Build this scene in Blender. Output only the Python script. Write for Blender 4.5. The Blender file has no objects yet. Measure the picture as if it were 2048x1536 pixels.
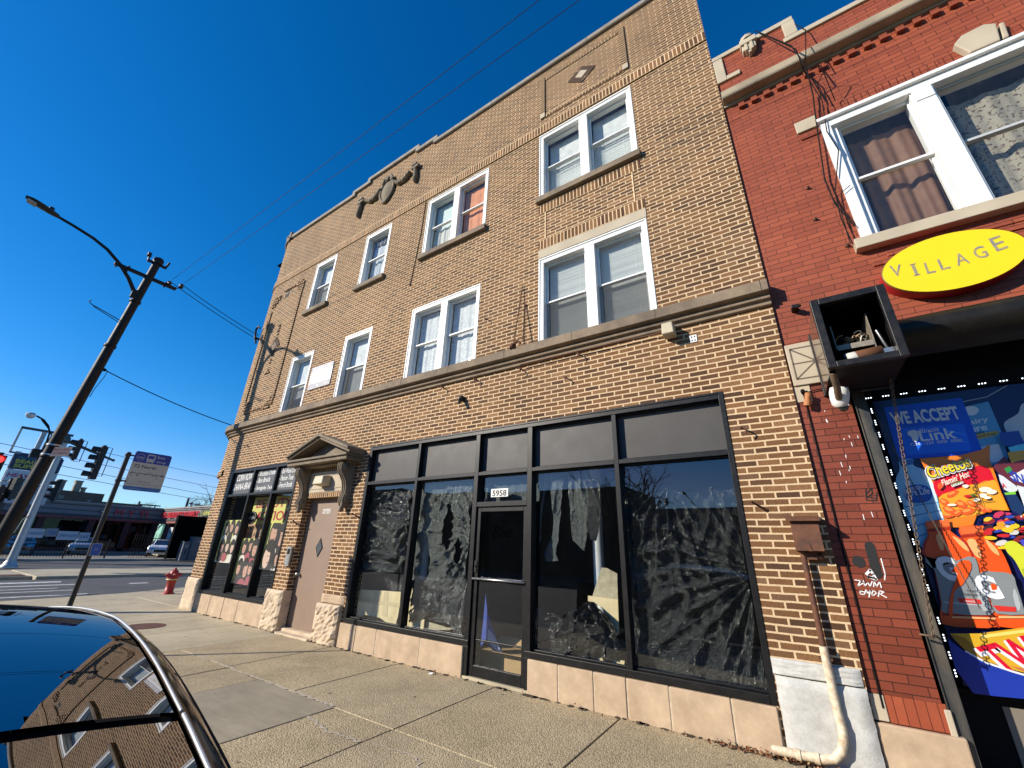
import bpy, bmesh, math, random
from mathutils import Vector, Matrix
random.seed(7)
C = bpy.context.scene.collection
rad = math.radians
# ------------------------------------------------------------------ camera solved from the photograph (metres, facade plane y=0, ground z=0)
CAM = Vector((0, -5.05, 1.586))
FPX = 812.95
CR = Vector((0.83564647, 0.54844842, 0.02998824)); CU = Vector((0.18361741, -0.33039148, 0.92581106)); CF = Vector((-0.51766748, 0.76814439, 0.37679515))
def ray(px, py): return CR*((px-1024)/FPX) + CU*((768-py)/FPX) + CF
def fz(px, py, y=0.0):            # measured point on a plane parallel to the facade -> (x, z)
    d = ray(px, py); t = (y-CAM.y)/d.y
    return (d.x*t, CAM.z+d.z*t)
def gp(px, py, z=0.0):
    d = ray(px, py); t = (z-CAM.z)/d.z
    return (d.x*t, CAM.y+d.y*t)
def crop(x0, y0, s): return lambda x, y: (x0+x/s, y0+y/s)
sc = bpy.context.scene
cd = bpy.data.cameras.new('camera'); co = bpy.data.objects.new('camera', cd); C.objects.link(co)
m = Matrix((CR, CU, -CF)).transposed().to_4x4(); m.translation = CAM; co.matrix_world = m
cd.sensor_width = 36; cd.lens = 36*FPX/2048; cd.clip_start = 0.02; cd.clip_end = 2000
sc.camera = co
# ------------------------------------------------------------------ light
SUN = Vector((-0.58954598, -0.68802192, 0.42315645)).normalized()
sl = bpy.data.lights.new('sun', 'SUN'); sl.energy = 5.0; sl.angle = rad(0.53); sl.color = (1, 0.915, 0.78)
so = bpy.data.objects.new('sun', sl); C.objects.link(so); so.rotation_euler = SUN.to_track_quat('Z', 'Y').to_euler(); so.location = (-20, -25, 25)
w = bpy.data.worlds.new('World'); sc.world = w; w.use_nodes = True
nt = w.node_tree; nt.nodes.clear()
sky = nt.nodes.new('ShaderNodeTexSky'); sky.sky_type = 'NISHITA'; sky.sun_disc = False
sky.sun_elevation = math.asin(SUN.z); sky.sun_rotation = math.atan2(SUN.x, SUN.y) % (2*math.pi)
sky.air_density = 1.0; sky.dust_density = 0.15; sky.ozone_density = 4.0; sky.altitude = 200
gm = nt.nodes.new('ShaderNodeHueSaturation'); gm.inputs['Saturation'].default_value = 1.28; gm.inputs['Value'].default_value = 1.0
bg = nt.nodes.new('ShaderNodeBackground'); bg.inputs['Strength'].default_value = 0.100
ow = nt.nodes.new('ShaderNodeOutputWorld')
nt.links.new(sky.outputs[0], gm.inputs['Color'])
def wm(op, a, b):
    nd = nt.nodes.new('ShaderNodeMath'); nd.operation = op
    for k, v in ((0, a), (1, b)):
        if hasattr(v, 'is_output'): nt.links.new(v, nd.inputs[k])
        else: nd.inputs[k].default_value = v
    return nd.outputs[0]
sp = nt.nodes.new('ShaderNodeSeparateColor'); cb = nt.nodes.new('ShaderNodeCombineColor'); nt.links.new(gm.outputs[0], sp.inputs[0])
g_ = wm('MULTIPLY', sp.outputs[1], 1.10)          # clear dry winter sky: deeper blue overhead, still pale at the horizon
nt.links.new(wm('MINIMUM', wm('MULTIPLY', wm('POWER', sp.outputs[0], 1.7), 0.72), wm('MULTIPLY', g_, 0.55)), cb.inputs[0]); nt.links.new(g_, cb.inputs[1]); nt.links.new(wm('MULTIPLY', sp.outputs[2], 1.32), cb.inputs[2])
nt.links.new(cb.outputs[0], bg.inputs[0]); nt.links.new(bg.outputs[0], ow.inputs[0])
sc.view_settings.view_transform = 'Standard'; sc.view_settings.look = 'None'; sc.view_settings.gamma = 1; sc.view_settings.exposure = 0.35
try:
    sc.cycles.max_bounces = 6; sc.cycles.transparent_max_bounces = 12; sc.cycles.caustics_reflective = False; sc.cycles.caustics_refractive = False
except Exception: pass

# ------------------------------------------------------------------ materials
class N:
    def __init__(s, name):
        s.m = bpy.data.materials.new(name); s.m.use_nodes = True; s.t = s.m.node_tree; s.t.nodes.clear()
        s.out = s.t.nodes.new('ShaderNodeOutputMaterial')
    def n(s, typ, **kw):
        nd = s.t.nodes.new(typ)
        for k, v in kw.items():
            if k.startswith('i_'):
                key = k[2:].replace('_', ' ')
                nd.inputs[key].default_value = v
            else: setattr(nd, k, v)
        return nd
    def l(s, a, b): s.t.links.new(a, b)
    def coords(s, kind='Object'): return s.n('ShaderNodeTexCoord').outputs[kind]
    def mapping(s, src, scale=(1, 1, 1), rot=(0, 0, 0)):
        mp = s.n('ShaderNodeMapping'); mp.inputs['Scale'].default_value = scale; mp.inputs['Rotation'].default_value = rot
        s.l(src, mp.inputs['Vector']); return mp.outputs[0]
    def noise(s, src, scale, detail=4, rough=0.6, out='Fac'):
        nd = s.n('ShaderNodeTexNoise'); nd.inputs['Scale'].default_value = scale; nd.inputs['Detail'].default_value = detail; nd.inputs['Roughness'].default_value = rough
        if src: s.l(src, nd.inputs['Vector'])
        return nd.outputs['Fac' if out == 'Fac' else 'Color']
    def ramp(s, src, stops):
        r = s.n('ShaderNodeValToRGB'); e = r.color_ramp.elements
        while len(e) < len(stops): e.new(0.5)
        for k, (p, c) in enumerate(stops):
            e[k].position = p; e[k].color = (c, c, c, 1) if isinstance(c, (int, float)) else (*c, 1)
        s.l(src, r.inputs[0]); return r.outputs[0]
    def mix(s, fac, a, b, mode='MIX'):
        nd = s.n('ShaderNodeMix', data_type='RGBA', blend_type=mode)
        for k, v in ((0, fac), (6, a), (7, b)):
            sock = nd.inputs[k]
            if hasattr(v, 'is_output'): s.l(v, sock)
            elif k == 0: sock.default_value = v
            elif isinstance(v, (int, float)): sock.default_value = (v, v, v, 1)
            else: sock.default_value = (*v, 1)
        return nd.outputs[2]
    def math(s, op, a, b=0.0):
        nd = s.n('ShaderNodeMath', operation=op)
        for sock, v in ((nd.inputs[0], a), (nd.inputs[1], b)):
            if hasattr(v, 'is_output'): s.l(v, sock)
            else: sock.default_value = v
        return nd.outputs[0]
    def bump(s, height, dist=0.01, strength=1.0, prev=None):
        b = s.n('ShaderNodeBump'); b.inputs['Distance'].default_value = dist; b.inputs['Strength'].default_value = strength
        s.l(height, b.inputs['Height'])
        if prev: s.l(prev, b.inputs['Normal'])
        return b.outputs[0]
    def pbr(s, col, rough=0.6, metal=0.0, normal=None, spec=0.5, coat=0, emit=None, estr=0, alpha=None, coat_rough=0.03):
        p = s.n('ShaderNodeBsdfPrincipled')
        for key, v in (('Base Color', col), ('Roughness', rough), ('Metallic', metal), ('Specular IOR Level', spec), ('Coat Weight', coat), ('Coat Roughness', coat_rough)):
            if hasattr(v, 'is_output'): s.l(v, p.inputs[key])
            elif isinstance(v, (tuple, list)): p.inputs[key].default_value = (*v, 1)
            else: p.inputs[key].default_value = v
        if normal: s.l(normal, p.inputs['Normal'])
        if emit: p.inputs['Emission Color'].default_value = (*emit, 1); p.inputs['Emission Strength'].default_value = estr
        if alpha is not None:
            if hasattr(alpha, 'is_output'): s.l(alpha, p.inputs['Alpha'])
            else: p.inputs['Alpha'].default_value = alpha
        return p.outputs[0]
    def done(s, surf): s.l(surf, s.out.inputs['Surface']); return s.m

def surf(name, col, rough=0.6, var=0.12, scale=6.0, bump=0.0, bscale=60, metal=0, spec=0.5, coat=0, col2=None, c2amt=0.5, c2scale=3.0, streak=False, rvar=0.1):
    """plain material with blotches, roughness variation and a fine bump"""
    q = N(name); src = q.coords()
    nz = q.noise(src, scale, 6, 0.65)
    c = q.mix(1.0, col, q.ramp(nz, [(0.25, 1-var), (0.75, 1+var)]), 'MULTIPLY')
    if col2:
        s2 = q.mapping(src, (c2scale*2.5, c2scale*2.5, c2scale*0.35)) if streak else src
        n2 = q.noise(s2, 1.0 if streak else c2scale, 7, 0.7)
        c = q.mix(q.ramp(n2, [(0.5-0.12, 0.0), (0.5+0.2, c2amt)]), c, col2)
    r = q.math('ADD', q.math('MULTIPLY', q.noise(src, scale*2.3, 4), rvar*2), max(0.0, rough-rvar))
    nrm = q.bump(q.noise(src, bscale, 5, 0.7), 0.004, min(1, bump)) if bump else None
    return q.done(q.pbr(c, r, metal, nrm, spec, coat))

def brick(name, c1, c2, mortar, bw=0.215, bh=0.0671, ms=0.009, swap=False, rough=0.85, mbump=0.5, wear=0.35, smear=0.006, gloss=None, streak=1.0, offset=0.5, palette=None, soot=0.0):
    q = N(name); uv = q.coords('UV')
    if swap:
        sp = q.n('ShaderNodeSeparateXYZ'); q.l(uv, sp.inputs[0]); cb = q.n('ShaderNodeCombineXYZ'); q.l(sp.outputs[1], cb.inputs[0]); q.l(sp.outputs[0], cb.inputs[1]); uv = cb.outputs[0]
    # slightly ragged joints
    wob = q.n('ShaderNodeVectorMath', operation='SCALE'); wob.inputs['Scale'].default_value = smear
    nc = q.n('ShaderNodeVectorMath', operation='SUBTRACT'); q.l(q.noise(uv, 34, 3, 0.6, 'Color'), nc.inputs[0]); nc.inputs[1].default_value = (0.5, 0.5, 0.5)
    q.l(nc.outputs[0], wob.inputs[0])
    wb2 = q.n('ShaderNodeVectorMath', operation='SCALE'); wb2.inputs['Scale'].default_value = smear*1.6
    nc2 = q.n('ShaderNodeVectorMath', operation='SUBTRACT'); q.l(q.noise(uv, 3.1, 2, 0.5, 'Color'), nc2.inputs[0]); nc2.inputs[1].default_value = (0.5, 0.5, 0.5); q.l(nc2.outputs[0], wb2.inputs[0])
    ad = q.n('ShaderNodeVectorMath', operation='ADD'); q.l(uv, ad.inputs[0]); q.l(wob.outputs[0], ad.inputs[1])
    ad2 = q.n('ShaderNodeVectorMath', operation='ADD'); q.l(ad.outputs[0], ad2.inputs[0]); q.l(wb2.outputs[0], ad2.inputs[1])
    def bt(colA, colB, mo, smooth):
        b = q.n('ShaderNodeTexBrick'); b.offset = offset; b.squash = 1; b.offset_frequency = 2
        for k, v in (('Scale', 1.0), ('Mortar Size', ms), ('Mortar Smooth', smooth), ('Bias', 0.0), ('Brick Width', bw), ('Row Height', bh)): b.inputs[k].default_value = v
        b.inputs['Color1'].default_value = (*colA, 1); b.inputs['Color2'].default_value = (*colB, 1); b.inputs['Mortar'].default_value = (*mo, 1)
        q.l(ad2.outputs[0], b.inputs['Vector']); return b
    b = bt(c1, c2, c1, 0.1)
    rnd = bt((0, 0, 0), (1, 1, 1), (0.5, 0.5, 0.5), 0.0)
    col = b.outputs['Color']
    if palette:    # every brick draws its own colour from the kiln's range
        col = q.ramp(rnd.outputs['Color'], palette)
    # vertical wire-cut scratches on each face
    st = q.noise(q.mapping(uv, (150, 22, 1) if not swap else (22, 150, 1)), 1.0, 4, 0.7)
    col = q.mix(streak, col, q.ramp(st, [(0.28, 0.55), (0.5, 1.0), (0.75, 1.45)]), 'MULTIPLY')
    big = q.noise(uv, 0.55, 5, 0.62)
    col = q.mix(wear, col, q.ramp(big, [(0.3, 0.62), (0.7, 1.3)]), 'MULTIPLY')
    mn = q.noise(uv, 60, 4, 0.7)
    mcol = q.mix(1.0, mortar, q.ramp(mn, [(0.25, 0.72), (0.75, 1.15)]), 'MULTIPLY')
    mcol = q.mix(wear*0.7, mcol, q.ramp(big, [(0.3, 0.7), (0.7, 1.15)]), 'MULTIPLY')
    fac = b.outputs['Fac']
    col = q.mix(fac, col, mcol)
    if soot:    # old soot and water streaks, heavier towards the parapet
        sp2 = q.n('ShaderNodeSeparateXYZ'); q.l(q.coords('UV'), sp2.inputs[0])
        hz = q.n('ShaderNodeMapRange'); q.l(sp2.outputs[1], hz.inputs[0])
        for k_, v_ in ((1, 3.0), (2, 11.5), (3, 0.25), (4, 1.0)): hz.inputs[k_].default_value = v_
        stn = q.noise(q.mapping(q.coords('UV'), (2.6, 0.35, 1)), 1.0, 7, 0.68)
        sf_ = q.math('MULTIPLY', q.math('MULTIPLY', q.ramp(stn, [(0.36, 0.25), (0.66, 1.0)]), hz.outputs[0]), soot)
        col = q.mix(sf_, col, (0.125, 0.082, 0.048))
    hgt = q.math('SUBTRACT', q.math('ADD', q.math('MULTIPLY', st, 0.35), q.math('MULTIPLY', mn, 0.25)), fac)
    nrm = q.bump(hgt, 0.008, mbump)
    r = rough
    if gloss is not None: r = q.math('ADD', q.math('MULTIPLY', q.noise(uv, 9, 4), 0.35), gloss)
    return q.done(q.pbr(col, r, 0, nrm, 0.3 if gloss is not None else 0.25))

def glass(name, tint=(0.82, 0.88, 0.86), refl=1.0, dust=0.03, wavy=0.0, dustcol=(0.5, 0.5, 0.46), base=0.0):
    q = N(name); src = q.coords()
    tr = q.n('ShaderNodeBsdfTransparent'); tr.inputs[0].default_value = (*tint, 1)
    gl = q.n('ShaderNodeBsdfGlossy'); gl.inputs['Roughness'].default_value = 0.0; gl.inputs['Color'].default_value = (0.95, 0.97, 1, 1)
    ge = q.n('ShaderNodeNewGeometry'); dt = q.n('ShaderNodeVectorMath', operation='DOT_PRODUCT'); q.l(ge.outputs['Incoming'], dt.inputs[0]); q.l(ge.outputs['True Normal'], dt.inputs[1])
    sch = q.math('ADD', q.math('MULTIPLY', q.math('POWER', q.math('SUBTRACT', 1.0, q.math('ABSOLUTE', dt.outputs['Value'])), 5.0), 0.94), 0.055)   # two faces of a thin pane
    if wavy:
        nb = q.bump(q.noise(src, 1.7, 2, 0.4), 0.02, wavy); q.l(nb, gl.inputs['Normal'])
    f2 = q.math('MINIMUM', q.math('ADD', q.math('MULTIPLY', sch, refl), base), 1.0)
    mx = q.n('ShaderNodeMixShader'); q.l(f2, mx.inputs[0]); q.l(tr.outputs[0], mx.inputs[1]); q.l(gl.outputs[0], mx.inputs[2])
    if dust:
        df = q.n('ShaderNodeBsdfDiffuse'); df.inputs[0].default_value = (*dustcol, 1)
        dn = q.noise(src, 7, 8, 0.75); ds = q.noise(q.mapping(src, (14, 14, 1.0)), 1.0, 5, 0.7)
        da = q.math('MULTIPLY', q.math('MULTIPLY', q.ramp(dn, [(0.3, 0.2), (0.8, 1.0)]), q.ramp(ds, [(0.3, 0.4), (0.8, 1.0)])), dust*2.2)
        m2 = q.n('ShaderNodeMixShader'); q.l(da, m2.inputs[0]); q.l(mx.outputs[0], m2.inputs[1]); q.l(df.outputs[0], m2.inputs[2]); mx = m2
    return q.done(mx.outputs[0])

def sheer(name, col, opacity, scale=9, rough=0.7, gloss=False, lace=0.0, wr=0.0):
    """thin film or cloth: partly see-through"""
    q = N(name); src = q.coords()
    c = q.mix(1.0, col, q.ramp(q.noise(src, scale, 5, 0.7), [(0.3, 0.8), (0.7, 1.15)]), 'MULTIPLY')
    nrm = None
    if wr:
        n1 = q.noise(q.mapping(src, (9, 9, 5)), 1.0, 6, 0.72); n2 = q.noise(src, 26, 5, 0.75)
        nrm = q.bump(q.math('ADD', n1, q.math('MULTIPLY', n2, 0.4)), 0.06, wr)
    p = q.pbr(c, rough, 0, nrm, 0.5)
    tl = q.n('ShaderNodeBsdfTranslucent'); q.l(c, tl.inputs[0])
    m1 = q.n('ShaderNodeMixShader'); m1.inputs[0].default_value = 0.0 if gloss else 0.3; q.l(p, m1.inputs[1]); q.l(tl.outputs[0], m1.inputs[2])
    tr = q.n('ShaderNodeBsdfTransparent'); m2 = q.n('ShaderNodeMixShader')
    if lace: q.l(q.math('MULTIPLY', q.ramp(q.noise(src, 24, 4, 0.6), [(0.42, 1.0), (0.56, 1-lace)]), opacity), m2.inputs[0])
    else: m2.inputs[0].default_value = opacity
    q.l(tr.outputs[0], m2.inputs[1]); q.l(m1.outputs[0], m2.inputs[2])
    return q.done(m2.outputs[0])

def emis(name, col, st):
    q = N(name); e = q.n('ShaderNodeEmission'); e.inputs[0].default_value = (*col, 1); e.inputs[1].default_value = st
    return q.done(e.outputs[0])

M = {}
TAN1, TAN2, TMOR = (0.165, 0.072, 0.029), (0.30, 0.140, 0.058), (0.74, 0.54, 0.325)
PAL = [(0.0, (0.070, 0.034, 0.019)), (0.14, (0.115, 0.054, 0.025)), (0.30, (0.150, 0.071, 0.030)), (0.50, (0.182, 0.085, 0.034)), (0.70, (0.215, 0.104, 0.043)), (0.86, (0.255, 0.132, 0.060)), (0.95, (0.13, 0.068, 0.038)), (1.0, (0.29, 0.160, 0.080))]
M['tan'] = brick('tan_brick', TAN1, TAN2, TMOR, palette=PAL, soot=0.42, wear=0.6, mbump=0.8)
M['tan_soldier'] = brick('tan_soldier_brick', TAN1, TAN2, TMOR, swap=True, offset=0.0, palette=PAL, wear=0.6, mbump=0.8)
M['dark_header'] = brick('dark_header_brick', (0.07, 0.04, 0.025), (0.13, 0.07, 0.035), (0.66, 0.47, 0.26), bw=0.5, bh=0.0671, swap=True, offset=0.0)
M['dark_stack'] = brick('dark_stack_brick', (0.07, 0.04, 0.025), (0.13, 0.07, 0.035), (0.66, 0.47, 0.26), bw=0.5, bh=0.0671, offset=0.0)
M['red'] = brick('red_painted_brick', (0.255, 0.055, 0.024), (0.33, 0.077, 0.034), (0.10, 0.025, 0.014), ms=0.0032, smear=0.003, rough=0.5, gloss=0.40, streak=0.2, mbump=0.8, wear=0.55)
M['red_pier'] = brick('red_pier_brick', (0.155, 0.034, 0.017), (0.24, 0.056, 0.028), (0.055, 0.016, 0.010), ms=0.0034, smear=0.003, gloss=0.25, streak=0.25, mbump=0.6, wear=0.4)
M['red_soldier'] = brick('red_soldier_brick', (0.28, 0.060, 0.026), (0.37, 0.085, 0.036), (0.12, 0.026, 0.014), ms=0.003, smear=0.002, swap=True, offset=0.0, gloss=0.34, streak=0.12)
M['stone'] = surf('weathered_limestone', (0.235, 0.185, 0.125), 0.85, 0.25, 7, 0.7, 120, col2=(0.11, 0.085, 0.062), c2amt=0.75, c2scale=2.2)
M['stone_trim'] = surf('brown_limestone_trim', (0.27, 0.20, 0.13), 0.85, 0.22, 9, 0.9, 70, col2=(0.085, 0.065, 0.05), c2amt=0.85, c2scale=1.1)
M['stone_base'] = surf('tan_stone_panel', (0.52, 0.385, 0.255), 0.75, 0.16, 5, 0.35, 180, col2=(0.28, 0.185, 0.105), c2amt=0.6, c2scale=3.1)
M['stone_rough'] = surf('rusticated_stone', (0.62, 0.49, 0.345), 0.9, 0.22, 9, 1.0, 22, col2=(0.36, 0.26, 0.165), c2amt=0.5, c2scale=5)
M['stone_pale'] = surf('pale_limestone', (0.52, 0.44, 0.32), 0.85, 0.16, 8, 0.5, 140, col2=(0.25, 0.2, 0.14), c2amt=0.5, c2scale=4)
M['white_stone'] = surf('white_painted_stone', (0.54, 0.54, 0.51), 0.8, 0.16, 14, 1.0, 45, col2=(0.30, 0.28, 0.25), c2amt=0.6, c2scale=5)
M['coping'] = surf('coping_stone', (0.30, 0.265, 0.215), 0.85, 0.2, 9, 0.6, 100, col2=(0.15, 0.13, 0.11), c2amt=0.6, c2scale=2.2)
M['white'] = surf('white_painted_wood', (0.80, 0.80, 0.78), 0.45, 0.05, 20, 0.12, 60, col2=(0.5, 0.48, 0.44), c2amt=0.22, c2scale=7)
M['grey_sash'] = surf('grey_metal_sash', (0.46, 0.47, 0.47), 0.4, 0.06, 20)
M['black_frame'] = surf('black_anodised_frame', (0.006, 0.006, 0.0065), 0.4, 0.3, 30, 0.05, 120, col2=(0.035, 0.034, 0.032), c2amt=0.35, c2scale=14, spec=0.28)
M['grey_panel'] = surf('dark_grey_panel', (0.062, 0.058, 0.055), 0.5, 0.14, 2.2, 0.15, 400, spec=0.3, col2=(0.085, 0.078, 0.073), c2amt=0.4, c2scale=1.7)
M['black'] = surf('flat_black', (0.004, 0.004, 0.0045), 0.7, 0.3, 20, spec=0.2)
M['black_metal'] = surf('black_painted_metal', (0.007, 0.007, 0.008), 0.45, 0.3, 16, 0.1, 80, col2=(0.06, 0.052, 0.042), c2amt=0.3, c2scale=16, spec=0.3)
M['interior'] = surf('dim_interior_plaster', (0.10, 0.09, 0.075), 0.9, 0.25, 2)
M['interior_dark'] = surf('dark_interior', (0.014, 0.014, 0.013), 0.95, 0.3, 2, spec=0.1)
M['brown_door'] = surf('brown_painted_door', (0.255, 0.175, 0.125), 0.55, 0.06, 3, 0.12, 130, col2=(0.19, 0.12, 0.08), c2amt=0.35, c2scale=2.5)
M['chrome'] = surf('chrome', (0.75, 0.76, 0.78), 0.12, 0.03, 10, metal=1, rvar=0.04)
M['satin'] = surf('satin_trim', (0.50, 0.50, 0.49), 0.42, 0.05, 10, metal=0.35, rvar=0.05)
M['steel'] = surf('dull_steel', (0.45, 0.45, 0.44), 0.4, 0.1, 10, metal=1)
M['galv'] = surf('galvanised_pole', (0.50, 0.52, 0.52), 0.5, 0.14, 6, metal=0.3, col2=(0.32, 0.30, 0.27), c2amt=0.4, c2scale=3)
M['rust'] = surf('rusty_steel', (0.085, 0.036, 0.020), 0.75, 0.35, 8, 0.6, 60, col2=(0.22, 0.075, 0.03), c2amt=0.7, c2scale=9)
M['cream_pipe'] = surf('cream_painted_pipe', (0.72, 0.66, 0.48), 0.5, 0.08, 16, 0.2, 50, col2=(0.30, 0.12, 0.05), c2amt=0.75, c2scale=17)
M['beige_box'] = surf('beige_plastic', (0.50, 0.43, 0.29), 0.5, 0.08, 8)
M['white_plastic'] = surf('white_plastic', (0.78, 0.78, 0.76), 0.35, 0.05, 8)
M['glass'] = glass('window_glass', (0.94, 0.97, 0.96), 1.0, 0.03, 0.10)
M['shop_glass'] = glass('shop_glass', (0.91, 0.945, 0.935), 1.15, 0.005, 0.02, (0.42, 0.48, 0.50), 0.02)
M['screen'] = sheer('insect_screen', (0.10, 0.10, 0.098), 0.48, 30, 0.9)
M['blind'] = surf('white_blind_slats', (0.84, 0.85, 0.83), 0.5, 0.05, 5)
M['shade_white'] = sheer('white_roller_shade', (0.92, 0.93, 0.92), 0.99, 7, lace=0.0)
M['shade_grey'] = sheer('grey_roller_shade', (0.42, 0.42, 0.41), 0.98, 7)
M['shade_cream'] = sheer('cream_shade', (0.85, 0.82, 0.74), 0.98, 7)
M['lace'] = sheer('lace_curtain', (0.95, 0.96, 0.97), 0.99, 16, lace=0.16)
M['curtain_blue'] = sheer('pale_blue_curtain', (0.80, 0.83, 0.88), 0.97, 9)
M['curtain_red'] = sheer('coral_curtain', (0.97, 0.36, 0.16), 0.99, 7)
M['curtain_brown'] = sheer('brown_curtain', (0.235, 0.115, 0.07), 0.99, 5)
M['asphalt'] = None
def asphalt(name, c, c2, sc_=130):
    q = N(name); s = q.coords()
    col = q.mix(q.ramp(q.noise(s, sc_, 4, 0.7), [(0.35, 0.0), (0.7, 1.0)]), c, c2)
    col = q.mix(0.7, col, q.ramp(q.noise(s, 0.35, 6, 0.6), [(0.3, 0.75), (0.7, 1.25)]), 'MULTIPLY')
    vor = q.n('ShaderNodeTexVoronoi', feature='DISTANCE_TO_EDGE'); vor.inputs['Scale'].default_value = 0.35
    q.l(s, vor.inputs['Vector'])
    crack = q.ramp(vor.outputs['Distance'], [(0.0, 0.45), (0.018, 1.0)])
    col = q.mix(0.8, col, crack, 'MULTIPLY')
    return q.done(q.pbr(col, 0.9, 0, q.bump(q.noise(s, sc_, 4, 0.7), 0.006, 0.6), 0.3))
M['asphalt'] = asphalt('asphalt', (0.075, 0.074, 0.073), (0.135, 0.132, 0.128))
def aggregate(name, base, lo, hi, sc_=75, smooth=False, stain=(0.16, 0.125, 0.085)):
    q = N(name); s = q.coords()
    if smooth:
        col = q.mix(q.ramp(q.noise(q.mapping(s, (1, 5, 1)), 2.5, 7, 0.65), [(0.3, 0.0), (0.75, 1.0)]), base, hi)
        h = q.noise(s, 160, 4, 0.7); bs = 0.35
        col = q.mix(0.5, col, q.ramp(q.noise(s, 220, 3, 0.7), [(0.3, 0.8), (0.7, 1.2)]), 'MULTIPLY')
    else:
        v = q.n('ShaderNodeTexVoronoi', feature='F1'); v.inputs['Scale'].default_value = sc_; q.l(s, v.inputs['Vector'])
        sp = q.n('ShaderNodeSeparateColor'); q.l(v.outputs['Color'], sp.inputs[0])
        col = q.mix(sp.outputs[0], lo, hi)
        edge = q.ramp(v.outputs['Distance'], [(0.25, 1.0), (0.75, 0.0)])
        col = q.mix(edge, base, col)
        col = q.mix(0.55, col, q.ramp(q.noise(s, 190, 4, 0.7), [(0.3, 0.75), (0.7, 1.25)]), 'MULTIPLY')
        h = q.math('ADD', edge, q.math('MULTIPLY', q.noise(s, 150, 3), 0.5)); bs = 0.75
    big = q.noise(s, 0.9, 6, 0.65)
    col = q.mix(0.75, col, q.ramp(big, [(0.3, 0.72), (0.68, 1.14)]), 'MULTIPLY')
    spots = q.ramp(q.noise(s, 5.5, 8, 0.8), [(0.60, 0.0), (0.72, 0.7)])
    col = q.mix(spots, col, stain)
    gum = q.n('ShaderNodeTexVoronoi', feature='F1'); gum.inputs['Scale'].default_value = 2.6; q.l(s, gum.inputs['Vector'])
    gsp = q.n('ShaderNodeSeparateColor'); q.l(gum.outputs['Color'], gsp.inputs[0])
    gm_ = q.math('MULTIPLY', q.ramp(gum.outputs['Distance'], [(0.045, 1.0), (0.075, 0.0)]), q.ramp(gsp.outputs[0], [(0.45, 0.0), (0.5, 0.75)]))
    col = q.mix(gm_, col, (0.07, 0.058, 0.045))
    oil = q.ramp(q.noise(s, 0.55, 5, 0.7), [(0.50, 0.0), (0.72, 0.45)]); col = q.mix(oil, col, stain)
    return q.done(q.pbr(col, 0.85, 0, q.bump(h, 0.004, bs), 0.3))
M['agg'] = aggregate('exposed_aggregate', (0.42, 0.335, 0.20), (0.28, 0.21, 0.12), (0.74, 0.61, 0.40))
M['agg2'] = aggregate('exposed_aggregate_b', (0.43, 0.345, 0.21), (0.30, 0.23, 0.14), (0.72, 0.60, 0.40), 85)
M['conc'] = aggregate('smooth_concrete', (0.45, 0.385, 0.26), None, (0.55, 0.475, 0.325), smooth=True, stain=(0.25, 0.21, 0.15))
M['conc_grey'] = aggregate('grey_patch_concrete', (0.31, 0.265, 0.19), None, (0.40, 0.345, 0.25), smooth=True, stain=(0.17, 0.15, 0.12))
M['kerb'] = aggregate('kerb_concrete', (0.34, 0.31, 0.25), None, (0.44, 0.40, 0.32), smooth=True)
M['joint_dirt'] = surf('joint_dirt', (0.06, 0.045, 0.03), 0.95, 0.4, 20, 0.5, 200)
M['caulk'] = surf('pale_joint_filler', (0.50, 0.43, 0.32), 0.9, 0.25, 20, 0.8, 90)
M['road_paint'] = surf('worn_road_paint', (0.66, 0.65, 0.60), 0.8, 0.15, 8, 0.3, 120, col2=(0.2, 0.19, 0.18), c2amt=0.75, c2scale=6)
def flat(name, col, rough=0.55, var=0.05, **k): 
    M[name] = surf(name, col, rough, var, 8, **k); return M[name]

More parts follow.
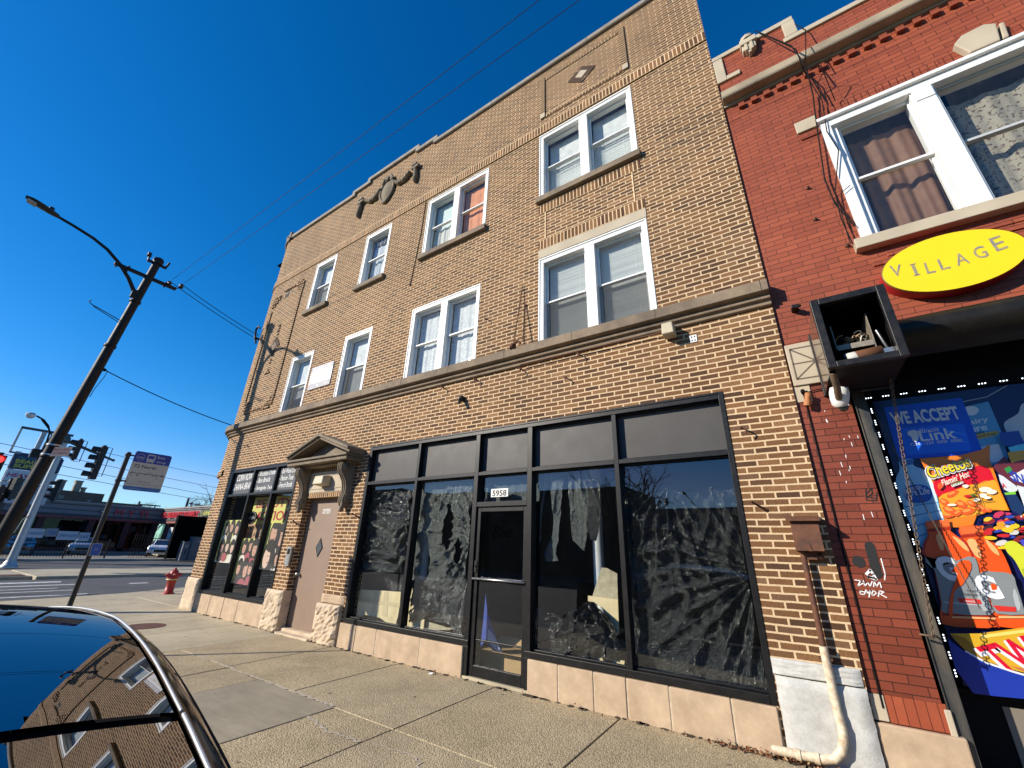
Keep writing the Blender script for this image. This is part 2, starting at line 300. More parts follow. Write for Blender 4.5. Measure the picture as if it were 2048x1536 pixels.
# ------------------------------------------------------------------ mesh builder
WL = {}
def wloc(o): return WL.get(o.name, Vector((0, 0, 0))) if o else Vector((0, 0, 0))
class MB:
    def __init__(s): s.v = []; s.f = []; s.mi = []; s.uv = []; s.cur = 0; s.sm = []; s.smooth = False
    def face(s, pts, uv=None):
        b = len(s.v); s.v += [tuple(p) for p in pts]; s.f.append(tuple(range(b, b+len(pts)))); s.mi.append(s.cur); s.uv.append(uv); s.sm.append(s.smooth)
    def grid(s, rows, closed_u=False, closed_v=False, uvs=None):
        b = len(s.v); nr = len(rows); nc = len(rows[0])
        for r in rows: s.v += [tuple(p) for p in r]
        for i in range(nr if closed_v else nr-1):
            for j in range(nc if closed_u else nc-1):
                i2, j2 = (i+1) % nr, (j+1) % nc
                s.f.append((b+i*nc+j, b+i*nc+j2, b+i2*nc+j2, b+i2*nc+j)); s.mi.append(s.cur); s.sm.append(s.smooth)
                s.uv.append([uvs[i][j], uvs[i][j+1], uvs[i+1][j+1], uvs[i+1][j]] if uvs else None)
    def box(s, x0, x1, y0, y1, z0, z1):
        if x1 < x0: x0, x1 = x1, x0
        if y1 < y0: y0, y1 = y1, y0
        if z1 < z0: z0, z1 = z1, z0
        s.hexa([(x0, y0, z0), (x1, y0, z0), (x1, y1, z0), (x0, y1, z0), (x0, y0, z1), (x1, y0, z1), (x1, y1, z1), (x0, y1, z1)])
    def hexa(s, p):
        b = len(s.v); s.v += [tuple(q) for q in p]
        for f in ((3, 2, 1, 0), (4, 5, 6, 7), (0, 1, 5, 4), (1, 2, 6, 5), (2, 3, 7, 6), (3, 0, 4, 7)):
            s.f.append(tuple(b+i for i in f)); s.mi.append(s.cur); s.uv.append(None); s.sm.append(False)
    def obox(s, c, ax, ay, az):
        c = Vector(c); ax = Vector(ax); ay = Vector(ay); az = Vector(az)
        s.hexa([c-ax-ay-az, c+ax-ay-az, c+ax+ay-az, c-ax+ay-az, c-ax-ay+az, c+ax-ay+az, c+ax+ay+az, c-ax+ay+az])
    def prism(s, poly, lo, hi):       # poly: list of 3D points (one side); lo/hi: offset vectors
        lo = Vector(lo); hi = Vector(hi); P = [Vector(p) for p in poly]; n = len(P); b = len(s.v)
        s.v += [tuple(p+lo) for p in P] + [tuple(p+hi) for p in P]
        s.f += [tuple(b+i for i in range(n)), tuple(b+n+i for i in reversed(range(n)))] + [(b+i, b+n+i, b+n+(i+1) % n, b+(i+1) % n) for i in range(n)]
        s.mi += [s.cur]*(n+2); s.uv += [None]*(n+2); s.sm += [False]*(n+2)
    def prism_y(s, poly, y0, y1): s.prism([(x, 0, z) for x, z in poly], (0, y0, 0), (0, y1, 0))
    def tube(s, path, r, n=8, caps=True, ring=False):
        P = [Vector(p) for p in path]; rows = []; k = len(P); prev = None
        for i, p in enumerate(P):
            if ring: d = (P[(i+1) % k]-P[i-1]).normalized()
            else: d = (P[min(i+1, k-1)]-P[max(i-1, 0)]).normalized()
            if prev is None:
                a = d.cross(Vector((0, 0, 1)))
                if a.length < 0.05: a = d.cross(Vector((1, 0, 0)))
            else: a = prev - d*prev.dot(d)
            a.normalize(); prev = a; bb = d.cross(a)
            rr = r[i] if isinstance(r, (list, tuple)) else r
            rows.append([p + a*(rr*math.cos(t*2*math.pi/n)) + bb*(rr*math.sin(t*2*math.pi/n)) for t in range(n)])
        old = s.smooth; s.smooth = True; s.grid(rows, closed_u=True, closed_v=ring); s.smooth = old
        if caps and not ring: s.face(list(reversed(rows[0]))); s.face(rows[-1])
    def lathe(s, prof, c, n=20, axis=(0, 0, 1), smooth=True):
        ax = Vector(axis).normalized(); a = ax.orthogonal().normalized(); b = ax.cross(a); c = Vector(c)
        rows = [[c + ax*h + (a*math.cos(t*2*math.pi/n) + b*math.sin(t*2*math.pi/n))*max(r, 1e-4) for t in range(n)] for r, h in prof]
        old = s.smooth; s.smooth = smooth; s.grid(rows, closed_u=True); s.smooth = old
    def ball(s, c, rx, ry, rz, nu=14, nv=9):
        rows = []
        for i in range(nv+1):
            th = math.pi*i/nv
            rows.append([(c[0]+rx*max(1e-4, math.sin(th))*math.cos(t*2*math.pi/nu), c[1]+ry*max(1e-4, math.sin(th))*math.sin(t*2*math.pi/nu), c[2]-rz*math.cos(th)) for t in range(nu)])
        old = s.smooth; s.smooth = True; s.grid(rows, closed_u=True); s.smooth = old
    def sweep(s, path, prof, close=False):   # path: [(x,y,nx,ny,u)], prof: [(off,z)]
        rows = []; uvs = []
        vv = [0.0]
        for (o0, z0), (o1, z1) in zip(prof, prof[1:]): vv.append(vv[-1]+math.hypot(o1-o0, z1-z0))
        for (x, y, nx, ny, u) in path:
            rows.append([(x+nx*o, y+ny*o, z) for o, z in prof]); uvs.append([(u, v) for v in vv])
        s.grid(rows, uvs=uvs)
        if close: s.face(rows[0]); s.face(list(reversed(rows[-1])))
    def text(s, txt, org, xd, ud, width=None, height=0.1, bold=0.0, shear=0.0, depth=0.0, align='LEFT', spacing=1.0):
        cu = bpy.data.curves.new('lettering', 'FONT'); cu.body = txt; cu.size = 1.0; cu.offset = bold; cu.shear = shear; cu.space_character = spacing
        cu.resolution_u = 3; cu.extrude = 0.0
        ob = bpy.data.objects.new('lettering', cu); C.objects.link(ob)
        bpy.context.view_layer.update()
        me = bpy.data.meshes.new_from_object(ob.evaluated_get(bpy.context.evaluated_depsgraph_get()))
        bpy.data.objects.remove(ob); bpy.data.curves.remove(cu)
        if not me.vertices: return
        xs = [v.co.x for v in me.vertices]; ys = [v.co.y for v in me.vertices]
        x0, x1 = min(xs), max(xs); y0, y1 = min(ys), max(ys)
        ky = height/max(1e-6, (0.73 if width is None else (y1-min(0, y0))))
        kx = ky if width is None else width/(x1-x0)
        xd = Vector(xd); ud = Vector(ud); o = Vector(org); nrm = xd.cross(ud)
        wd = (x1-x0)*kx; sh = {'LEFT': 0, 'CENTER': -wd/2, 'RIGHT': -wd}[align]
        b = len(s.v)
        s.v += [tuple(o + xd*((v.co.x-x0)*kx+sh) + ud*(v.co.y*ky)) for v in me.vertices]
        for p in me.polygons:
            s.f.append(tuple(b+i for i in p.vertices)); s.mi.append(s.cur); s.uv.append(None); s.sm.append(False)
        bpy.data.meshes.remove(me)
    def build(s, name, mats, parent=None, loc=None, bevel=0.0, label=None, weld=False, subsurf=0):
        if not isinstance(mats, (list, tuple)): mats = [mats]
        if parent is not None: off = wloc(parent)
        elif loc is not None: off = Vector(loc)
        else:
            xs = [p[0] for p in s.v]; ys = [p[1] for p in s.v]; zs = [p[2] for p in s.v]
            off = Vector(((min(xs)+max(xs))/2, (min(ys)+max(ys))/2, min(zs)))
        me = bpy.data.meshes.new(name)
        me.from_pydata([(p[0]-off.x, p[1]-off.y, p[2]-off.z) for p in s.v], [], s.f)
        for mt in mats: me.materials.append(mt)
        uvl = me.uv_layers.new(name='UVMap')
        for p in me.polygons:
            p.material_index = s.mi[p.index]; p.use_smooth = s.sm[p.index]
            u = s.uv[p.index]
            nn = p.normal
            for k, li in enumerate(p.loop_indices):
                if u: uvl.data[li].uv = u[k]
                else:
                    co_ = s.v[me.loops[li].vertex_index]
                    a = (abs(nn.x), abs(nn.y), abs(nn.z))
                    uvl.data[li].uv = (co_[1], co_[2]) if a[0] >= a[1] and a[0] >= a[2] else ((co_[0], co_[2]) if a[1] >= a[2] else (co_[0], co_[1]))
        if weld:
            bm = bmesh.new(); bm.from_mesh(me); bmesh.ops.remove_doubles(bm, verts=bm.verts, dist=1e-5); bmesh.ops.recalc_face_normals(bm, faces=bm.faces); bm.to_mesh(me); bm.free()
        me.update()
        o = bpy.data.objects.new(name, me); C.objects.link(o)
        if parent is not None: o.parent = parent; o.location = (0, 0, 0)
        else: o.location = off
        WL[o.name] = off.copy()
        if bevel:
            bv = o.modifiers.new('bevel', 'BEVEL'); bv.width = bevel; bv.segments = 2; bv.limit_method = 'ANGLE'; bv.angle_limit = rad(40)
        if subsurf:
            ss = o.modifiers.new('subdivision', 'SUBSURF'); ss.levels = subsurf; ss.render_levels = subsurf
        if label: o['label'] = label
        return o
def tag(o, label, cat, group=None):
    o['label'] = label; o['category'] = cat
    if group: o['group'] = group
    return o
def thing(name, label, cat, loc, group=None):
    o = bpy.data.objects.new(name, None); C.objects.link(o); o.location = loc; o.empty_display_size = 0.2; WL[o.name] = Vector(loc)
    return tag(o, label, cat, group)
def struct(o, kind='structure'): o['kind'] = kind; return o
X_, Z_ = (1, 0, 0), (0, 0, 1)
def lerp(a, b, t): return a+(b-a)*t
# ================================================================== GROUND
b = MB(); b.face([(-400, -400, -0.17), (400, -400, -0.17), (400, 400, -0.17), (-400, 400, -0.17)])
struct(b.build('ground', surf('distant_ground', (0.16, 0.15, 0.13), 0.95, 0.25, 0.2), loc=(0, 0, -0.17)))
KY = -3.72        # kerb line of the main street
b = MB(); b.face([(-120, -60, -0.12), (60, -60, -0.12), (60, KY-0.15, -0.12), (-120, KY-0.15, -0.12)])
struct(b.build('main_road', M['asphalt'], loc=(0, -10, -0.12)))
b = MB(); b.face([(-26.0, KY-0.15, -0.118), (-16.2, KY-0.15, -0.118), (-16.2, 60, -0.118), (-26.0, 60, -0.118)])
struct(b.build('cross_road', M['asphalt'], loc=(-20, 5, -0.118)))
# near sidewalk slabs: each its own piece of one sheet, with open dark joints between
b = MB(); g = 0.007
def slab(x0, x1, y0, y1, mi):
    z = random.uniform(-0.002, 0.002); e = 0.004
    b.cur = mi; b.face([(x0+g+e, y0+g+e, z), (x1-g-e, y0+g+e, z), (x1-g-e, y1-g-e, z), (x0+g+e, y1-g-e, z)])
    o = [(x0+g, y0+g), (x1-g, y0+g), (x1-g, y1-g), (x0+g, y1-g)]; i = [(x0+g+e, y0+g+e), (x1-g-e, y0+g+e), (x1-g-e, y1-g-e), (x0+g+e, y1-g-e)]
    for k in range(4):
        k2 = (k+1) % 4
        b.face([(*o[k], z-0.008), (*o[k2], z-0.008), (*i[k2], z), (*i[k], z)])
        b.cur = 4; b.face([(*o[k], -0.03), (*o[k2], -0.03), (*o[k2], z-0.008), (*o[k], z-0.008)]); b.cur = mi
FY = 0.02
xs = [-1.88+1.6*k for k in range(0, 8)]
for k in range(7): slab(xs[k], xs[k+1], -1.68, FY, 0); slab(xs[k], xs[k+1], KY+0.0, -1.68, 1)
for x0, x1, mi in ((-3.48, -1.88, 0), (-5.18, -3.48, 1), (-6.78, -5.18, 0), (-8.30, -6.78, 1)): slab(x0, x1, -1.68, FY, mi)
slab(-3.48, -1.88, KY, -1.68, 1); slab(-4.37, -3.48, KY, -1.68, 0); slab(-5.92, -4.37, KY, -1.68, 3); slab(-6.72, -5.92, KY, -1.68, 1); slab(-8.30, -6.72, KY, -1.68, 0)
for x0, x1, mi in ((-9.93, -8.30, 2), (-11.52, -9.93, 2), (-13.1, -11.52, 2)):
    slab(x0, x1, KY, FY, mi)
# corner apron that ramps round towards the cross street
for x0, x1 in ((-14.6, -13.1), (-16.2, -14.6)):
    for y0, y1 in ((KY, 0.02), (0.02, 2.2), (2.2, 5.5), (5.5, 12), (12, 30)): slab(x0, x1, y0, y1, 2)
struct(b.build('sidewalk', [M['agg'], M['agg2'], M['conc'], M['conc_grey'], M['joint_dirt']], loc=(0, 0, 0)))
b = MB(); b.face([(-16.2, KY, -0.022), (10, KY, -0.022), (10, 0.3, -0.022), (-16.2, 0.3, -0.022)]); b.face([(-16.2, 0.3, -0.022), (-12.2, 0.3, -0.022), (-12.2, 30, -0.022), (-16.2, 30, -0.022)])
struct(b.build('sidewalk_bed', M['joint_dirt'], loc=(0, 0, -0.022)))
# kerbs
b = MB(); b.box(-16.2, 12, KY-0.15, KY-0.004, -0.2, 0.0); 
b.hexa([(-17.5, -3.0, -0.2), (-16.2, KY-0.15, -0.2), (-16.2, KY, -0.2), (-16.9, -2.6, -0.2), (-17.5, -3.0, -0.03), (-16.2, KY-0.15, 0), (-16.2, KY, 0), (-16.9, -2.6, 0)])
b.hexa([(-17.9, 0.2, -0.2), (-17.5, -3.0, -0.2), (-16.9, -2.6, -0.2), (-17.5, 0.2, -0.2), (-17.9, 0.2, -0.06), (-17.5, -3.0, -0.05), (-16.9, -2.6, 0), (-17.5, 0.2, 0)])
b.hexa([(-18.6, 2.2, -0.2), (-17.9, 0.2, -0.2), (-17.5, 0.2, -0.2), (-18.4, 2.2, -0.2), (-18.6, 2.2, -0.0), (-17.9, 0.2, -0.04), (-17.5, 0.2, 0), (-18.4, 2.2, 0)])
b.box(-18.6, -18.44, 2.2, 30, -0.2, 0)
struct(b.build('kerb', M['kerb'], loc=(-16, KY, -0.2), bevel=0.015))
b = MB(); b.face([(-16.2, KY, -0.003), (-16.2, 2.2, -0.003), (-18.42, 2.2, -0.003), (-17.5, 0.2, -0.003), (-16.9, -2.6, -0.003)]); b.face([(-16.2, 2.2, -0.003), (-16.2, 30, -0.003), (-18.42, 30, -0.003), (-18.42, 2.2, -0.003)])
struct(b.build('corner_pavement', M['conc'], loc=(-17, 0, -0.003)))
# pale filler along the cracked joint and branching cracks
b = MB()
def strip(pts, wd, z=0.004):
    rows = []
    for i, (x, y) in enumerate(pts):
        a = pts[max(0, i-1)]; c = pts[min(len(pts)-1, i+1)]; dx, dy = c[0]-a[0], c[1]-a[1]; L = math.hypot(dx, dy) or 1
        ww = wd*random.uniform(0.55, 1.4)
        rows.append([(x-dy/L*ww, y+dx/L*ww, z), (x+dy/L*ww, y-dx/L*ww, z)])
    b.grid(rows)
def jag(p, q, n, amp): return [(lerp(p[0], q[0], k/n)+random.uniform(-amp, amp)*(0 < k < n), lerp(p[1], q[1], k/n)+random.uniform(-amp, amp)*(0 < k < n)) for k in range(n+1)]
strip(jag((-8.1, -1.72), (-6.9, -1.66), 22, 0.03), 0.012); strip(jag((-6.9, -1.68), (-4.40, -1.67), 60, 0.012), 0.017)
strip(jag((-4.36, -1.99), (-3.95, -2.08), 12, 0.02), 0.016); strip(jag((-3.95, -2.08), (-3.50, -2.03), 14, 0.025), 0.016)
strip(jag((-3.4, -1.98), (-2.9, -1.95), 12, 0.02), 0.008); strip(jag((-2.9, -1.95), (-2.55, -2.25), 12, 0.03), 0.009)
struct(b.build('pavement_cracks', M['caulk'], loc=(-5, -1.7, 0.002)))
# thin dirt line and damp band where wall meets pavement
b = MB(); rng = random.Random(3)
for k in range(150):
    x = rng.uniform(-12.2, 0.9); wd = rng.uniform(0.01, 0.06); dp = rng.uniform(0.008, 0.05)*(1.8 if x > -1.2 else 1)
    y = -0.05 if -9.0 > x or x > -6.7 else -0.08
    n = 7; b.face([(x+wd*math.cos(t*2*math.pi/n)*rng.uniform(.7, 1.3), y-0.012+dp*math.sin(t*2*math.pi/n)*rng.uniform(.7, 1.3), 0.006) for t in range(n)])
struct(b.build('wall_foot_dirt', M['joint_dirt'], loc=(-4, -0.05, 0.005)))
# dead leaves gathered at the wall foot
leafm = [surf('dead_leaf', (0.20, 0.075, 0.032), 0.8, 0.3, 30), surf('dead_leaf_pale', (0.40, 0.27, 0.14), 0.8, 0.3, 30), flat('litter_white', (0.7, 0.7, 0.68))]
b = MB()
for k in range(330):
    t = rng.random(); x = rng.gauss(-0.72, 0.16) if t < 0.4 else (rng.gauss(-0.12, 0.2) if t < 0.85 else rng.uniform(-5, 0.8))
    y = -0.075 - abs(rng.gauss(0, 0.035)); z = 0.008+abs(rng.gauss(0, 0.018)); r = rng.uniform(0.008, 0.022)
    a = Vector((rng.gauss(0, 1), rng.gauss(0, 1), rng.gauss(0, .5))).normalized(); c = a.cross(Vector((rng.gauss(0, 1), rng.gauss(0, 1), rng.gauss(0, 1)))).normalized()
    b.cur = 0 if rng.random() < 0.68 else 1
    P = Vector((x, y, z)); b.face([P+a*r, P+c*r*0.55, P-a*r, P-c*r*0.55])
struct(b.build('fallen_leaves', leafm, loc=(-0.4, -0.1, 0)), 'stuff')
for k, (px, py, s_) in enumerate(((1226, 1409, 0.022), (862, 1349, 0.03), (1218, 1411, 0.012))):
    x, y = gp(px, py); b = MB(); b.obox((x, y, 0.012), (s_, 0.006, 0.004), (-0.006, s_*0.5, 0.003), (0, 0, 0.007))
    tag(b.build('paper_scrap', M['litter_white'], bevel=0.003), ('small white paper scrap by the right stone plinth', 'crumpled white litter scrap below the shop door step', 'tiny white crumb of litter on pavement near wall')[k], 'litter')
# manhole beside the car
b = MB(); b.lathe([(0.0, 0.004), (0.28, 0.004), (0.30, 0.006), (0.34, 0.006), (0.345, 0.0)], (-10.85, -1.38, 0), 28, smooth=False)
tag(b.build('manhole_cover', M['rust'], loc=(-10.85, -1.38, 0)), 'round rusty manhole cover set in the pavement beyond the car', 'manhole cover')
# crosswalk bars and stop line
b = MB()
for k, (x, y1, wd) in enumerate(((-17.9, -0.2, 0.16), (-19.1, -0.4, 0.13), (-20.6, -0.3, 0.1), (-21.6, -0.6, 0.1), (-22.9, 0.1, 0.17), (-24.4, 0.0, 0.30))):
    b.face([(x-wd, -9, -0.112), (x+wd, -9, -0.112), (x+wd, y1, -0.112), (x-wd, y1+0.1, -0.112)])
b.face([(-22.6, 1.6, -0.112), (-22.2, 1.6, -0.112), (-22.2, 2.2, -0.112), (-22.6, 2.2, -0.112)])
struct(b.build('crosswalk_markings', M['road_paint'], loc=(-21, -4, -0.112)))
# far pavement, road and lot
b = MB(); b.box(-31.2, -26.0, -0.4, 60, -0.2, 0.0); b.box(-31.2, -26.6, -2.4, -0.4, -0.2, -0.02)
struct(b.build('far_pavement', [M['conc']], loc=(-29, 5, -0.2), bevel=0.03))
b = MB(); b.face([(-27.6, -2.3, 0.003), (-26.7, -2.3, 0.003), (-26.7, -0.6, 0.003), (-27.6, -0.6, 0.003)]); struct(b.build('kerb_ramp', M['rust'], loc=(-27, -1, 0.003)))
b = MB(); b.face([(-43, -3, -0.10), (-31.2, -3, -0.10), (-31.2, 60, -0.10), (-43, 60, -0.10)]); struct(b.build('far_road', M['asphalt'], loc=(-37, 5, -0.10)))
b = MB(); b.box(-44.3, -43.0, -3, 60, -0.2, 0.03); struct(b.build('lot_kerb', M['kerb'], loc=(-43.5, 5, -0.2), bevel=0.03))
b = MB(); b.face([(-60, -30, -0.02), (-44.3, -30, -0.02), (-44.3, 14, -0.02), (-60, 14, -0.02)]); struct(b.build('parking_lot', aggregate('lot_surface', (0.20, 0.185, 0.155), None, (0.27, 0.25, 0.21), smooth=True), loc=(-52, 0, -0.02)))

# ================================================================== TAN BRICK BUILDING
bld = thing('apartment_building', 'three storey tan brick corner building with black framed shopfront, stone belt and stepped parapet', 'building', (-6, 0, 0))
XR = 0.25; XC = -12.9; R0 = 1.3
def fpath(xr=XR, xl=XC, arc=True, dx=None):
    P = [(xr, 0, 0, -1, xr)]
    if dx:
        x = xr-dx
        while x > xl: P.append((x, 0, 0, -1, x)); x -= dx
    P.append((xl, 0, 0, -1, xl))
    if arc:
        for k in range(1, 15):
            t = k/14*math.pi/2; P.append((xl-R0*math.sin(t), R0-R0*math.cos(t), -math.sin(t), -math.cos(t), xl-R0*t))
        u = xl-R0*math.pi/2; P.append((xl-R0, 9, -1, 0, u-8)); P.append((xl-R0, 9.01, -1, 0, u-8.01))
    return P
WIN = {'R2': (-2.92, -1.03, 4.62, 6.335), 'R3': (-2.92, -1.03, 7.75, 9.445), 'M2': (-6.05, -4.20, 4.62, 6.32), 'M3': (-6.02, -4.19, 7.75, 9.40),
       'B2': (-8.365, -7.34, 4.62, 6.29), 'B3': (-8.33, -7.315, 7.75, 9.39), 'A2': (-10.70, -9.66, 4.62, 6.27), 'A3': (-10.65, -9.63, 7.75, 9.39)}
SF = (-6.70, -0.42, 0.36, 3.38); LS = (-12.32, -9.12, 0.40, 3.33); DR = (-8.62, -7.39, 0.0, 2.46); PN = (-8.50, -7.50, 2.58, 2.95)
SD = (-4.01, -3.045, 0.0, 0.36)
opens = list(WIN.values()) + [SF, LS, DR, SD]
def wall_cells(mb, x0, x1, z0, z1, opens, y=0.0):
    xs = sorted({x0, x1, *[v for o in opens for v in o[:2] if x0 < v < x1]}); zs = sorted({z0, z1, *[v for o in opens for v in o[2:] if z0 < v < z1]})
    for i in range(len(xs)-1):
        for j in range(len(zs)-1):
            cx, cz = (xs[i]+xs[i+1])/2, (zs[j]+zs[j+1])/2
            if any(o[0] < cx < o[1] and o[2] < cz < o[3] for o in opens): continue
            mb.face([(xs[i], y, zs[j]), (xs[i+1], y, zs[j]), (xs[i+1], y, zs[j+1]), (xs[i], y, zs[j+1])])
def reveals(mb, o, y0, y1, bottom=True):
    x0, x1, z0, z1 = o
    mb.face([(x0, y0, z0), (x0, y0, z1), (x0, y1, z1), (x0, y1, z0)]); mb.face([(x1, y0, z1), (x1, y0, z0), (x1, y1, z0), (x1, y1, z1)])
    mb.face([(x0, y0, z1), (x1, y0, z1), (x1, y1, z1), (x0, y1, z1)])
    if bottom: mb.face([(x0, y0, z0), (x0, y1, z0), (x1, y1, z0), (x1, y0, z0)])
b = MB()
wall_cells(b, XC, XR, 3.2, 11.46, opens); wall_cells(b, -13.02, XR, 0, 3.2, opens)
for o in WIN.values(): reveals(b, o, 0, 0.26)
for o in (SF, LS, DR): reveals(b, o, 0, 0.26, False)
# stepped centre of the parapet
for x0, x1, z in ((-9.45, -8.76, 11.58), (-8.76, -6.72, 11.71), (-6.72, -6.05, 11.58)):
    b.face([(x0, 0, 11.46), (x1, 0, 11.46), (x1, 0, z), (x0, 0, z)]); b.face([(x0, 0.25, 11.46), (x0, 0.25, z), (x1, 0.25, z), (x1, 0.25, 11.46)])
# rounded corner and its left return, from the corbel up
pa = [p for p in fpath() if p[0] <= XC+1e-6]
b.smooth = True; b.sweep(pa, [(0, 3.2), (0, 11.46)]); b.smooth = False
b.sweep(pa, [(-0.5, 3.2), (0.0, 3.2), (0.035, 3.22), (0.035, 3.36), (0.0, 3.38)])
b.face([(-13.02, 0, 0), (-13.02, 0, 3.2), (-14.15, 1.15, 3.2), (-14.15, 1.15, 0)]); b.face([(-14.15, 1.15, 0), (-14.15, 1.15, 3.2), (-14.15, 9, 3.2), (-14.15, 9, 0)])
b.face([(-13.02, 0.001, 3.199), (-12.9, 1.3, 3.199), (-14.2, 1.3, 3.199), (-13.9, 0.6, 3.199)])
b.face([(XR, 0, 0), (XR, 9, 0), (XR, 9, 11.46), (XR, 0, 11.46)])
b.box(-14.2, XR, 9.0, 9.2, 0, 11.4)
b.build('wall', M['tan'], bld)
b = MB(); b.face([(-14.2, 0.26, 11.0), (XR, 0.26, 11.0), (XR, 9.1, 11.0), (-14.2, 9.1, 11.0)]); b.build('roof', M['black'], bld)
# rooms behind the openings
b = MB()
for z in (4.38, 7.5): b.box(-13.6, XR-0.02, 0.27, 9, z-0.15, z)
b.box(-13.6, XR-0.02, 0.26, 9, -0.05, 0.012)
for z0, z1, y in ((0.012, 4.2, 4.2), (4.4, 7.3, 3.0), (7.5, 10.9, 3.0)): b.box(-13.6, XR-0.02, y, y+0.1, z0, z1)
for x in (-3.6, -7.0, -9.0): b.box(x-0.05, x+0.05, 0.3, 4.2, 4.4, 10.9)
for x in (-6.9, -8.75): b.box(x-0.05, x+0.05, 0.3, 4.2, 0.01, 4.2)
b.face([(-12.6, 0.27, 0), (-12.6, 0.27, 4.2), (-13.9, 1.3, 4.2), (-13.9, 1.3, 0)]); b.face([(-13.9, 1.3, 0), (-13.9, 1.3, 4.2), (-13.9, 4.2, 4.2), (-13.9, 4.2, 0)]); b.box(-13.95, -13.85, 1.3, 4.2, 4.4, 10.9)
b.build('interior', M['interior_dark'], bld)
# stone belt, with sill, ogee and lower fillet
b = MB(); b.sweep(fpath(dx=1.2), [(0.0, 4.64), (0.15, 4.625), (0.155, 4.62), (0.155, 4.485), (0.145, 4.478), (0.075, 4.47), (0.07, 4.462), (0.07, 4.446), (0.085, 4.436), (0.095, 4.42), (0.09, 4.405), (0.06, 4.395), (0.045, 4.388), (0.045, 4.345), (0.035, 4.338), (0.0, 4.335)], close=True)
b.build('stone_belt', M['stone_trim'], bld)
for k in range(11): x = 0.18-1.22*k; b = MB(); b.box(x-0.004, x+0.004, -0.1565, -0.10, 4.487, 4.623); b.build('belt_joint', M['joint_dirt'], bld)
# coping
b = MB(); cp = [(-0.30, 11.44), (0.05, 11.44), (0.065, 11.455), (0.065, 11.55), (0.05, 11.565), (-0.30, 11.60), (-0.30, 11.44)]
b.sweep(fpath(xr=0.25, xl=-6.05, arc=False), cp, True)
b.sweep([p for p in fpath(xr=-9.45)], cp, True)
for x0, x1, dz in ((-6.72, -6.0, 0.12), (-8.80, -6.68, 0.25), (-9.5, -8.76, 0.12)):
    b.sweep([(x1, 0, 0, -1, x1), (x0, 0, 0, -1, x0)], [(o, z+dz) for o, z in cp], True)
for x, z0 in ((-6.05, 11.45), (-6.72, 11.57), (-8.76, 11.57), (-9.45, 11.45)): b.box(x-0.07, x+0.07, -0.062, 0.28, z0, z0+0.16)
b.build('coping', M['coping'], bld)
for k in range(9):
    x = -0.55-1.22*k
    if -9.6 < x < -6: continue
    b = MB(); b.box(x-0.005, x+0.005, -0.0665, -0.02, 11.456, 11.552); b.build('coping_joint', M['joint_dirt'], bld)
# small scroll block on the round corner's coping
b = MB(); b.tube([(-13.05, 0.0, 11.42), (-13.2, 0.0, 11.5), (-13.28, 0.01, 11.66), (-13.18, 0.03, 11.74), (-13.08, 0.02, 11.68)], 0.05, 8); b.box(-12.98, -12.86, -0.09, 0.05, 11.44, 11.70)
b.build('corner_scroll', M['stone'], bld, bevel=0.01)
# soldier course across the top storey
b = MB(); b.sweep(fpath(), [(0.0, 9.485), (0.028, 9.485), (0.028, 9.715), (0.0, 9.716)])
for p in range(len(b.uv)):
    if b.uv[p]: b.uv[p] = [(u, v-0.028) for u, v in b.uv[p]]
b.build('soldier_course', M['tan_soldier'], bld)
def soldier(x0, x1, z0, z1, y=-0.01, mt='tan_soldier', name='soldier_course'):
    q = MB(); q.face([(x0, y, z0), (x1, y, z0), (x1, y, z1), (x0, y, z1)], [(x0, 0.0), (x1, 0.0), (x1, 0.215), (x0, 0.215)])
    for pts in (((x0, y, z0), (x0, y, z1), (x0, 0, z1), (x0, 0, z0)), ((x1, y, z1), (x1, y, z0), (x1, 0, z0), (x1, 0, z1)), ((x0, y, z1), (x1, y, z1), (x1, 0, z1), (x0, 0, z1)), ((x0, y, z0), (x0, 0, z0), (x1, 0, z0), (x1, y, z0))): q.face(pts)
    return q.build(name, M[mt], bld)
soldier(-2.92, -1.03, 7.36, 7.575); soldier(-2.92, -1.03, 6.525, 6.735)
b = MB(); b.box(-2.925, -1.025, -0.012, 0.1, 6.345, 6.520); b.build('lintel', M['stone_pale'], bld, bevel=0.004)
# raised vertical seams that outline the bay under the top right window
pm_ = surf('pale_mortar', TMOR, 0.9, 0.15, 20)
for x in (-2.78, -1.17): b = MB(); b.box(x-0.008, x+0.008, -0.012, 0, 6.74, 7.355); b.build('pilaster_seam', pm_, bld)
# sills of the top storey
for k in ('R3', 'M3', 'B3', 'A3'):
    x0, x1, z0, z1 = WIN[k]; b = MB(); e = 0.04 if k in 'R3 M3' else 0.06
    b.hexa([(x0-e, -0.085, z0-0.145), (x1+e, -0.085, z0-0.145), (x1+e, 0.2, z0-0.145), (x0-e, 0.2, z0-0.145), (x0-e, -0.085, z0-0.022), (x1+e, -0.085, z0-0.022), (x1+e, 0.2, z0+0.01), (x0-e, 0.2, z0+0.01)])
    b.build('sill', M['stone_trim'], bld, bevel=0.008)
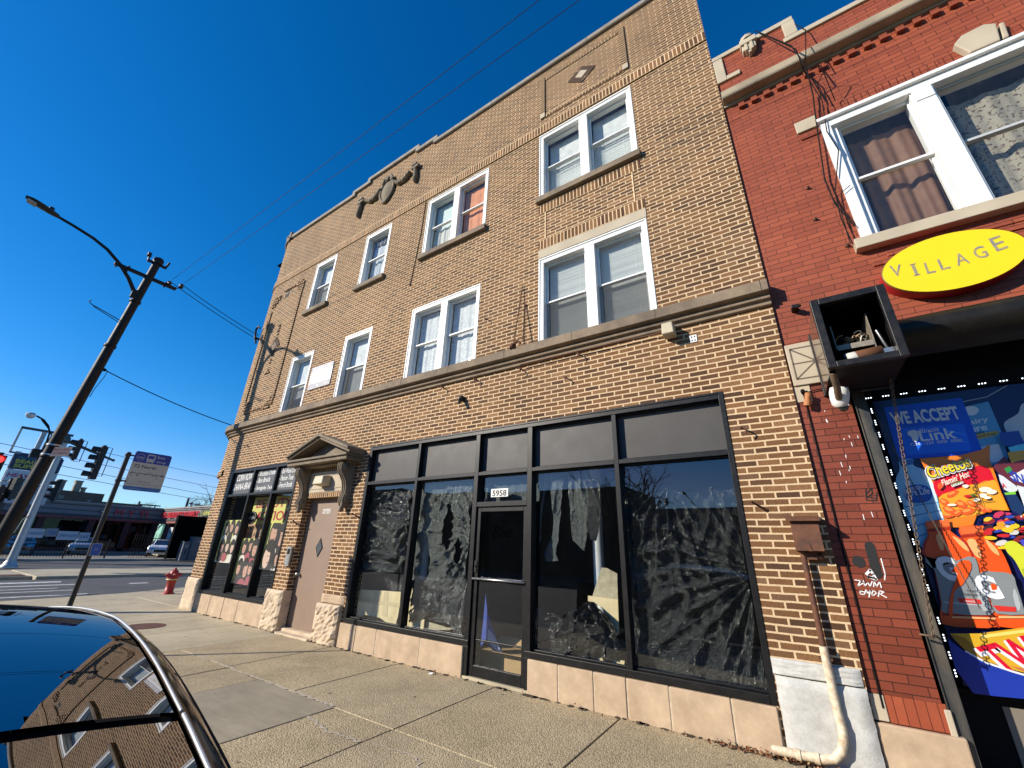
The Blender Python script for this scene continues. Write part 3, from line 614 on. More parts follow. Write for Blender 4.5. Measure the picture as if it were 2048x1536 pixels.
# ------------------------------------------------------------------ windows
def drape(mb, x0, x1, z0, z1, y, amp=0.02, waves=7, bottom=0.0, seed=1, tie=None):
    rg = random.Random(seed); ph = [rg.uniform(0, 6.28) for _ in range(4)]; nx, nz = 46, 14; rows = []
    for j in range(nz+1):
        t = j/nz; row = []
        for i in range(nx+1):
            s_ = i/nx; a = amp*(0.45+0.55*(1-t)); xx = lerp(x0, x1, s_)
            dy = a*math.sin(s_*waves*6.28+ph[0]+0.5*math.sin(t*3+ph[1]))+a*0.5*math.sin(s_*waves*2.3*6.28+ph[2])
            zz = lerp(z0+bottom*math.sin(s_*5+ph[3]), z1, t)
            row.append((xx, y+dy, zz))
        rows.append(row)
    mb.smooth = True; mb.grid(rows); mb.smooth = False
def slats(mb, x0, x1, z0, z1, y, pitch=0.026, tilt=0.6, skip=0):
    z = z0+0.03; k = 0; rg = random.Random(int(x0*100))
    while z < z1-0.02:
        k += 1
        if not (skip and rg.random() < skip):
            t = tilt+rg.uniform(-.06, .06); dy = 0.0125*math.cos(t); dz = 0.0125*math.sin(t)
            mb.face([(x0, y-dy, z+dz), (x1, y-dy, z+dz), (x1, y+dy, z-dz), (x0, y+dy, z-dz)])
        z += pitch
    mb.box(x0, x1, y-0.02, y+0.02, z1-0.03, z1); mb.box(x0, x1, y-0.012, y+0.012, z0, z0+0.02)
    for f in (0.22, 0.78):
        x = lerp(x0, x1, f); mb.box(x-0.001, x+0.001, y-0.0145, y-0.0135, z0, z1)
WLABEL = {'R2': 'double window with closed slatted blinds under stone lintel', 'R3': 'double window with half raised blinds', 'M2': 'double window with frosty lace curtains', 'M3': 'double window with coral red curtain',
          'B2': 'narrow window with pale shade and grey screen', 'B3': 'narrow window with pale blue curtain', 'A2': 'narrow window with lamp shadow, lower shade raised', 'A3': 'narrow window with grey lower screen'}
def cover(kind, parent, x0, x1, z0, z1, y, seed):
    q = MB(); zm = (z0+z1)/2
    if kind == 'blind': slats(q, x0, x1, z0, z1, y, 0.026, 0.95); q.build('blind', M['blind'], parent)
    elif kind == 'blind_open': slats(q, x0, x1, z0, zm+0.1, y, 0.05, 0.95, 0.08); q.build('blind', M['blind'], parent); q = MB(); q.face([(x0, y+0.05, z0), (x1, y+0.05, z0), (x1, y+0.05, z1), (x0, y+0.05, z1)]); q.build('roller_shade', M['shade_white'], parent)
    elif kind == 'lace': drape(q, x0, x1, z0, z1, y, 0.008, 3, 0, seed); q.build('lace_curtain', M['lace'], parent)
    elif kind == 'red': drape(q, x0, x1, z0+0.28, z1-0.05, y, 0.005, 3, 0.03, seed); q.build('curtain', M['curtain_red'], parent); q = MB(); q.box(x0, x1, y+0.05, y+0.06, z0, z0+0.36); q.build('dark_cloth', flat('navy_cloth', (0.03, 0.03, 0.05)), parent)
    elif kind == 'blue': drape(q, x0, x1, z0, z1-0.2, y, 0.02, 4, 0.02, seed); q.build('curtain', M['curtain_blue'], parent); q = MB(); drape(q, x0, x1, z1-0.24, z1, y-0.03, 0.015, 6, 0.03, seed+1); q.build('valance', flat('patterned_valance', (0.03, 0.03, 0.035)), parent)
    elif kind == 'sheer': drape(q, x0, x1, z0, zm, y, 0.02, 4, 0.0, seed); q.build('curtain', M['shade_cream'], parent); q = MB(); q.face([(x0, y+0.03, zm-0.1), (x1, y+0.03, zm-0.1), (x1, y+0.03, z1), (x0, y+0.03, z1)]); q.build('roller_shade', flat('pale_teal_shade', (0.50, 0.60, 0.58)), parent)
    elif kind == 'shade': q.face([(x0, y, z0), (x1, y, z0), (x1, y, z1), (x0, y, z1)]); q.box(x0, x1, y-0.012, y+0.002, z0, z0+0.02); q.build('roller_shade', M['shade_white'], parent)
    elif kind == 'shade_up': zl = z0+0.42; q.face([(x0, y, zl), (x1, y, zl), (x1, y, z1), (x0, y, z1)]); q.box(x0, x1, y-0.012, y+0.002, zl, zl+0.025); q.build('roller_shade', M['shade_white'], parent)
    elif kind == 'shade_grey': q.face([(x0, y, z0), (x1, y, z0), (x1, y, z1), (x0, y, z1)]); q.build('roller_shade', M['shade_grey'], parent)
    elif kind == 'drapes': drape(q, x0, x1, z0, z1, y, 0.018, 4, 0.0, seed); q.build('curtain', M['shade_cream'], parent)
def window(key, kinds, screens, split=0.0):
    x0, x1, z0, z1 = WIN[key]; dbl = len(kinds) == 2
    z0 = z0+(0.012 if key[1] == '2' else 0.012)
    f = MB(); jw = 0.095; hw = 0.105; yf = 0.004; yd = 0.20
    f.box(x0+0.002, x0+jw, yf, yd, z0, z1-hw); f.box(x1-jw, x1-0.002, yf, yd, z0, z1-hw); f.box(x0+0.002, x1-0.002, yf, yd, z1-hw+0.001, z1-0.002)
    # outer bead
    f.box(x0+0.002, x0+0.028, yf-0.014, yf-0.0005, z0, z1-0.03); f.box(x1-0.028, x1-0.002, yf-0.014, yf-0.0005, z0, z1-0.03); f.box(x0+0.002, x1-0.002, yf-0.016, yf-0.0005, z1-0.029, z1-0.002)
    f.box(x0+jw+.001, x1-jw-.001, 0.05, yd, z0, z0+0.035)
    bays = [(x0+jw, x1-jw)]
    if dbl:
        cx = (x0+x1)/2; f.box(cx-0.085, cx+0.085, yf+0.003, yd, z0+0.001, z1-hw-0.001); bays = [(x0+jw, cx-0.085), (cx+0.085, x1-jw)]
    wn = f.build('window', M['white'], bld, bevel=0.005, label=WLABEL[key])
    zt = z1-hw; zb = z0+0.035; zm = (zt+zb)/2+split
    for k, (a, c) in enumerate(bays):
        s = MB(); sw = 0.038
        def rect(a0, a1, b0, b1, y0, y1, wd):
            s.box(a0, a0+wd, y0, y1, b0, b1); s.box(a1-wd, a1, y0, y1, b0, b1); s.box(a0+wd+.0005, a1-wd-.0005, y0, y1, b1-wd, b1); s.box(a0+wd+.0005, a1-wd-.0005, y0, y1, b0, b0+wd)
        rect(a+0.003, c-0.003, zm-0.02, zt-0.003, 0.095, 0.120, sw); rect(a+0.003, c-0.003, zb+0.002, zm+0.022, 0.124, 0.150, sw)
        s.box(a+0.002, c-0.002, 0.082, 0.0945, zm-0.016, zm+0.012)
        s.build('sash', M['white'], wn, bevel=0.003)
        p = MB(); p.face([(a+sw, 0.107, zm), (c-sw, 0.107, zm), (c-sw, 0.107, zt-sw), (a+sw, 0.107, zt-sw)]); p.face([(a+sw, 0.137, zb+sw), (c-sw, 0.137, zb+sw), (c-sw, 0.137, zm), (a+sw, 0.137, zm)])
        p.build('pane', M['glass'], wn)
        if screens[k]:
            p = MB(); p.face([(a+0.012, 0.100, zb+0.01), (c-0.012, 0.100, zb+0.01), (c-0.012, 0.100, zm-0.015), (a+0.012, 0.100, zm-0.015)])
            p.build('insect_screen', M['screen'], wn)
        cover(kinds[k], wn, a+0.015, c-0.015, zb+0.005, zt-0.005, 0.215, k+ord(key[0]) % 7)
window('R2', ['blind', 'blind'], [1, 1]); window('R3', ['blind_open', 'blind_open'], [0, 0]); window('M2', ['lace', 'lace'], [0, 0]); window('M3', ['sheer', 'red'], [0, 0])
window('B2', ['shade'], [1]); window('B3', ['blue'], [0]); window('A2', ['shade_up'], [1], 0.0); window('A3', ['shade'], [1])
# ------------------------------------------------------------------ ornament
def rowbox(mb, x0, x1, z0, z1, p=0.022): mb.box(x0, x1, -p, 0.0, z0, z1)
for z_ in (11.10, 9.93): b = MB(); rowbox(b, -2.77, -1.15, z_, z_+0.078, 0.014); b.build('panel_course', M['dark_header'], bld)
for x0, x1 in ((-2.885, -2.785), (-1.125, -1.025)):
    b = MB(); rowbox(b, x0, x1, 10.06, 11.22, 0.03); b.build('panel_strip', M['dark_stack'], bld)
    b = MB(); rowbox(b, x0-.002, x1+.002, 9.93, 10.055, 0.034); b.build('panel_corner_block', M['stone_pale'], bld)
def diamond(cx, cz, hw, hz, inner, mt_in, nm):
    q = MB(); o = [(cx-hw, cz), (cx, cz-hz), (cx+hw, cz), (cx, cz+hz)]; i = [(cx+(x-cx)*inner, cz+(z-cz)*inner) for x, z in o]
    for k in range(4):
        k2 = (k+1) % 4
        for t in range(7):     # radial header bricks with mortar gaps
            t0, t1 = t/7+0.02, (t+1)/7-0.02
            L = lambda P, t_: (lerp(P[k][0], P[k2][0], t_), lerp(P[k][1], P[k2][1], t_))
            q.prism_y([L(o, t0), L(o, t1), L(i, t1), L(i, t0)], -0.022, 0.0)
    q.build(nm, surf('dark_brick_'+nm, (0.095, 0.052, 0.03), 0.85, 0.3, 40, 0.5, 90), bld)
    q = MB(); q.prism_y([(cx+(x-cx)*1.0, cz+(z-cz)*1.0) for x, z in o], -0.008, 0.0); q.build(nm+'_bed', surf('pale_mortar_'+nm, TMOR, 0.9, 0.15, 20), bld)
    if mt_in: q = MB(); q.prism_y([(cx+(x-cx)*inner*0.9, cz+(z-cz)*inner*0.9) for x, z in o], -0.026, 0.0); q.build(nm+'_stone', M[mt_in], bld)
diamond(-1.945, 10.57, 0.30, 0.255, 0.50, 'stone_pale', 'diamond')
diamond(-11.96, 6.97, 0.29, 0.33, 0.55, 'stone_trim', 'diamond')
# tall panel outline on the corner bay with keyed brick clusters
q = MB()
for x, z0, z1 in ((-11.20, 5.20, 8.72), (-12.80, 5.20, 8.40)):
    z = z0
    while z < z1: q.box(x-0.045, x+0.045, -0.03, 0.0, z+0.006, z+0.058); z += 0.0671
    q.box(x-0.03, x+0.03, -0.014, 0, z0, z1)
q.box(-12.3, -11.66, -0.03, 0, 9.00, 9.05); q.box(-12.3, -11.66, -0.03, 0, 4.98, 5.03)
for cx, cz, sx, sz in ((-11.35, 8.93, 1, 1), (-12.65, 8.75, -1, 1), (-11.4, 5.12, 1, -1), (-12.55, 5.12, -1, -1)):
    for i in range(4):
        for j in range(4):
            if i+j < 2 or (i == 3 and j == 3): continue
            q.box(cx+sx*(i-1.5)*0.115-0.045, cx+sx*(i-1.5)*0.115+0.045, -0.03-0.006*((i+j) % 2), 0, cz+sz*(j-1.5)*0.10-0.036, cz+sz*(j-1.5)*0.10+0.036)
for z in (7.36, 7.46, 7.56, 7.66): q.box(-12.02, -11.93, -0.03, 0, z, z+0.05)
for z in (6.08, 6.17, 6.40, 6.50): q.box(-11.99, -11.93, -0.03, 0, z, z+0.05)
q.box(-12.08, -11.84, -0.03, 0, 6.08, 6.14)
q.build('corner_panel', M['tan'], bld)
b = MB(); b.box(-12.20, -11.98, -0.004, 0, 8.74, 9.03); b.build('vent_hole', M['black'], bld)
b = MB(); b.box(-12.14, -12.02, -0.012, 0, 8.86, 8.90); b.build('vent_bar', M['stone_pale'], bld)
# stone cartouche with garlands
b = MB(); rows = []
for i in range(13):
    t = i/12; rr = 1-t; row = []
    for k in range(26):
        a = k/26*2*math.pi; zz = math.sin(a); xx = math.cos(a)
        hw = 0.27*(1.0 if zz > 0 else 1-0.35*zz*zz); row.append((-7.79+xx*hw*max(rr, 0.02), -0.02-0.085*(1-rr**2), 10.74+zz*0.42*max(rr, .02)))
    rows.append(row)
b.smooth = True; b.grid(rows, closed_u=True)
rim = [(-7.79+math.cos(k/30*6.2832)*0.27*(1.0 if math.sin(k/30*6.2832) > 0 else 1-0.35*math.sin(k/30*6.2832)**2), -0.035, 10.74+0.42*math.sin(k/30*6.2832)) for k in range(30)]
b.tube(rim, 0.045, 8, ring=True)
b.tube([(-7.99, -0.05, 11.05), (-7.93, -0.07, 11.19), (-7.84, -0.07, 11.19), (-7.79, -0.06, 11.10), (-7.74, -0.07, 11.19), (-7.65, -0.07, 11.19), (-7.59, -0.05, 11.05)], 0.055, 8)
b.build('cartouche', M['stone'], bld)
for sx in (-1, 1):
    b = MB(); X = lambda d: -7.79+sx*d
    rg = random.Random(5+sx)
    def swag(pts, r0):
        for i in range(len(pts)-1):
            for t in (0, 0.33, 0.66):
                x = lerp(pts[i][0], pts[i+1][0], t); z = lerp(pts[i][1], pts[i+1][1], t); r = r0[i]*(1-t)+r0[i+1]*t
                b.ball((X(x)+rg.uniform(-.01, .01), -0.05, z+rg.uniform(-.012, .012)), r, 0.075, r*0.9, 9, 6)
    swag([(0.26, 10.92), (0.36, 10.82), (0.50, 10.72), (0.68, 10.72), (0.82, 10.79), (0.95, 10.90)], [0.04, 0.058, 0.07, 0.07, 0.058, 0.045])
    swag([(1.12, 10.88), (1.14, 10.72), (1.16, 10.52), (1.16, 10.34)], [0.05, 0.065, 0.06, 0.04])
    b.box(X(1.0), X(1.24), -0.11, 0, 10.86, 10.96); b.box(X(1.03), X(1.19), -0.13, 0, 10.95, 11.02)
    b.build('garland', M['stone'], bld)
# ------------------------------------------------------------------ stone plinths and door piers
def panels(xs, z1, nm, y=-0.035, mt='stone_base', z0=-0.02):
    q = MB(); rg = random.Random(int(xs[0]*10))
    for x0, x1 in zip(xs, xs[1:]):
        dy = rg.uniform(-0.004, 0.004); q.box(x0+0.008, x1-0.008, y+dy, 0.1, z0, z1)
    q.build(nm, M[mt], bld, bevel=0.007)
    q = MB(); q.box(xs[0]+0.004, xs[-1]-0.004, y+0.008, 0.08, z0, z1-0.006); q.build(nm+'_grout', M['caulk'], bld)
panels([-6.73, -6.29, -5.79, -4.84, -4.04], 0.355, 'plinth'); panels([-3.03, -2.61, -2.17, -1.80, -1.36, -0.80, -0.425], 0.355, 'plinth'); panels([-12.30, -11.55, -10.90, -10.26, -9.20], 0.395, 'plinth')
def rough_block(x0, x1, y0, z0, z1, nm, mt, amp=0.03, seed=1, y1=0.12):
    rg = random.Random(seed); q = MB(); nx, nz = 12, 16; rows = []
    for j in range(nz+1):
        row = []
        for i in range(nx+1):
            edge = min(i, nx-i, j, nz-j)
            a = amp*(0.25 if edge == 0 else 1.0)
            row.append((lerp(x0, x1, i/nx)+(rg.uniform(-1, 1)*amp*0.35), (y0+0.03 if edge == 0 else y0)+rg.uniform(-1, 0.6)*a, lerp(z0, z1, j/nz)+(0 if edge == 0 else rg.uniform(-1, 1)*amp*0.3)))
        rows.append(row)
    q.smooth = amp < 0.02; q.grid(rows); q.smooth = False
    for seq in ([r[0] for r in rows], [r[-1] for r in reversed(rows)], list(reversed(rows[0])), rows[-1]):
        for p, r in zip(seq, seq[1:]): q.face([p, r, (r[0], y1, r[2]), (p[0], y1, p[2])])
    return q.build(nm, M[mt], bld)
rough_block(-9.20, -8.58, -0.09, -0.02, 0.70, 'pier_stone', 'stone_rough', 0.022, 3); rough_block(-7.42, -6.76, -0.10, -0.02, 0.60, 'pier_stone', 'stone_rough', 0.024, 4)
rough_block(-7.41, -6.745, -0.035, 0.605, 0.745, 'pier_cap', 'stone_base', 0.006, 6)
rough_block(-13.06, -12.36, -0.06, -0.02, 0.70, 'pier_stone', 'stone_rough', 0.016, 8)
rough_block(-0.405, 0.245, -0.05, -0.04, 0.60, 'pier_stone', 'white_stone', 0.008, 9); rough_block(-0.415, 0.235, -0.038, 0.605, 0.735, 'pier_cap', 'white_stone', 0.006, 10)
# ------------------------------------------------------------------ residential door, pediment
b = MB(); b.box(-8.60, -7.35, 0.145, 0.17, 0.075, 2.455); d1 = b.build('house_door', M['brown_door'], bld, label='plain brown door with small diamond window')
b = MB(); cx, cz = -8.02+0.02, 1.505; b.prism_y([(cx-0.115, cz), (cx, cz-0.18), (cx+0.115, cz), (cx, cz+0.18)], 0.137, 0.146); b.build('door_window_trim', M['black_frame'], d1)
b = MB(); b.prism_y([(cx-0.09, cz), (cx, cz-0.145), (cx+0.09, cz), (cx, cz+0.145)], 0.1335, 0.1372); b.build('door_window', flat('dark_pane', (0.10, 0.11, 0.12), 0.15, coat=0.5), d1)
b = MB(); b.lathe([(0.028, 0), (0.03, 0.012), (0.012, 0.016), (0.012, 0.04), (0.032, 0.05), (0.034, 0.07), (0.02, 0.085), (0, 0.088)], (-8.50, 0.145, 1.00), 14, (0, -1, 0)); b.box(-8.54, -8.527, 0.14, 0.146, 0.86, 1.16); b.build('door_knob', M['steel'], d1)
b = MB(); b.cur = 0; b.box(-8.12, -7.86, 0.1425, 0.146, 2.155, 2.245); b.cur = 1; b.text('4330-32', (-7.99, 0.1415, 2.165), X_, Z_, 0.235, 0.07, 0.01, align='CENTER'); b.build('number_plate', [flat('plate_silver', (0.62, 0.60, 0.55)), flat('plate_ink', (0.12, 0.09, 0.07))], d1)
b = MB(); b.box(-8.60, -7.39, 0.02, 0.15, -0.02, 0.075); b.box(-8.50, -7.45, -0.12, 0.02, -0.02, 0.03); b.build('door_step', M['stone_rough'], bld, bevel=0.012)
ped = MB(); s_ = ped
PX0, PX1, PA = -8.98, -6.92, -7.95
# flat cornice, raking cornice and recessed tympanum
for y, z0, z1, e in ((-0.36, 3.10, 3.17, 0.0), (-0.40, 3.175, 3.22, 0.03)): s_.box(PX0-e, PX1+e, y, -0.001, z0, z1)
for y, z0, z1 in ((-0.22, 3.06, 3.098),): s_.box(PX0+0.08, PX1-0.08, y, -0.001, z0, z1)
for sgn in (-1, 1):
    e = 0.05; xe = PX0-e if sgn < 0 else PX1+e
    for y, dz0, dz1 in ((-0.41, 0.055, 0.115), (-0.36, 0.0, 0.054)):
        s_.prism_y([(xe, 3.222+dz0), (PA, 3.60+dz0), (PA, 3.60+dz1), (xe, 3.222+dz1)], y, -0.001)
s_.prism_y([(PX0+0.1, 3.221), (PX1-0.1, 3.221), (PA, 3.598)], -0.10, -0.001)
s_.build('door_pediment', M['stone'], bld, bevel=0.006)
for xc in (-8.64, -7.17):     # scrolled brackets
    b = MB(); prof = [(0.0, 3.06), (-0.27, 3.06), (-0.285, 2.98), (-0.27, 2.89), (-0.20, 2.82), (-0.135, 2.72), (-0.105, 2.60), (-0.10, 2.49), (-0.125, 2.43), (-0.14, 2.36), (-0.11, 2.28), (-0.06, 2.25), (0.0, 2.27)]
    b.prism([(xc, y, z) for y, z in prof], (-0.085, 0, 0), (0.085, 0, 0))
    for dx in (-0.055, 0.0, 0.055): b.tube([(xc+dx, y-0.008, z) for y, z in prof[1:-1]], 0.018, 6)
    for z, r in ((2.97, 0.075), (2.35, 0.05)): b.lathe([(0, -0.10), (r, -0.10), (r, 0.10), (0, 0.10)], (xc, -0.20 if r > .06 else -0.085, z), 14, (1, 0, 0))
    for k in range(5): b.ball((xc+random.uniform(-.05, .05), -0.10, 2.20+0.03*k), 0.04, 0.05, 0.045, 8, 6)
    b.build('door_bracket', M['stone'], bld)
b = MB(); b.box(-8.53, -7.28, -0.03, 0.0, 2.56, 2.98); b.build('door_panel', M['stone_pale'], bld, bevel=0.006)
b = MB(); b.box(-8.46, -7.35, -0.042, -0.0305, 2.63, 2.645); b.box(-8.46, -7.35, -0.042, -0.0305, 2.90, 2.915); b.box(-8.46, -8.445, -0.042, -0.0305, 2.646, 2.899); b.box(-7.365, -7.35, -0.042, -0.0305, 2.646, 2.899); b.build('door_panel_bead', M['stone_pale'], bld)
soldier(-8.50, -7.30, 2.46, 2.555, -0.02); soldier(-8.50, -7.30, 2.985, 3.055, -0.02, 'dark_header')
lamp = MB(); lamp.cur = 0; lamp.hexa([(-8.09, -0.24, 2.69), (-7.76, -0.24, 2.69), (-7.76, -0.032, 2.67), (-8.09, -0.032, 2.67), (-8.07, -0.22, 2.86), (-7.78, -0.22, 2.86), (-7.76, -0.032, 2.88), (-8.09, -0.032, 2.88)])
tag(lamp.build('wall_lamp', M['beige_box'], bevel=0.02), 'cream box lamp mounted over the brown door', 'lamp')
b = MB(); b.cur = 0; b.box(-8.80, -8.655, -0.05, -0.001, 1.14, 1.50); b.cur = 1; b.box(-8.775, -8.68, -0.053, -0.0505, 1.36, 1.46); b.cur = 2
for r_ in range(3):
    for c_ in range(2): b.box(-8.765+c_*0.045, -8.735+c_*0.045, -0.055, -0.0505, 1.18+r_*0.05, 1.205+r_*0.05)
tag(b.build('intercom', [M['steel'], M['black'], M['grey_sash']], bevel=0.004), 'steel intercom panel on brick pier left of the brown door', 'intercom')
# ================================================================== SHOPFRONTS
def shopfront(nm, x0, x1, z0, z1, mulls, bar, label, yf=-0.012, yb=0.13, fw=0.055, gap=None):
    f = MB()
    f.box(x0, x0+fw+.02, yf, yb, z0, z1); f.box(x1-fw, x1, yf, yb, z0, z1)
    f.box(x0+fw+.021, x1-fw-.001, yf, yb, z1-0.085, z1); [f.box(u, v, yf-0.006, yb, z0, z0+0.07) for u, v in ([(x0+fw+.021, gap[0]), (gap[1], x1-fw-.001)] if gap else [(x0+fw+.021, x1-fw-.001)])]
    f.box(x0+fw+.021, x1-fw-.001, yf-0.010, yf-0.0005, z1-0.03, z1-0.004)
    for (a, c, zb) in mulls: f.box(a, c, yf+0.002, yb, zb, z1-0.0855)
    edges = [x0+fw+.02] + [v for a, c, _ in mulls for v in (a, c)] + [x1-fw]
    for i in range(0, len(edges), 2): f.box(edges[i]+.0005, edges[i+1]-.0005, yf+0.004, yb, bar-0.027, bar+0.027)
    # glazing beads
    for i in range(0, len(edges), 2):
        a, c = edges[i], edges[i+1]
        for zz in (z0+0.0705, bar+0.0275): f.box(a+.001, c-.001, 0.04, 0.085, zz, zz+0.018)
        for zz in (bar-0.0275, z1-0.0855): f.box(a+.001, c-.001, 0.04, 0.085, zz-0.018, zz)
    return f.build(nm, M['black_frame'], bld, bevel=0.004, label=label), edges
ML = [(-5.36, -5.30, 0.431), (-4.055, -3.975, 0.0), (-3.085, -3.005, 0.0), (-1.785, -1.725, 0.431)]
f = MB(); BAR = 2.66
sf, E_ = shopfront('shopfront', -6.70, -0.42, 0.362, 3.378, [ML[0], (-4.055, -3.975, 0.431), (-3.085, -3.005, 0.431), ML[3]], BAR, 'long black framed shopfront covered inside with plastic sheeting', gap=(-3.976, -3.084))
for i in range(0, 10, 2):
    a, c = E_[i], E_[i+1]
    p = MB(); p.box(a-.01, c+.01, 0.088, 0.096, BAR+0.02, 3.30); p.build('transom_panel', M['grey_panel'], sf)
    if i == 4: continue
    p = MB(); p.face([(a-.005, 0.09, 0.425), (c+.005, 0.09, 0.425), (c+.005, 0.09, BAR-.02), (a-.005, 0.09, BAR-.02)]); p.build('pane', M['shop_glass'], sf)
# glazed door in the shopfront
p = MB(); a, c = E_[4], E_[5]
for x_ in (a-0.0803, c+0.0003): p = MB(); p.box(x_, x_+0.08, -0.010, 0.13, 0.0, 0.3615); p.build('door_post', M['black_frame'], sf, bevel=0.004)
p = MB(); p.box(a+.001, c-.001, -0.008, 0.12, 2.165, 2.235); p.build('door_head', M['black_frame'], sf, bevel=0.004)
p = MB(); p.face([(a, 0.085, 2.23), (c, 0.085, 2.23), (c, 0.085, BAR-.02), (a, 0.085, BAR-.02)]); p.build('pane', M['shop_glass'], sf)
dr = MB(); dx0, dx1 = a+0.004, c-0.004
dr.box(dx0, dx0+0.07, 0.02, 0.065, 0.03, 2.16); dr.box(dx1-0.06, dx1, 0.02, 0.065, 0.03, 2.16); dr.box(dx0+.0705, dx1-.0605, 0.02, 0.065, 2.095, 2.16); dr.box(dx0+.0705, dx1-.0605, 0.02, 0.065, 0.03, 0.155); dr.box(dx0+.0705, dx1-.0605, 0.022, 0.063, 1.165, 1.20)
door = dr.build('shop_door', M['black_frame'], bld, bevel=0.004, label='glazed black shop door with a push bar')
p = MB(); p.face([(dx0+.06, 0.045, 0.15), (dx1-.05, 0.045, 0.15), (dx1-.05, 0.045, 2.10), (dx0+.06, 0.045, 2.10)]); p.build('pane', M['shop_glass'], door)
p = MB(); p.tube([(dx0+.02, 0.02, 1.19), (dx0+.02, -0.03, 1.19), (dx1-.02, -0.03, 1.19), (dx1-.02, 0.02, 1.19)], 0.014, 8); p.build('push_bar', M['steel'], door)
p = MB(); p.box(dx0+.01, dx0+.05, 0.008, 0.0195, 1.27, 1.42); p.lathe([(0.014, 0), (0.014, 0.008), (0, 0.009)], (dx0+.03, 0.008, 1.35), 10, (0, -1, 0)); p.build('lock_plate', M['black_metal'], door)
p = MB(); p.box(-4.05, -3.02, -0.02, 0.14, -0.02, 0.028); p.build('threshold', M['conc'], bld, bevel=0.008)
scr = flat('marker_ink', (0.0012, 0.0012, 0.0012), 0.9, spec=0.0)
p = MB(); p.text('Blue', (-3.70, 0.0425, 1.72), (1, 0, 0.06), (0.12, 0, 1), 0.34, 0.17, -0.012, shear=0.3); p.text('222', (-3.58, 0.0425, 1.60), X_, Z_, 0.12, 0.05, -0.012, shear=0.3); p.build('scrawl', scr, door)
p = MB(); p.cur = 0; p.box(-3.775, -3.465, 0.078, 0.083, 2.31, 2.43); p.cur = 1; p.text('5958', (-3.62, 0.077, 2.325), X_, Z_, 0.26, 0.09, 0.03, align='CENTER')
tag(p.build('house_number', [flat('number_white', (0.78, 0.77, 0.72)), flat('number_black', (0.015, 0.015, 0.015))]), 'white house number sticker reading 5958 above the shop door', 'number sign')
# left shopfront of the braiding salon
ls, E2 = shopfront('shopfront', -12.32, -9.12, 0.40, 3.328, [(-11.165, -11.10, 0.471), (-10.10, -10.035, 0.471)], 2.655, 'narrow shopfront with hand painted fascia boards and hair posters')
txt = [['CORN ROW', 'GHANA BRAID'], ['- Knotless Under', '- Box Braids', '- Senegales Twist'], ['- Bob Weave Crochet', '- Passion Twist', '- French Braids']]
bw_, bk_ = flat('chalk_white', (0.82, 0.82, 0.79), 0.8), flat('slate_board', (0.060, 0.062, 0.066), 0.5, var=0.15)
for i in range(3):
    a, c = E2[2*i], E2[2*i+1]
    p = MB(); p.cur = 0; p.box(a-.01, c+.01, 0.06, 0.07, 2.67, 3.25); p.cur = 1
    n = len(txt[i]); x0 = a+0.06; wd = (c-a)-0.10
    for k, t in enumerate(txt[i]):
        hh = 0.165 if n == 2 else 0.118; zz = (3.03-0.24*k) if n == 2 else (3.09-0.165*k)
        w_ = wd*(0.92, 1.0, 0, 0)[k] if n == 2 else wd*((0.92, 0.70, 0.95), (0.97, 0.78, 0.78))[i-1][k]
        p.text(t, (x0+(0.08 if n == 2 and k == 0 else 0.0), 0.0585, zz), (1, 0, random.uniform(-.02, .03)), (0.03, 0, 1), w_*(0.86 if n == 2 and k == 0 else 1), hh, 0.004, shear=0.12)
    p.build('fascia_board', [bk_, bw_], ls)
    p = MB(); p.face([(a-.005, 0.09, 0.465), (c+.005, 0.09, 0.465), (c+.005, 0.09, 2.63), (a-.005, 0.09, 2.63)]); p.build('pane', M['shop_glass'], ls)
# hair style posters: yellow card with dark hair and warm face shapes
pcol = [flat('poster_yellow', (0.85, 0.78, 0.22), 0.6), flat('hair_dark', (0.030, 0.020, 0.018), 0.6), flat('skin_warm', (0.66, 0.36, 0.26), 0.6), flat('skin_light', (0.80, 0.55, 0.43), 0.6), flat('poster_cream', (0.85, 0.76, 0.66), 0.6), flat('cloth_rose', (0.45, 0.10, 0.12), 0.6)]
def poster(nm, x0, x1, z0, z1, cells, label, y=0.105, seed=1, hair2=1):
    p = MB(); rg = random.Random(seed); p.cur = 0; p.box(x0, x1, y, y+0.004, z0, z1)
    p.cur = 4; p.box(x0, x1, y-0.001, y-0.0001, z0, z0+0.05)
    def ell(cx, cz, rx, rz, mi, lay, n=18, th=0.0): 
        p.cur = mi; p.face([(min(x1, max(x0, cx+rx*math.cos(-k/n*6.283))), y-0.001*lay, min(z1, max(z0, cz+rz*math.sin(-k/n*6.283)))) for k in range(n)])
    for lay0, (cx, cz, r) in enumerate(cells):
        X = lerp(x0, x1, cx); Z = lerp(z0, z1, cz); r = r*(x1-x0); L = 2+lay0*6
        ell(X, Z-0.3*r, r*1.02, r*1.75, 1, L*0.3); ell(X+rg.uniform(-.02, .02), Z-1.9*r, r*1.0, r*0.75, rg.choice((5, 1, 4)), (L+1)*0.3)
        ell(X+rg.uniform(-.3, .3)*r, Z-0.15*r, r*0.55, r*0.85, rg.choice((2, 3)), (L+2)*0.3)
        fx = X+rg.uniform(-.1, .1)*r
        for s_ in (-1, 1): ell(fx+s_*0.2*r, Z+0.0*r, r*0.09, r*0.05, 1, (L+3)*0.3, 8)
        ell(fx, Z-0.52*r, r*0.14, r*0.06, 5, (L+3)*0.3, 8); ell(X+rg.uniform(-.1, .1)*r, Z+0.75*r, r*0.72, r*0.42, 1, (L+4)*0.3)
    tag(p.build(nm, pcol), label, 'poster', 'hair style posters in the shop window')
six = [(0.22, 0.80, 0.15), (0.52, 0.84, 0.15), (0.82, 0.80, 0.15), (0.22, 0.36, 0.15), (0.52, 0.38, 0.15), (0.82, 0.36, 0.15)]
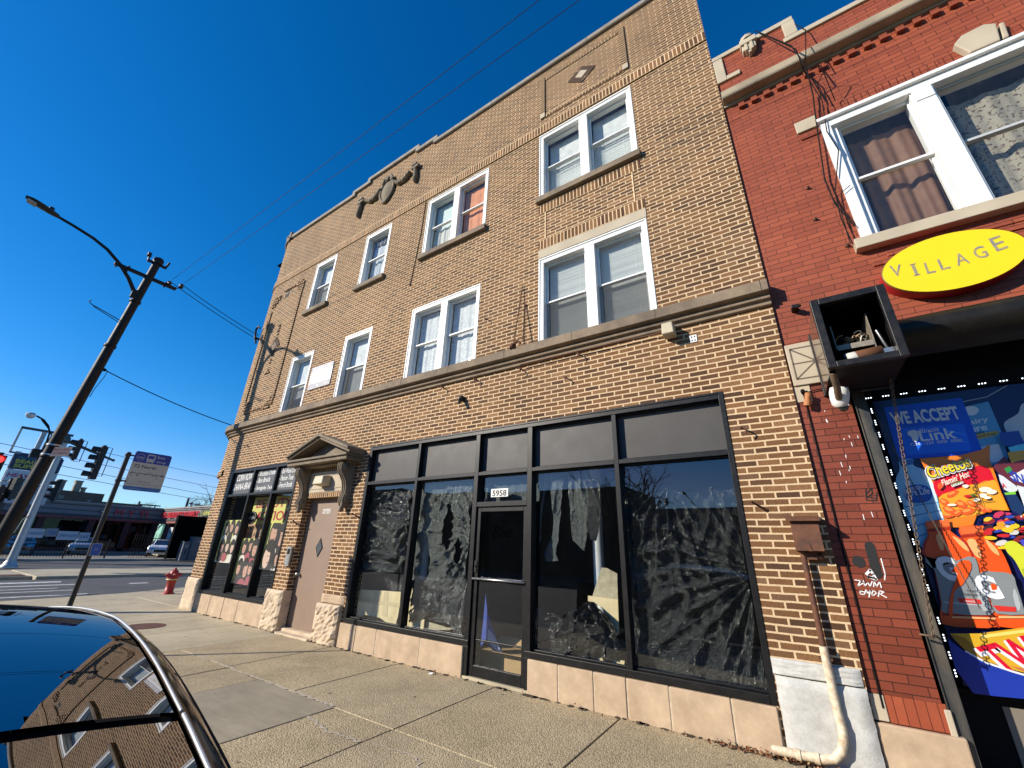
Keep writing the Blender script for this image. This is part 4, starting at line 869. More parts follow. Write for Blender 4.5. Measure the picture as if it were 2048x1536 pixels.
poster('hair_poster', -12.22, -11.34, 1.08, 2.06, six, 'yellow hair style poster of six heads in the leftmost pane', seed=3)
poster('hair_poster', -11.09, -10.24, 0.68, 1.64, [(0.24, 0.80, 0.17), (0.52, 0.84, 0.15), (0.80, 0.78, 0.2), (0.24, 0.34, 0.17), (0.54, 0.32, 0.2), (0.84, 0.34, 0.15)], 'yellow hair style poster hung low in the middle pane', seed=5)
poster('hair_poster', -10.02, -9.20, 1.02, 1.98, [(0.78, 0.72, 0.26), (0.40, 0.78, 0.28), (0.80, 0.25, 0.2), (0.33, 0.28, 0.3)], 'yellow poster with large braided heads in the right pane', seed=9)
ban = MB(); ban.cur = 0; ban.box(-11.45, -9.5, 0.33, 0.335, 1.62, 2.62); ban.cur = 1; ban.box(-11.45, -9.5, 0.327, 0.3295, 1.62, 1.98)
ban.cur = 2; ban.text('BEAUTY', (-11.3, 0.326, 2.36), X_, Z_, 1.6, 0.20, 0.012); ban.text('MOTION', (-11.3, 0.326, 2.06), X_, Z_, 1.7, 0.22, 0.02)
ban.cur = 3; ban.text('AFRICAN HAIR', (-11.4, 0.326, 1.84), X_, Z_, 1.3, 0.11, 0.0); ban.text('BRAIDING', (-11.4, 0.326, 1.68), X_, Z_, 1.1, 0.10, 0.0)
tag(ban.build('salon_banner', [flat('banner_yellow', (0.80, 0.72, 0.20)), flat('banner_peach', (0.62, 0.36, 0.22)), flat('banner_red', (0.55, 0.03, 0.05)), flat('banner_brown', (0.10, 0.05, 0.03))]), 'yellow banner with red BEAUTY MOTION letters behind the glass', 'banner')
op = MB(); op.cur = 0; op.lathe([(0.0, 0.0), (0.24, 0.0), (0.25, 0.02), (0.0, 0.025)], (-11.03, 0.17, 2.20), 26, (0, -1, 0)); 
op.cur = 1; op.text('OPEN', (-11.03, 0.140, 2.155), X_, Z_, 0.34, 0.10, 0.0, align='CENTER'); op.tube([(-11.03+0.22*math.cos(k/26*6.283), 0.145, 2.20+0.22*math.sin(k/26*6.283)) for k in range(26)], 0.006, 6, ring=True)
oo = op.build('open_sign', [M['black'], flat('neon_tube', (0.75, 0.70, 0.66))]); oo.scale = (1, 1, 0.62); tag(oo, 'round dark OPEN sign hanging in the salon window', 'sign')
# ------------------------------------------------------------------ sheeting and boards behind the big shopfront
from mathutils import noise as mnoise
def film(nm, col, rough, wr, trans=0.0, s1=(7, 7, 4.5)):
    q = N(nm); s = q.coords()
    n1 = q.noise(q.mapping(s, s1), 1.0, 7, 0.74); v = q.n('ShaderNodeTexVoronoi', feature='DISTANCE_TO_EDGE'); v.inputs['Scale'].default_value = 13
    wv = q.n('ShaderNodeVectorMath', operation='ADD'); q.l(s, wv.inputs[0]); sc2 = q.n('ShaderNodeVectorMath', operation='SCALE'); q.l(q.noise(s, 6, 4, 0.7, 'Color'), sc2.inputs[0]); sc2.inputs['Scale'].default_value = 0.22; q.l(sc2.outputs[0], wv.inputs[1]); q.l(wv.outputs[0], v.inputs['Vector'])
    v2_ = q.n('ShaderNodeTexVoronoi', feature='DISTANCE_TO_EDGE'); v2_.inputs['Scale'].default_value = 34; q.l(wv.outputs[0], v2_.inputs['Vector'])
    h = q.math('ADD', q.math('MULTIPLY', n1, 0.42), q.math('ADD', q.math('MULTIPLY', q.ramp(v.outputs['Distance'], [(0.0, 1.0), (0.20, 0.0)]), 0.13), q.math('MULTIPLY', q.ramp(v2_.outputs['Distance'], [(0.0, 1.0), (0.25, 0.0)]), 0.05)))
    nrm = q.bump(h, 0.085, wr)
    p = q.pbr(col, rough, 0, nrm, 0.9)
    if trans:
        tr = q.n('ShaderNodeBsdfTransparent'); m2 = q.n('ShaderNodeMixShader'); q.l(q.math('ADD', q.math('MULTIPLY', n1, 0.5), 1-trans-0.25), m2.inputs[0]); q.l(tr.outputs[0], m2.inputs[1]); q.l(p, m2.inputs[2]); p = m2.outputs[0]
    return q.done(p)
M['black_film'] = film('black_plastic_film', (0.007, 0.009, 0.010), 0.20, 1.0)
M['black_film_fine'] = film('crumpled_black_film', (0.005, 0.006, 0.006), 0.17, 1.0, 0.0, (15, 15, 15))
M['clear_film'] = film('clear_plastic_film', (0.30, 0.34, 0.35), 0.30, 0.8, 0.66)
M['grey_film'] = film('grey_plastic_film', (0.15, 0.16, 0.15), 0.26, 1.0, 0.30)
def sheet(nm, mt, L, Rr, y, pins, label, amp=0.08, nx=110, nz=140, crk=0.3, sag=0.0, sagx=None, scal=None, seed=1, hole=None, group='plastic sheets taped behind the shopfront'):
    """L and Rr: matching lists of (x,z) down the left and right edge, top first; pins: points the folds run from"""
    rg = random.Random(seed); ph = [rg.uniform(0, 6.3) for _ in range(12)]
    def edge(P, t):
        u = t*(len(P)-1); i = min(int(u), len(P)-2); k = u-i; k = k*k*(3-2*k)*0.35+k*0.65; return (lerp(P[i][0], P[i+1][0], k), lerp(P[i][1], P[i+1][1], k))
    b = MB(); rows = []
    for j in range(nz+1):
        t = j/nz; l = edge(L, t); r = edge(Rr, t); row = []
        for i in range(nx+1):
            s_ = i/nx; x = lerp(l[0], r[0], s_); z = lerp(l[1], r[1], s_); d = 0
            for k, (px, pz, nf, w_) in enumerate(pins):
                dx, dz = x-px, pz-z; rr = math.hypot(dx, dz)+1e-3; th = math.atan2(dx, dz+0.05)
                fold = (1-abs(math.sin(th*nf+ph[k]+0.5*math.sin(rr*4+ph[k+3])+0.25*math.sin(rr*11+ph[k+4]))))**1.6+0.35*(1-abs(math.sin(th*nf*2.3+ph[k+5]+0.4*math.sin(rr*7))))**2
                d += w_*fold*min(1, rr*2.6)*math.exp(-rr*0.42)
            d += 0.25*math.sin(x*9+2.2*math.sin(z*3+ph[8])+ph[9])*0.4 + 0.18*math.sin(z*13+3*math.sin(x*4+ph[10]))*0.35
            if sag:
                xc_ = sagx if sagx is not None else (l[0]+r[0])/2
                d += sag*((1-abs(math.sin((z-0.55*(x-xc_)**2)*13+ph[11]+0.8*math.sin(x*7+ph[5]))))**1.8)*(0.3+0.7*t)
            v1 = Vector((x*4.2+seed, z*5.0, seed*3.1)); v2 = Vector((x*13+seed, z*10, 7.7))
            c1 = (1-abs(mnoise.noise(v1)))**6; c2 = (1-abs(mnoise.noise(v2+Vector((1.5*mnoise.noise(v1), 1.5*mnoise.noise(v1+Vector((5, 5, 5))), 0)))))**7
            if scal:      # top edge swags between the points where it is pinned
                for pa_, pb_ in zip(scal, scal[1:]):
                    if pa_ <= x <= pb_: u_ = (x-pa_)/(pb_-pa_); z -= 0.14*4*u_*(1-u_)*(pb_-pa_)*(1-t)**3
            row.append((x, y-amp*d-0.045*crk*c1-0.020*crk*c2, z))
        rows.append(row)
    b.smooth = True
    base = len(b.v)
    for r in rows: b.v += r
    nc = nx+1
    for j in range(nz):
        for i in range(nx):
            if hole and hole((rows[j][i][0]+rows[j][i+1][0])/2, (rows[j][i][2]+rows[j+1][i][2])/2): continue
            b.f.append((base+j*nc+i, base+(j+1)*nc+i, base+(j+1)*nc+i+1, base+j*nc+i+1)); b.mi.append(0); b.uv.append(None); b.sm.append(True)
    return tag(b.build(nm, M[mt]), label, 'plastic sheet', group)
PL = crop(680, 920, 4.15); PM = crop(1050, 900, 3.338); PRr = crop(1000, 780, 2.195)
def q2(cr, pts, y): return [fz(*cr(*p), y) for p in pts]
Y1 = 0.24
# pane 1: black sheet sagging to mid height, board below
sheet('plastic_sheet', 'black_film', q2(PL, [(250, 205), (215, 520), (180, 800), (150, 950)], Y1), q2(PL, [(640, 190), (600, 480), (560, 760), (535, 930)], Y1), Y1, [(-6.0, 2.75, 9, 0.7), (-6.75, 2.2, 8, 0.8), (-5.5, 2.0, 7, 0.7)], 'bluish black plastic sheet sagging in the leftmost shop pane', seed=2, sag=0.9, crk=0.35, nz=200)
sheet('plastic_sheet', 'black_film_fine', q2(PL, [(170, 790), (140, 960), (135, 1085)], Y1+.03), q2(PL, [(540, 830), (525, 960), (505, 1100)], Y1+.03), Y1+.14, [(-6.3, 1.7, 8, 0.5)], 'crumpled black strip of plastic just above the taped board', seed=4, crk=1.0)
# pane 2: grey film with a torn slit, black bag low
def hole2(x, z):
    (cx, cz) = fz(*PL(915, 555), Y1); (c2, z2) = fz(*PL(995, 760), Y1); (c3, z3) = fz(*PL(725, 860), Y1)
    return ((x-cx)/0.085)**2+((z-cz)/0.36)**2 < 1 or ((x-c2)/0.07)**2+((z-z2)/0.2)**2 < 1 or ((x-c3)/0.10)**2+((z-z3)/0.32)**2 < 1
sheet('plastic_sheet', 'grey_film', q2(PL, [(680, 185), (650, 500), (615, 850), (615, 990)], Y1), q2(PL, [(1120, 160), (1090, 520), (1065, 900), (1020, 1480)], Y1), Y1, [(-4.6, 2.7, 9, 0.6), (-4.15, 1.75, 11, 0.7), (-5.4, 2.5, 8, 0.5), (-4.3, 0.9, 8, 0.6)], 'torn grey plastic sheet with an oval slit, second shop pane', hole=hole2, seed=6, sag=0.2, crk=0.3)
sheet('plastic_sheet', 'black_film_fine', q2(PL, [(630, 985), (600, 1130), (580, 1270), (585, 1345)], Y1-.02), q2(PL, [(800, 1000), (860, 1010), (830, 1250), (700, 1310)], Y1-.02), Y1-.02, [(-5.0, 1.3, 9, 0.5), (-5.2, 0.7, 7, 0.5)], 'black plastic bag bunched over the narrow board', seed=8, crk=0.9)
sheet('plastic_sheet', 'black_film', q2(PL, [(935, 860), (850, 1050), (790, 1300), (740, 1320)], Y1-.04), q2(PL, [(1060, 900), (1040, 1150), (1025, 1350), (1010, 1395)], Y1-.04), Y1-.04, [(-4.1, 1.7, 12, 0.7)], 'black plastic sheet draped beside the door in long folds', seed=9, crk=0.3)
# transom pane over the door
sheet('plastic_sheet', 'clear_film', [(-4.0, 2.68), (-4.0, 2.24)], [(-3.0, 2.68), (-3.0, 2.24)], Y1, [(-3.5, 2.8, 8, 0.6)], 'pale clear plastic film behind the 5958 number', seed=11, nx=40, nz=30)
# pane 4: clear strips at top, heap of black plastic at bottom
sheet('plastic_sheet', 'clear_film', q2(PM, [(135, 165), (105, 420), (105, 620)], Y1), q2(PM, [(165, 165), (118, 420), (112, 620)], Y1), Y1, [(-3.1, 2.8, 5, 0.4)], 'thin torn sliver of clear film hanging by the door', seed=12, nx=10, nz=40)
sheet('plastic_sheet', 'clear_film', q2(PM, [(165, 165), (190, 420), (180, 600), (130, 690), (150, 745)], Y1), q2(PM, [(268, 165), (240, 440), (230, 600), (210, 690), (230, 740)], Y1), Y1, [(-2.85, 2.8, 9, 0.6), (-2.8, 1.9, 8, 0.6)], 'ragged clear film strip gathered at its waist', seed=13, nx=26, nz=60)
sheet('plastic_sheet', 'grey_film', q2(PM, [(285, 160), (310, 400), (325, 600), (390, 670)], Y1), q2(PM, [(430, 150), (430, 380), (415, 560), (398, 672)], Y1), Y1, [(-2.45, 2.8, 9, 0.7)], 'tapering grey film hanging to a point beside white column', seed=14, nx=34, nz=60)
sheet('plastic_sheet', 'black_film_fine', q2(PM, [(395, 150), (430, 330), (412, 500), (440, 600)], Y1-.02), q2(PM, [(500, 215), (510, 340), (505, 500), (480, 608)], Y1-.02), Y1-.02, [(-2.15, 2.7, 8, 0.8)], 'twisted black plastic wrapped round top of white column', seed=15, nx=34, nz=60)
sheet('plastic_sheet', 'black_film', q2(PM, [(75, 1040), (60, 1180), (60, 1345)], Y1-.03), q2(PM, [(260, 1120), (300, 1240), (350, 1390)], Y1-.03), Y1-.03, [(-3.05, 1.2, 9, 0.7)], 'black plastic sheet slumped low next to the door', seed=16, nx=80, nz=80, sag=0.5, crk=0.35)
sheet('plastic_sheet', 'black_film_fine', q2(PM, [(430, 1008), (265, 1110), (150, 1115), (240, 1260), (330, 1390)], Y1-.045), q2(PM, [(470, 1015), (560, 1090), (620, 1200), (640, 1330), (640, 1400)], Y1-.045), Y1-.045, [(-2.3, 1.25, 11, 0.9), (-2.0, 0.8, 9, 0.7)], 'heap of shiny black plastic swept against the boards', seed=17, nx=130, nz=110, amp=0.11, crk=0.7)
# pane 5: full sheet
sheet('plastic_sheet', 'black_film', q2(PRr, [(548, 430), (560, 640), (575, 900), (600, 1240)], Y1), q2(PRr, [(1035, 430), (1075, 740), (1130, 1040), (1180, 1330)], Y1), Y1, [(-1.22, 2.55, 15, 1.0), (-0.55, 2.55, 10, 0.7), (-1.85, 2.5, 10, 0.6), (-0.4, 1.4, 12, 0.9)], 'broad black plastic sheet in pinned folds filling rightmost pane', amp=0.10, seed=20, nx=190, nz=220, crk=0.22, sag=0.12, sagx=-1.2, scal=[-1.80, -1.22, -0.72, -0.46])
# boards and other bits
bm = [surf('pale_plywood', (0.76, 0.61, 0.36), 0.8, 0.1, 6, 0.2, 90, col2=(0.50, 0.38, 0.22), c2amt=0.5, c2scale=4), surf('masking_tape', (0.60, 0.47, 0.28), 0.6, 0.05, 20), surf('stained_plywood', (0.55, 0.47, 0.32), 0.8, 0.15, 5, 0.2, 90, col2=(0.12, 0.10, 0.07), c2amt=0.85, c2scale=3.5)]
def board(pts, y, label, mi=0, tapes=(), th=0.012):
    p = MB(); p.cur = mi; p.prism_y(pts, y, y+th); p.cur = 1
    for k_, t in enumerate(tapes): p.prism_y(t, y-0.0015*(k_+1)-0.001, y-0.0015*(k_+1))
    tag(p.build('plywood_board', bm), label, 'board')
YB = 0.22
bp = q2(PL, [(150, 1075), (330, 1083), (505, 1095), (495, 1210), (480, 1300), (462, 1360), (380, 1345), (330, 1310), (210, 1285), (140, 1300)], YB)
board(bp, YB, 'cream board crossed with tape at foot of leftmost shop pane', 0, [q2(PL, [(285, 1090), (315, 1090), (290, 1270), (265, 1265)], YB-.003), q2(PL, [(365, 1092), (400, 1095), (390, 1300), (350, 1290)], YB-.003), q2(PL, [(165, 1140), (500, 1190), (495, 1225), (160, 1170)], YB-.003)])
board(q2(PL, [(612, 1005), (636, 1010), (600, 1330), (700, 1322), (690, 1425), (530, 1405)], YB), YB, 'narrow cream board with an angled foot behind the black bag')
board(q2(PL, [(720, 1340), (830, 1372), (950, 1400), (900, 1412), (780, 1410), (720, 1400)], YB+.06), YB+.06, 'tan scrap board lying low in the second pane', 2)
board(q2(PM, [(510, 785), (545, 788), (615, 825), (620, 1000), (450, 975)], YB+.02), YB+.02, 'water stained board leaning on the white column', 2)
board(q2(PM, [(420, 972), (620, 998), (628, 1240), (560, 1110), (520, 1060), (460, 1015), (420, 1010)], YB), YB, 'clean pale board under the stained one in front of column')
board(q2(PM, [(350, 1392), (420, 1380), (665, 1408), (660, 1455), (480, 1425)], YB-.05), YB-.05, 'low strip of cream board along the sill right of the door', 0)
for px, nm in ((1196, 'white column in the right window bay'), (847, 'white column in the left window bay')):
    x, _ = fz(px, 1120, 0.75); p = MB(); p.lathe([(0.075, 0.02), (0.075, 4.1)], (x, 0.78, 0), 18); p.build('column', flat('white_gloss_column', (0.85, 0.86, 0.86), 0.4), bld, label=nm)
p = MB(); p.cur = 0
pts = q2(crop(660, 860, 2.845), [(885, 935), (895, 1040), (930, 1150), (985, 1280), (940, 1270), (880, 1200), (855, 1240), (870, 1100)], 0.3)
p.prism_y(pts, 0.30, 0.32); p.cur = 1
p.prism_y(q2(crop(660, 860, 2.845), [(900, 1130), (930, 1170), (980, 1270), (940, 1250), (895, 1190)], 0.29), 0.285, 0.298)
tag(p.build('folded_umbrella', [flat('blue_cloth', (0.035, 0.07, 0.35), 0.6), flat('pale_blue_cloth', (0.45, 0.52, 0.68), 0.6)]), 'blue and white folded cloth propped inside the glazed shop door', 'cloth')
p = MB(); p.box(-4.05, -3.2, 0.35, 0.75, 0.012, 0.26); p.prism([(-4.05, 0.34, 0.262), (-3.2, 0.34, 0.262), (-3.15, 0.22, 0.30), (-4.1, 0.22, 0.30)], (0, 0, 0), (0, 0, 0.006)); p.prism([(-4.05, 0.76, 0.262), (-3.2, 0.76, 0.262), (-3.2, 0.86, 0.36), (-4.05, 0.86, 0.36)], (0, 0, 0), (0, 0, 0.006))
tag(p.build('cardboard_box', surf('cardboard', (0.46, 0.30, 0.15), 0.8, 0.1, 8)), 'open cardboard box on the floor inside the shop door', 'box')
# ------------------------------------------------------------------ fittings on the tan wall
p = MB(); p.hexa([(-0.98, -0.20, 4.20), (-0.83, -0.20, 4.20), (-0.83, -0.02, 4.20), (-0.98, -0.02, 4.20), (-0.97, -0.19, 4.36), (-0.84, -0.19, 4.36), (-0.83, -0.02, 4.37), (-0.98, -0.02, 4.37)])
r_ = p.build('floodlight', M['beige_box'], bevel=0.012); tag(r_, 'small beige box light on wall under the stone belt', 'light')
p = MB(); p.box(-0.965, -0.845, -0.185, -0.03, 4.195, 4.1995); p.build('lens', flat('clouded_lens', (0.35, 0.33, 0.28)), r_)
p = MB(); p.tube([(-0.975, -0.10, 4.29), (-1.15, -0.06, 4.30), (-1.5, -0.075, 4.31), (-2.2, -0.07, 4.325), (-3.2, -0.08, 4.33)], 0.009, 6)
tag(p.build('lamp_cable', M['rust']), 'thin cable running left from the beige box light', 'cable')
p = MB(); p.cur = 0; p.box(-0.685, -0.60, -0.012, 0, 4.085, 4.185); p.cur = 1
for dx in (-0.66, -0.625): 
    for dz in (4.11, 4.16): p.box(dx-0.008, dx+0.008, -0.0135, -0.0122, dz-0.01, dz+0.01)
tag(p.build('outlet_plate', [M['white_plastic'], M['black']], bevel=0.003), 'small white outlet plate screwed to bricks below belt', 'outlet')
p = MB(); p.lathe([(0.0, 0.0), (0.045, 0.0), (0.05, 0.03), (0.035, 0.08), (0.0, 0.085)], (-4.41, 0.0, 3.98), 14, (0, -1, 0)); p.tube([(-4.41, -0.05, 3.97), (-4.40, -0.10, 3.93), (-4.39, -0.13, 3.86)], [0.03, 0.035, 0.02], 8)
tag(p.build('wall_spotlight', M['black_metal']), 'small black spotlight on the wall above the shopfront', 'light')
cym = MB(); X0, X1, ZA, ZB = -9.53, -8.62, 5.09, 5.70; cym.cur = 0; cym.box(X0, X1, -0.022, -0.008, ZA, ZB); cym.cur = 1; cym.box(X0, X1, -0.0235, -0.0222, ZB-0.135, ZB-0.01); cym.box(X0, X1, -0.0235, -0.0222, ZA, ZA+0.145)
cym.cur = 0; cym.text('312.600.4158', (X0+0.45, -0.0245, ZB-0.115), X_, Z_, 0.74, 0.085, 0.006, align='CENTER'); cym.text('WWW', (X0+0.03, -0.0245, ZA+0.015), X_, Z_, 0.2, 0.025); cym.text('LEASING', (X0+0.62, -0.0245, ZA+0.06), X_, Z_, 0.2, 0.03)
cym.prism_y([(X0+0.36, ZA+0.06), (X0+0.40, ZA+0.10), (X0+0.44, ZA+0.06), (X0+0.42, ZA+0.06), (X0+0.42, ZA+0.03), (X0+0.38, ZA+0.03), (X0+0.38, ZA+0.06)], -0.0245, -0.0236)
cym.cur = 2; cym.text('CYM LIVING', (X0+0.46, -0.0245, ZA+0.26), X_, Z_, 0.70, 0.15, -0.004, align='CENTER')
cym.cur = 1; cym.box(X0+0.30, X0+0.72, -0.0235, -0.0222, ZA+0.165, ZA+0.175)
for k in range(3): cym.prism_y([(X0+0.03+k*0.05, ZA+0.15), (X0+0.055+k*0.05, ZA+0.20), (X0+0.08+k*0.05, ZA+0.15)], -0.0235, -0.0222)
tag(cym.build('leasing_sign', [flat('sign_white', (0.80, 0.80, 0.80)), flat('sign_grey', (0.34, 0.32, 0.34)), flat('sign_gold', (0.70, 0.52, 0.20))]), 'white and grey leasing banner reading CYM LIVING between two narrow windows', 'sign')
# rusty hooks and eye bolts that once held a shop sign
def hook(x, z, label, s=1.0, dx=0.05):
    q = MB(); q.tube([(x, 0, z), (x, -0.05*s, z), (x+dx*0.3*s, -0.09*s, z-0.01*s), (x+dx*s, -0.10*s, z-0.05*s), (x+dx*0.7*s, -0.09*s, z-0.09*s)], 0.009*s, 6); q.lathe([(0.0, 0.0), (0.025*s, 0.0), (0.022*s, 0.006), (0, 0.008)], (x, 0, z), 8, (0, -1, 0))
    tag(q.build('wall_hook', M['rust']), label, 'hook', 'rusty hooks left in the tan wall')
for x, z, lb in ((-2.22, 4.30, 'rusty hook under the belt right of the old chain'), (-3.24, 4.29, 'rusty hook straight below the hanging chain'), (-4.16, 4.30, 'rusty hook under the belt below the lace windows right jamb'), (-4.92, 4.30, 'rusty hook under the belt below the lace curtains'), (-4.01, 5.46, 'single hook in the bricks right of the lace windows'),
                 (-6.86, 2.86, 'curled hook in the brick pier left of the long shopfront'), (-2.45, 3.98, 'small hook above the middle shop pane'), (-0.30, 2.92, 'bent hook in the right brick pier high beside shopfront'), (-11.9, 3.95, 'small hook in bricks above the salon shopfront')): hook(x, z, lb)
def nail(p0, p1, label):
    q = MB(); q.tube([(p0[0], -0.14, p0[1]), (lerp(p0[0], p1[0], .5), -0.07, lerp(p0[1], p1[1], .5)), (p1[0], 0, p1[1])], [0.010, 0.011, 0.014], 6); q.lathe([(0, 0), (0.022, 0), (0.018, 0.012), (0, 0.014)], (p1[0], 0, p1[1]), 8, (0, -1, 0)); tag(q.build('iron_peg', M['rust']), label, 'peg', 'iron pegs in the brick piers')
nail(fz(1502, 1003, -0.14), fz(1532, 1020, 0), 'long dark peg in right brick pier above the rusty meter box'); nail(fz(703, 1027, -0.14), fz(717, 1034, 0), 'thin peg in brick pier beside long shopfront left frame'); nail(fz(593, 1040, -0.05), fz(593, 1048, 0), 'stub peg in brick pier left of brown door')
ch = MB()
def chain(mb, p0, p1, link=0.05, r=0.005, sag=0.0, wdt=0.45):
    p0 = Vector(p0); p1 = Vector(p1); n = max(2, int((p1-p0).length/(link*0.72))); d = (p1-p0).normalized(); a = d.orthogonal().normalized(); bb = d.cross(a)
    for k in range(n):
        c = p0.lerp(p1, (k+0.5)/n)+Vector((0, 0, -sag*4*((k+.5)/n)*(1-(k+.5)/n))); s_ = a if k % 2 else bb
        mb.tube([c+d*(link*0.5*math.cos(t*6.283/10))+s_*(link*wdt*0.5*math.sin(t*6.283/10)) for t in range(10)], r, 5, ring=True)
chain(ch, (-3.23, -0.02, 5.90), (-3.30, -0.14, 4.72), 0.045, 0.005); chain(ch, (-3.17, -0.02, 5.46), (-3.13, -0.14, 4.70), 0.045, 0.005)
ch.ball((-3.30, -0.17, 4.66), 0.06, 0.05, 0.05); ch.tube([(-3.36, -0.16, 4.62), (-3.28, -0.2, 4.66), (-3.2, -0.18, 4.72), (-3.16, -0.16, 4.66)], 0.022, 7); ch.lathe([(0, 0), (0.025, 0), (0.02, 0.03), (0, 0.032)], (-3.17, 0, 5.47), 8, (0, -1, 0))
tag(ch.build('old_sign_chain', M['rust']), 'two rusty chains slung from wall bolts to belt', 'chain')
q = MB(); q.tube([(-6.12, -0.012, 9.45), (-6.14, -0.012, 8.4), (-6.25, -0.012, 7.05)], 0.008, 5); q.ball((-6.25, -0.015, 7.04), 0.02, 0.015, 0.03)
tag(q.build('hanging_wire', M['black']), 'thin dark wire hanging down the bricks left of the coral curtain window', 'wire')
# meter box with its conduit
p = MB(); p.hexa([(-0.035, -0.17, 1.655), (0.185, -0.17, 1.655), (0.185, -0.002, 1.655), (-0.035, -0.002, 1.655), (-0.035, -0.15, 1.925), (0.185, -0.15, 1.925), (0.185, -0.002, 1.95), (-0.035, -0.002, 1.95)])
p.hexa([(-0.065, -0.20, 1.915), (0.205, -0.20, 1.915), (0.205, -0.001, 1.955), (-0.065, -0.001, 1.955), (-0.065, -0.20, 1.935), (0.205, -0.20, 1.935), (0.205, -0.001, 1.975), (-0.065, -0.001, 1.975)])
p.prism_y([(0.08, 1.72), (0.095, 1.652), (0.065, 1.652)], -0.176, -0.1705); p.box(0.04, 0.12, -0.08, -0.01, 1.58, 1.654); p.ball((0.15, -0.06, 1.615), 0.025, 0.03, 0.03)
tag(p.build('meter_box', M['rust'], bevel=0.006), 'brown rusted metal box with sloped lid on right brick pier', 'utility box')
p = MB(); p.cur = 0; p.tube([(0.015, -0.075, 1.655), (0.012, -0.07, 0.86)], 0.024, 12); p.cur = 1
arc = [(0.012, -0.075, 0.885), (0.012, -0.08, 0.42), (0.02, -0.09, 0.32), (0.012, -0.095, 0.24), (-0.02, -0.10, 0.155), (-0.08, -0.10, 0.095), (-0.16, -0.10, 0.075), (-0.52, -0.10, 0.062)]
p.tube(arc, 0.033, 14); p.lathe([(0.04, -0.02), (0.042, 0.02)], (-0.33, -0.10, 0.068), 14, (1, 0, 0)); p.lathe([(0.04, -0.02), (0.042, 0.02)], (-0.20, -0.10, 0.073), 14, (1, 0, 0)); p.cur = 0; p.box(-0.04, 0.06, -0.085, -0.03, 0.78, 0.80)
tag(p.build('conduit_pipe', [M['rust'], M['cream_pipe']]), 'conduit below rusty box, painted cream and bent along the ground', 'pipe')
# ================================================================== RED BRICK BUILDING
red = thing('corner_store', 'red painted brick store with stone cornice, white triple window and advert covered shop window', 'building', (3, 0, 0))
Yr = 0.035; RX = 7.0
RW_ = (1.20, 4.55, 4.87, 6.77); RO = (0.72, 5.2, 0.0, 3.72)
b = MB(); wall_cells(b, 0.252, RX, 3.55, 8.62, [RW_, RO], Yr); wall_cells(b, 0.252, 1.33, 8.62, 8.90, [], Yr); wall_cells(b, 0.252, RX, 0.0, 3.55, [RO, (0.25, 0.70, 0.38, 3.30)], Yr)
reveals(b, RW_, Yr, 0.3); 
b.box(0.252, RX, 7, 7.2, 0, 8.5); b.face([(RX, Yr, 0), (RX, 7, 0), (RX, 7, 8.5), (RX, Yr, 8.5)]); b.face([(1.33, Yr, 8.62), (1.33, 0.4, 8.62), (1.33, 0.4, 8.90), (1.33, Yr, 8.90)])
b.build('wall', M['red'], red)
b = MB(); b.face([(0.26, 0.3, 8.2), (RX, 0.3, 8.2), (RX, 7, 8.2), (0.26, 7, 8.2)]); b.build('roof', M['black'], red)
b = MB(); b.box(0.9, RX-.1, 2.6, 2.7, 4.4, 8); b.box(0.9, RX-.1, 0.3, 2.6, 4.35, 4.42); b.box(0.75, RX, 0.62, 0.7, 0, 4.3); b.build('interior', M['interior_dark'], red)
# shallow brick pier with the stone block on top
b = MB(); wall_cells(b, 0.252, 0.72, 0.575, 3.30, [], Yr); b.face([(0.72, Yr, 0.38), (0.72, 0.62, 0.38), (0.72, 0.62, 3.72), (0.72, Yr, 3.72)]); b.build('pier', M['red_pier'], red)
b = MB(); b.face([(0.355, Yr, 0.385), (0.70, Yr, 0.385), (0.70, Yr, 0.575), (0.355, Yr, 0.575)], [(0.355, 0), (0.70, 0), (0.70, 0.215), (0.355, 0.215)]); b.build('soldier_course', M['red_soldier'], red)
b = MB(); b.box(0.700, 0.74, Yr-0.01, 0.2, 0.37, 0.54); b.build('base_block', M['stone_pale'], red, bevel=0.006)
b = MB(); b.box(0.252, 0.350, Yr-0.01, 0.2, 0.39, 0.57); b.build('base_block', M['stone_pale'], red, bevel=0.006)
b = MB(); b.box(0.252, 0.78, Yr-0.03, 0.3, -0.05, 0.378); b.build('pier_base', M['stone_base'], red, bevel=0.012)
b = MB(); b.box(0.268, 0.54, Yr-0.035, 0.2, 3.31, 3.80); b.build('stone_block', M['stone_pale'], red, bevel=0.008)
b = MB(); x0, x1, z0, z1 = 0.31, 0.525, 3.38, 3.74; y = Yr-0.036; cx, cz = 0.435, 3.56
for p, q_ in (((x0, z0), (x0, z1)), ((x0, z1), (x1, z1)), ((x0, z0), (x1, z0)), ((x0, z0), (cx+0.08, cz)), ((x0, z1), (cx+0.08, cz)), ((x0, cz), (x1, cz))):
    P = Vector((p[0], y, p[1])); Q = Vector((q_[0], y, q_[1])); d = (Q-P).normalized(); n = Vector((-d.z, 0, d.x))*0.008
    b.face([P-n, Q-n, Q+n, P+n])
b.build('painted_groove', flat('groove_shadow_dirt', (0.13, 0.10, 0.07), 0.9), red)  # flat dark lines: shade of the grooves painted as colour, nothing cut in
b = MB(); b.box(0.258, 0.40, Yr-0.012, 0.1, 3.13, 3.305); b.build('grey_block', M['stone_pale'], red)
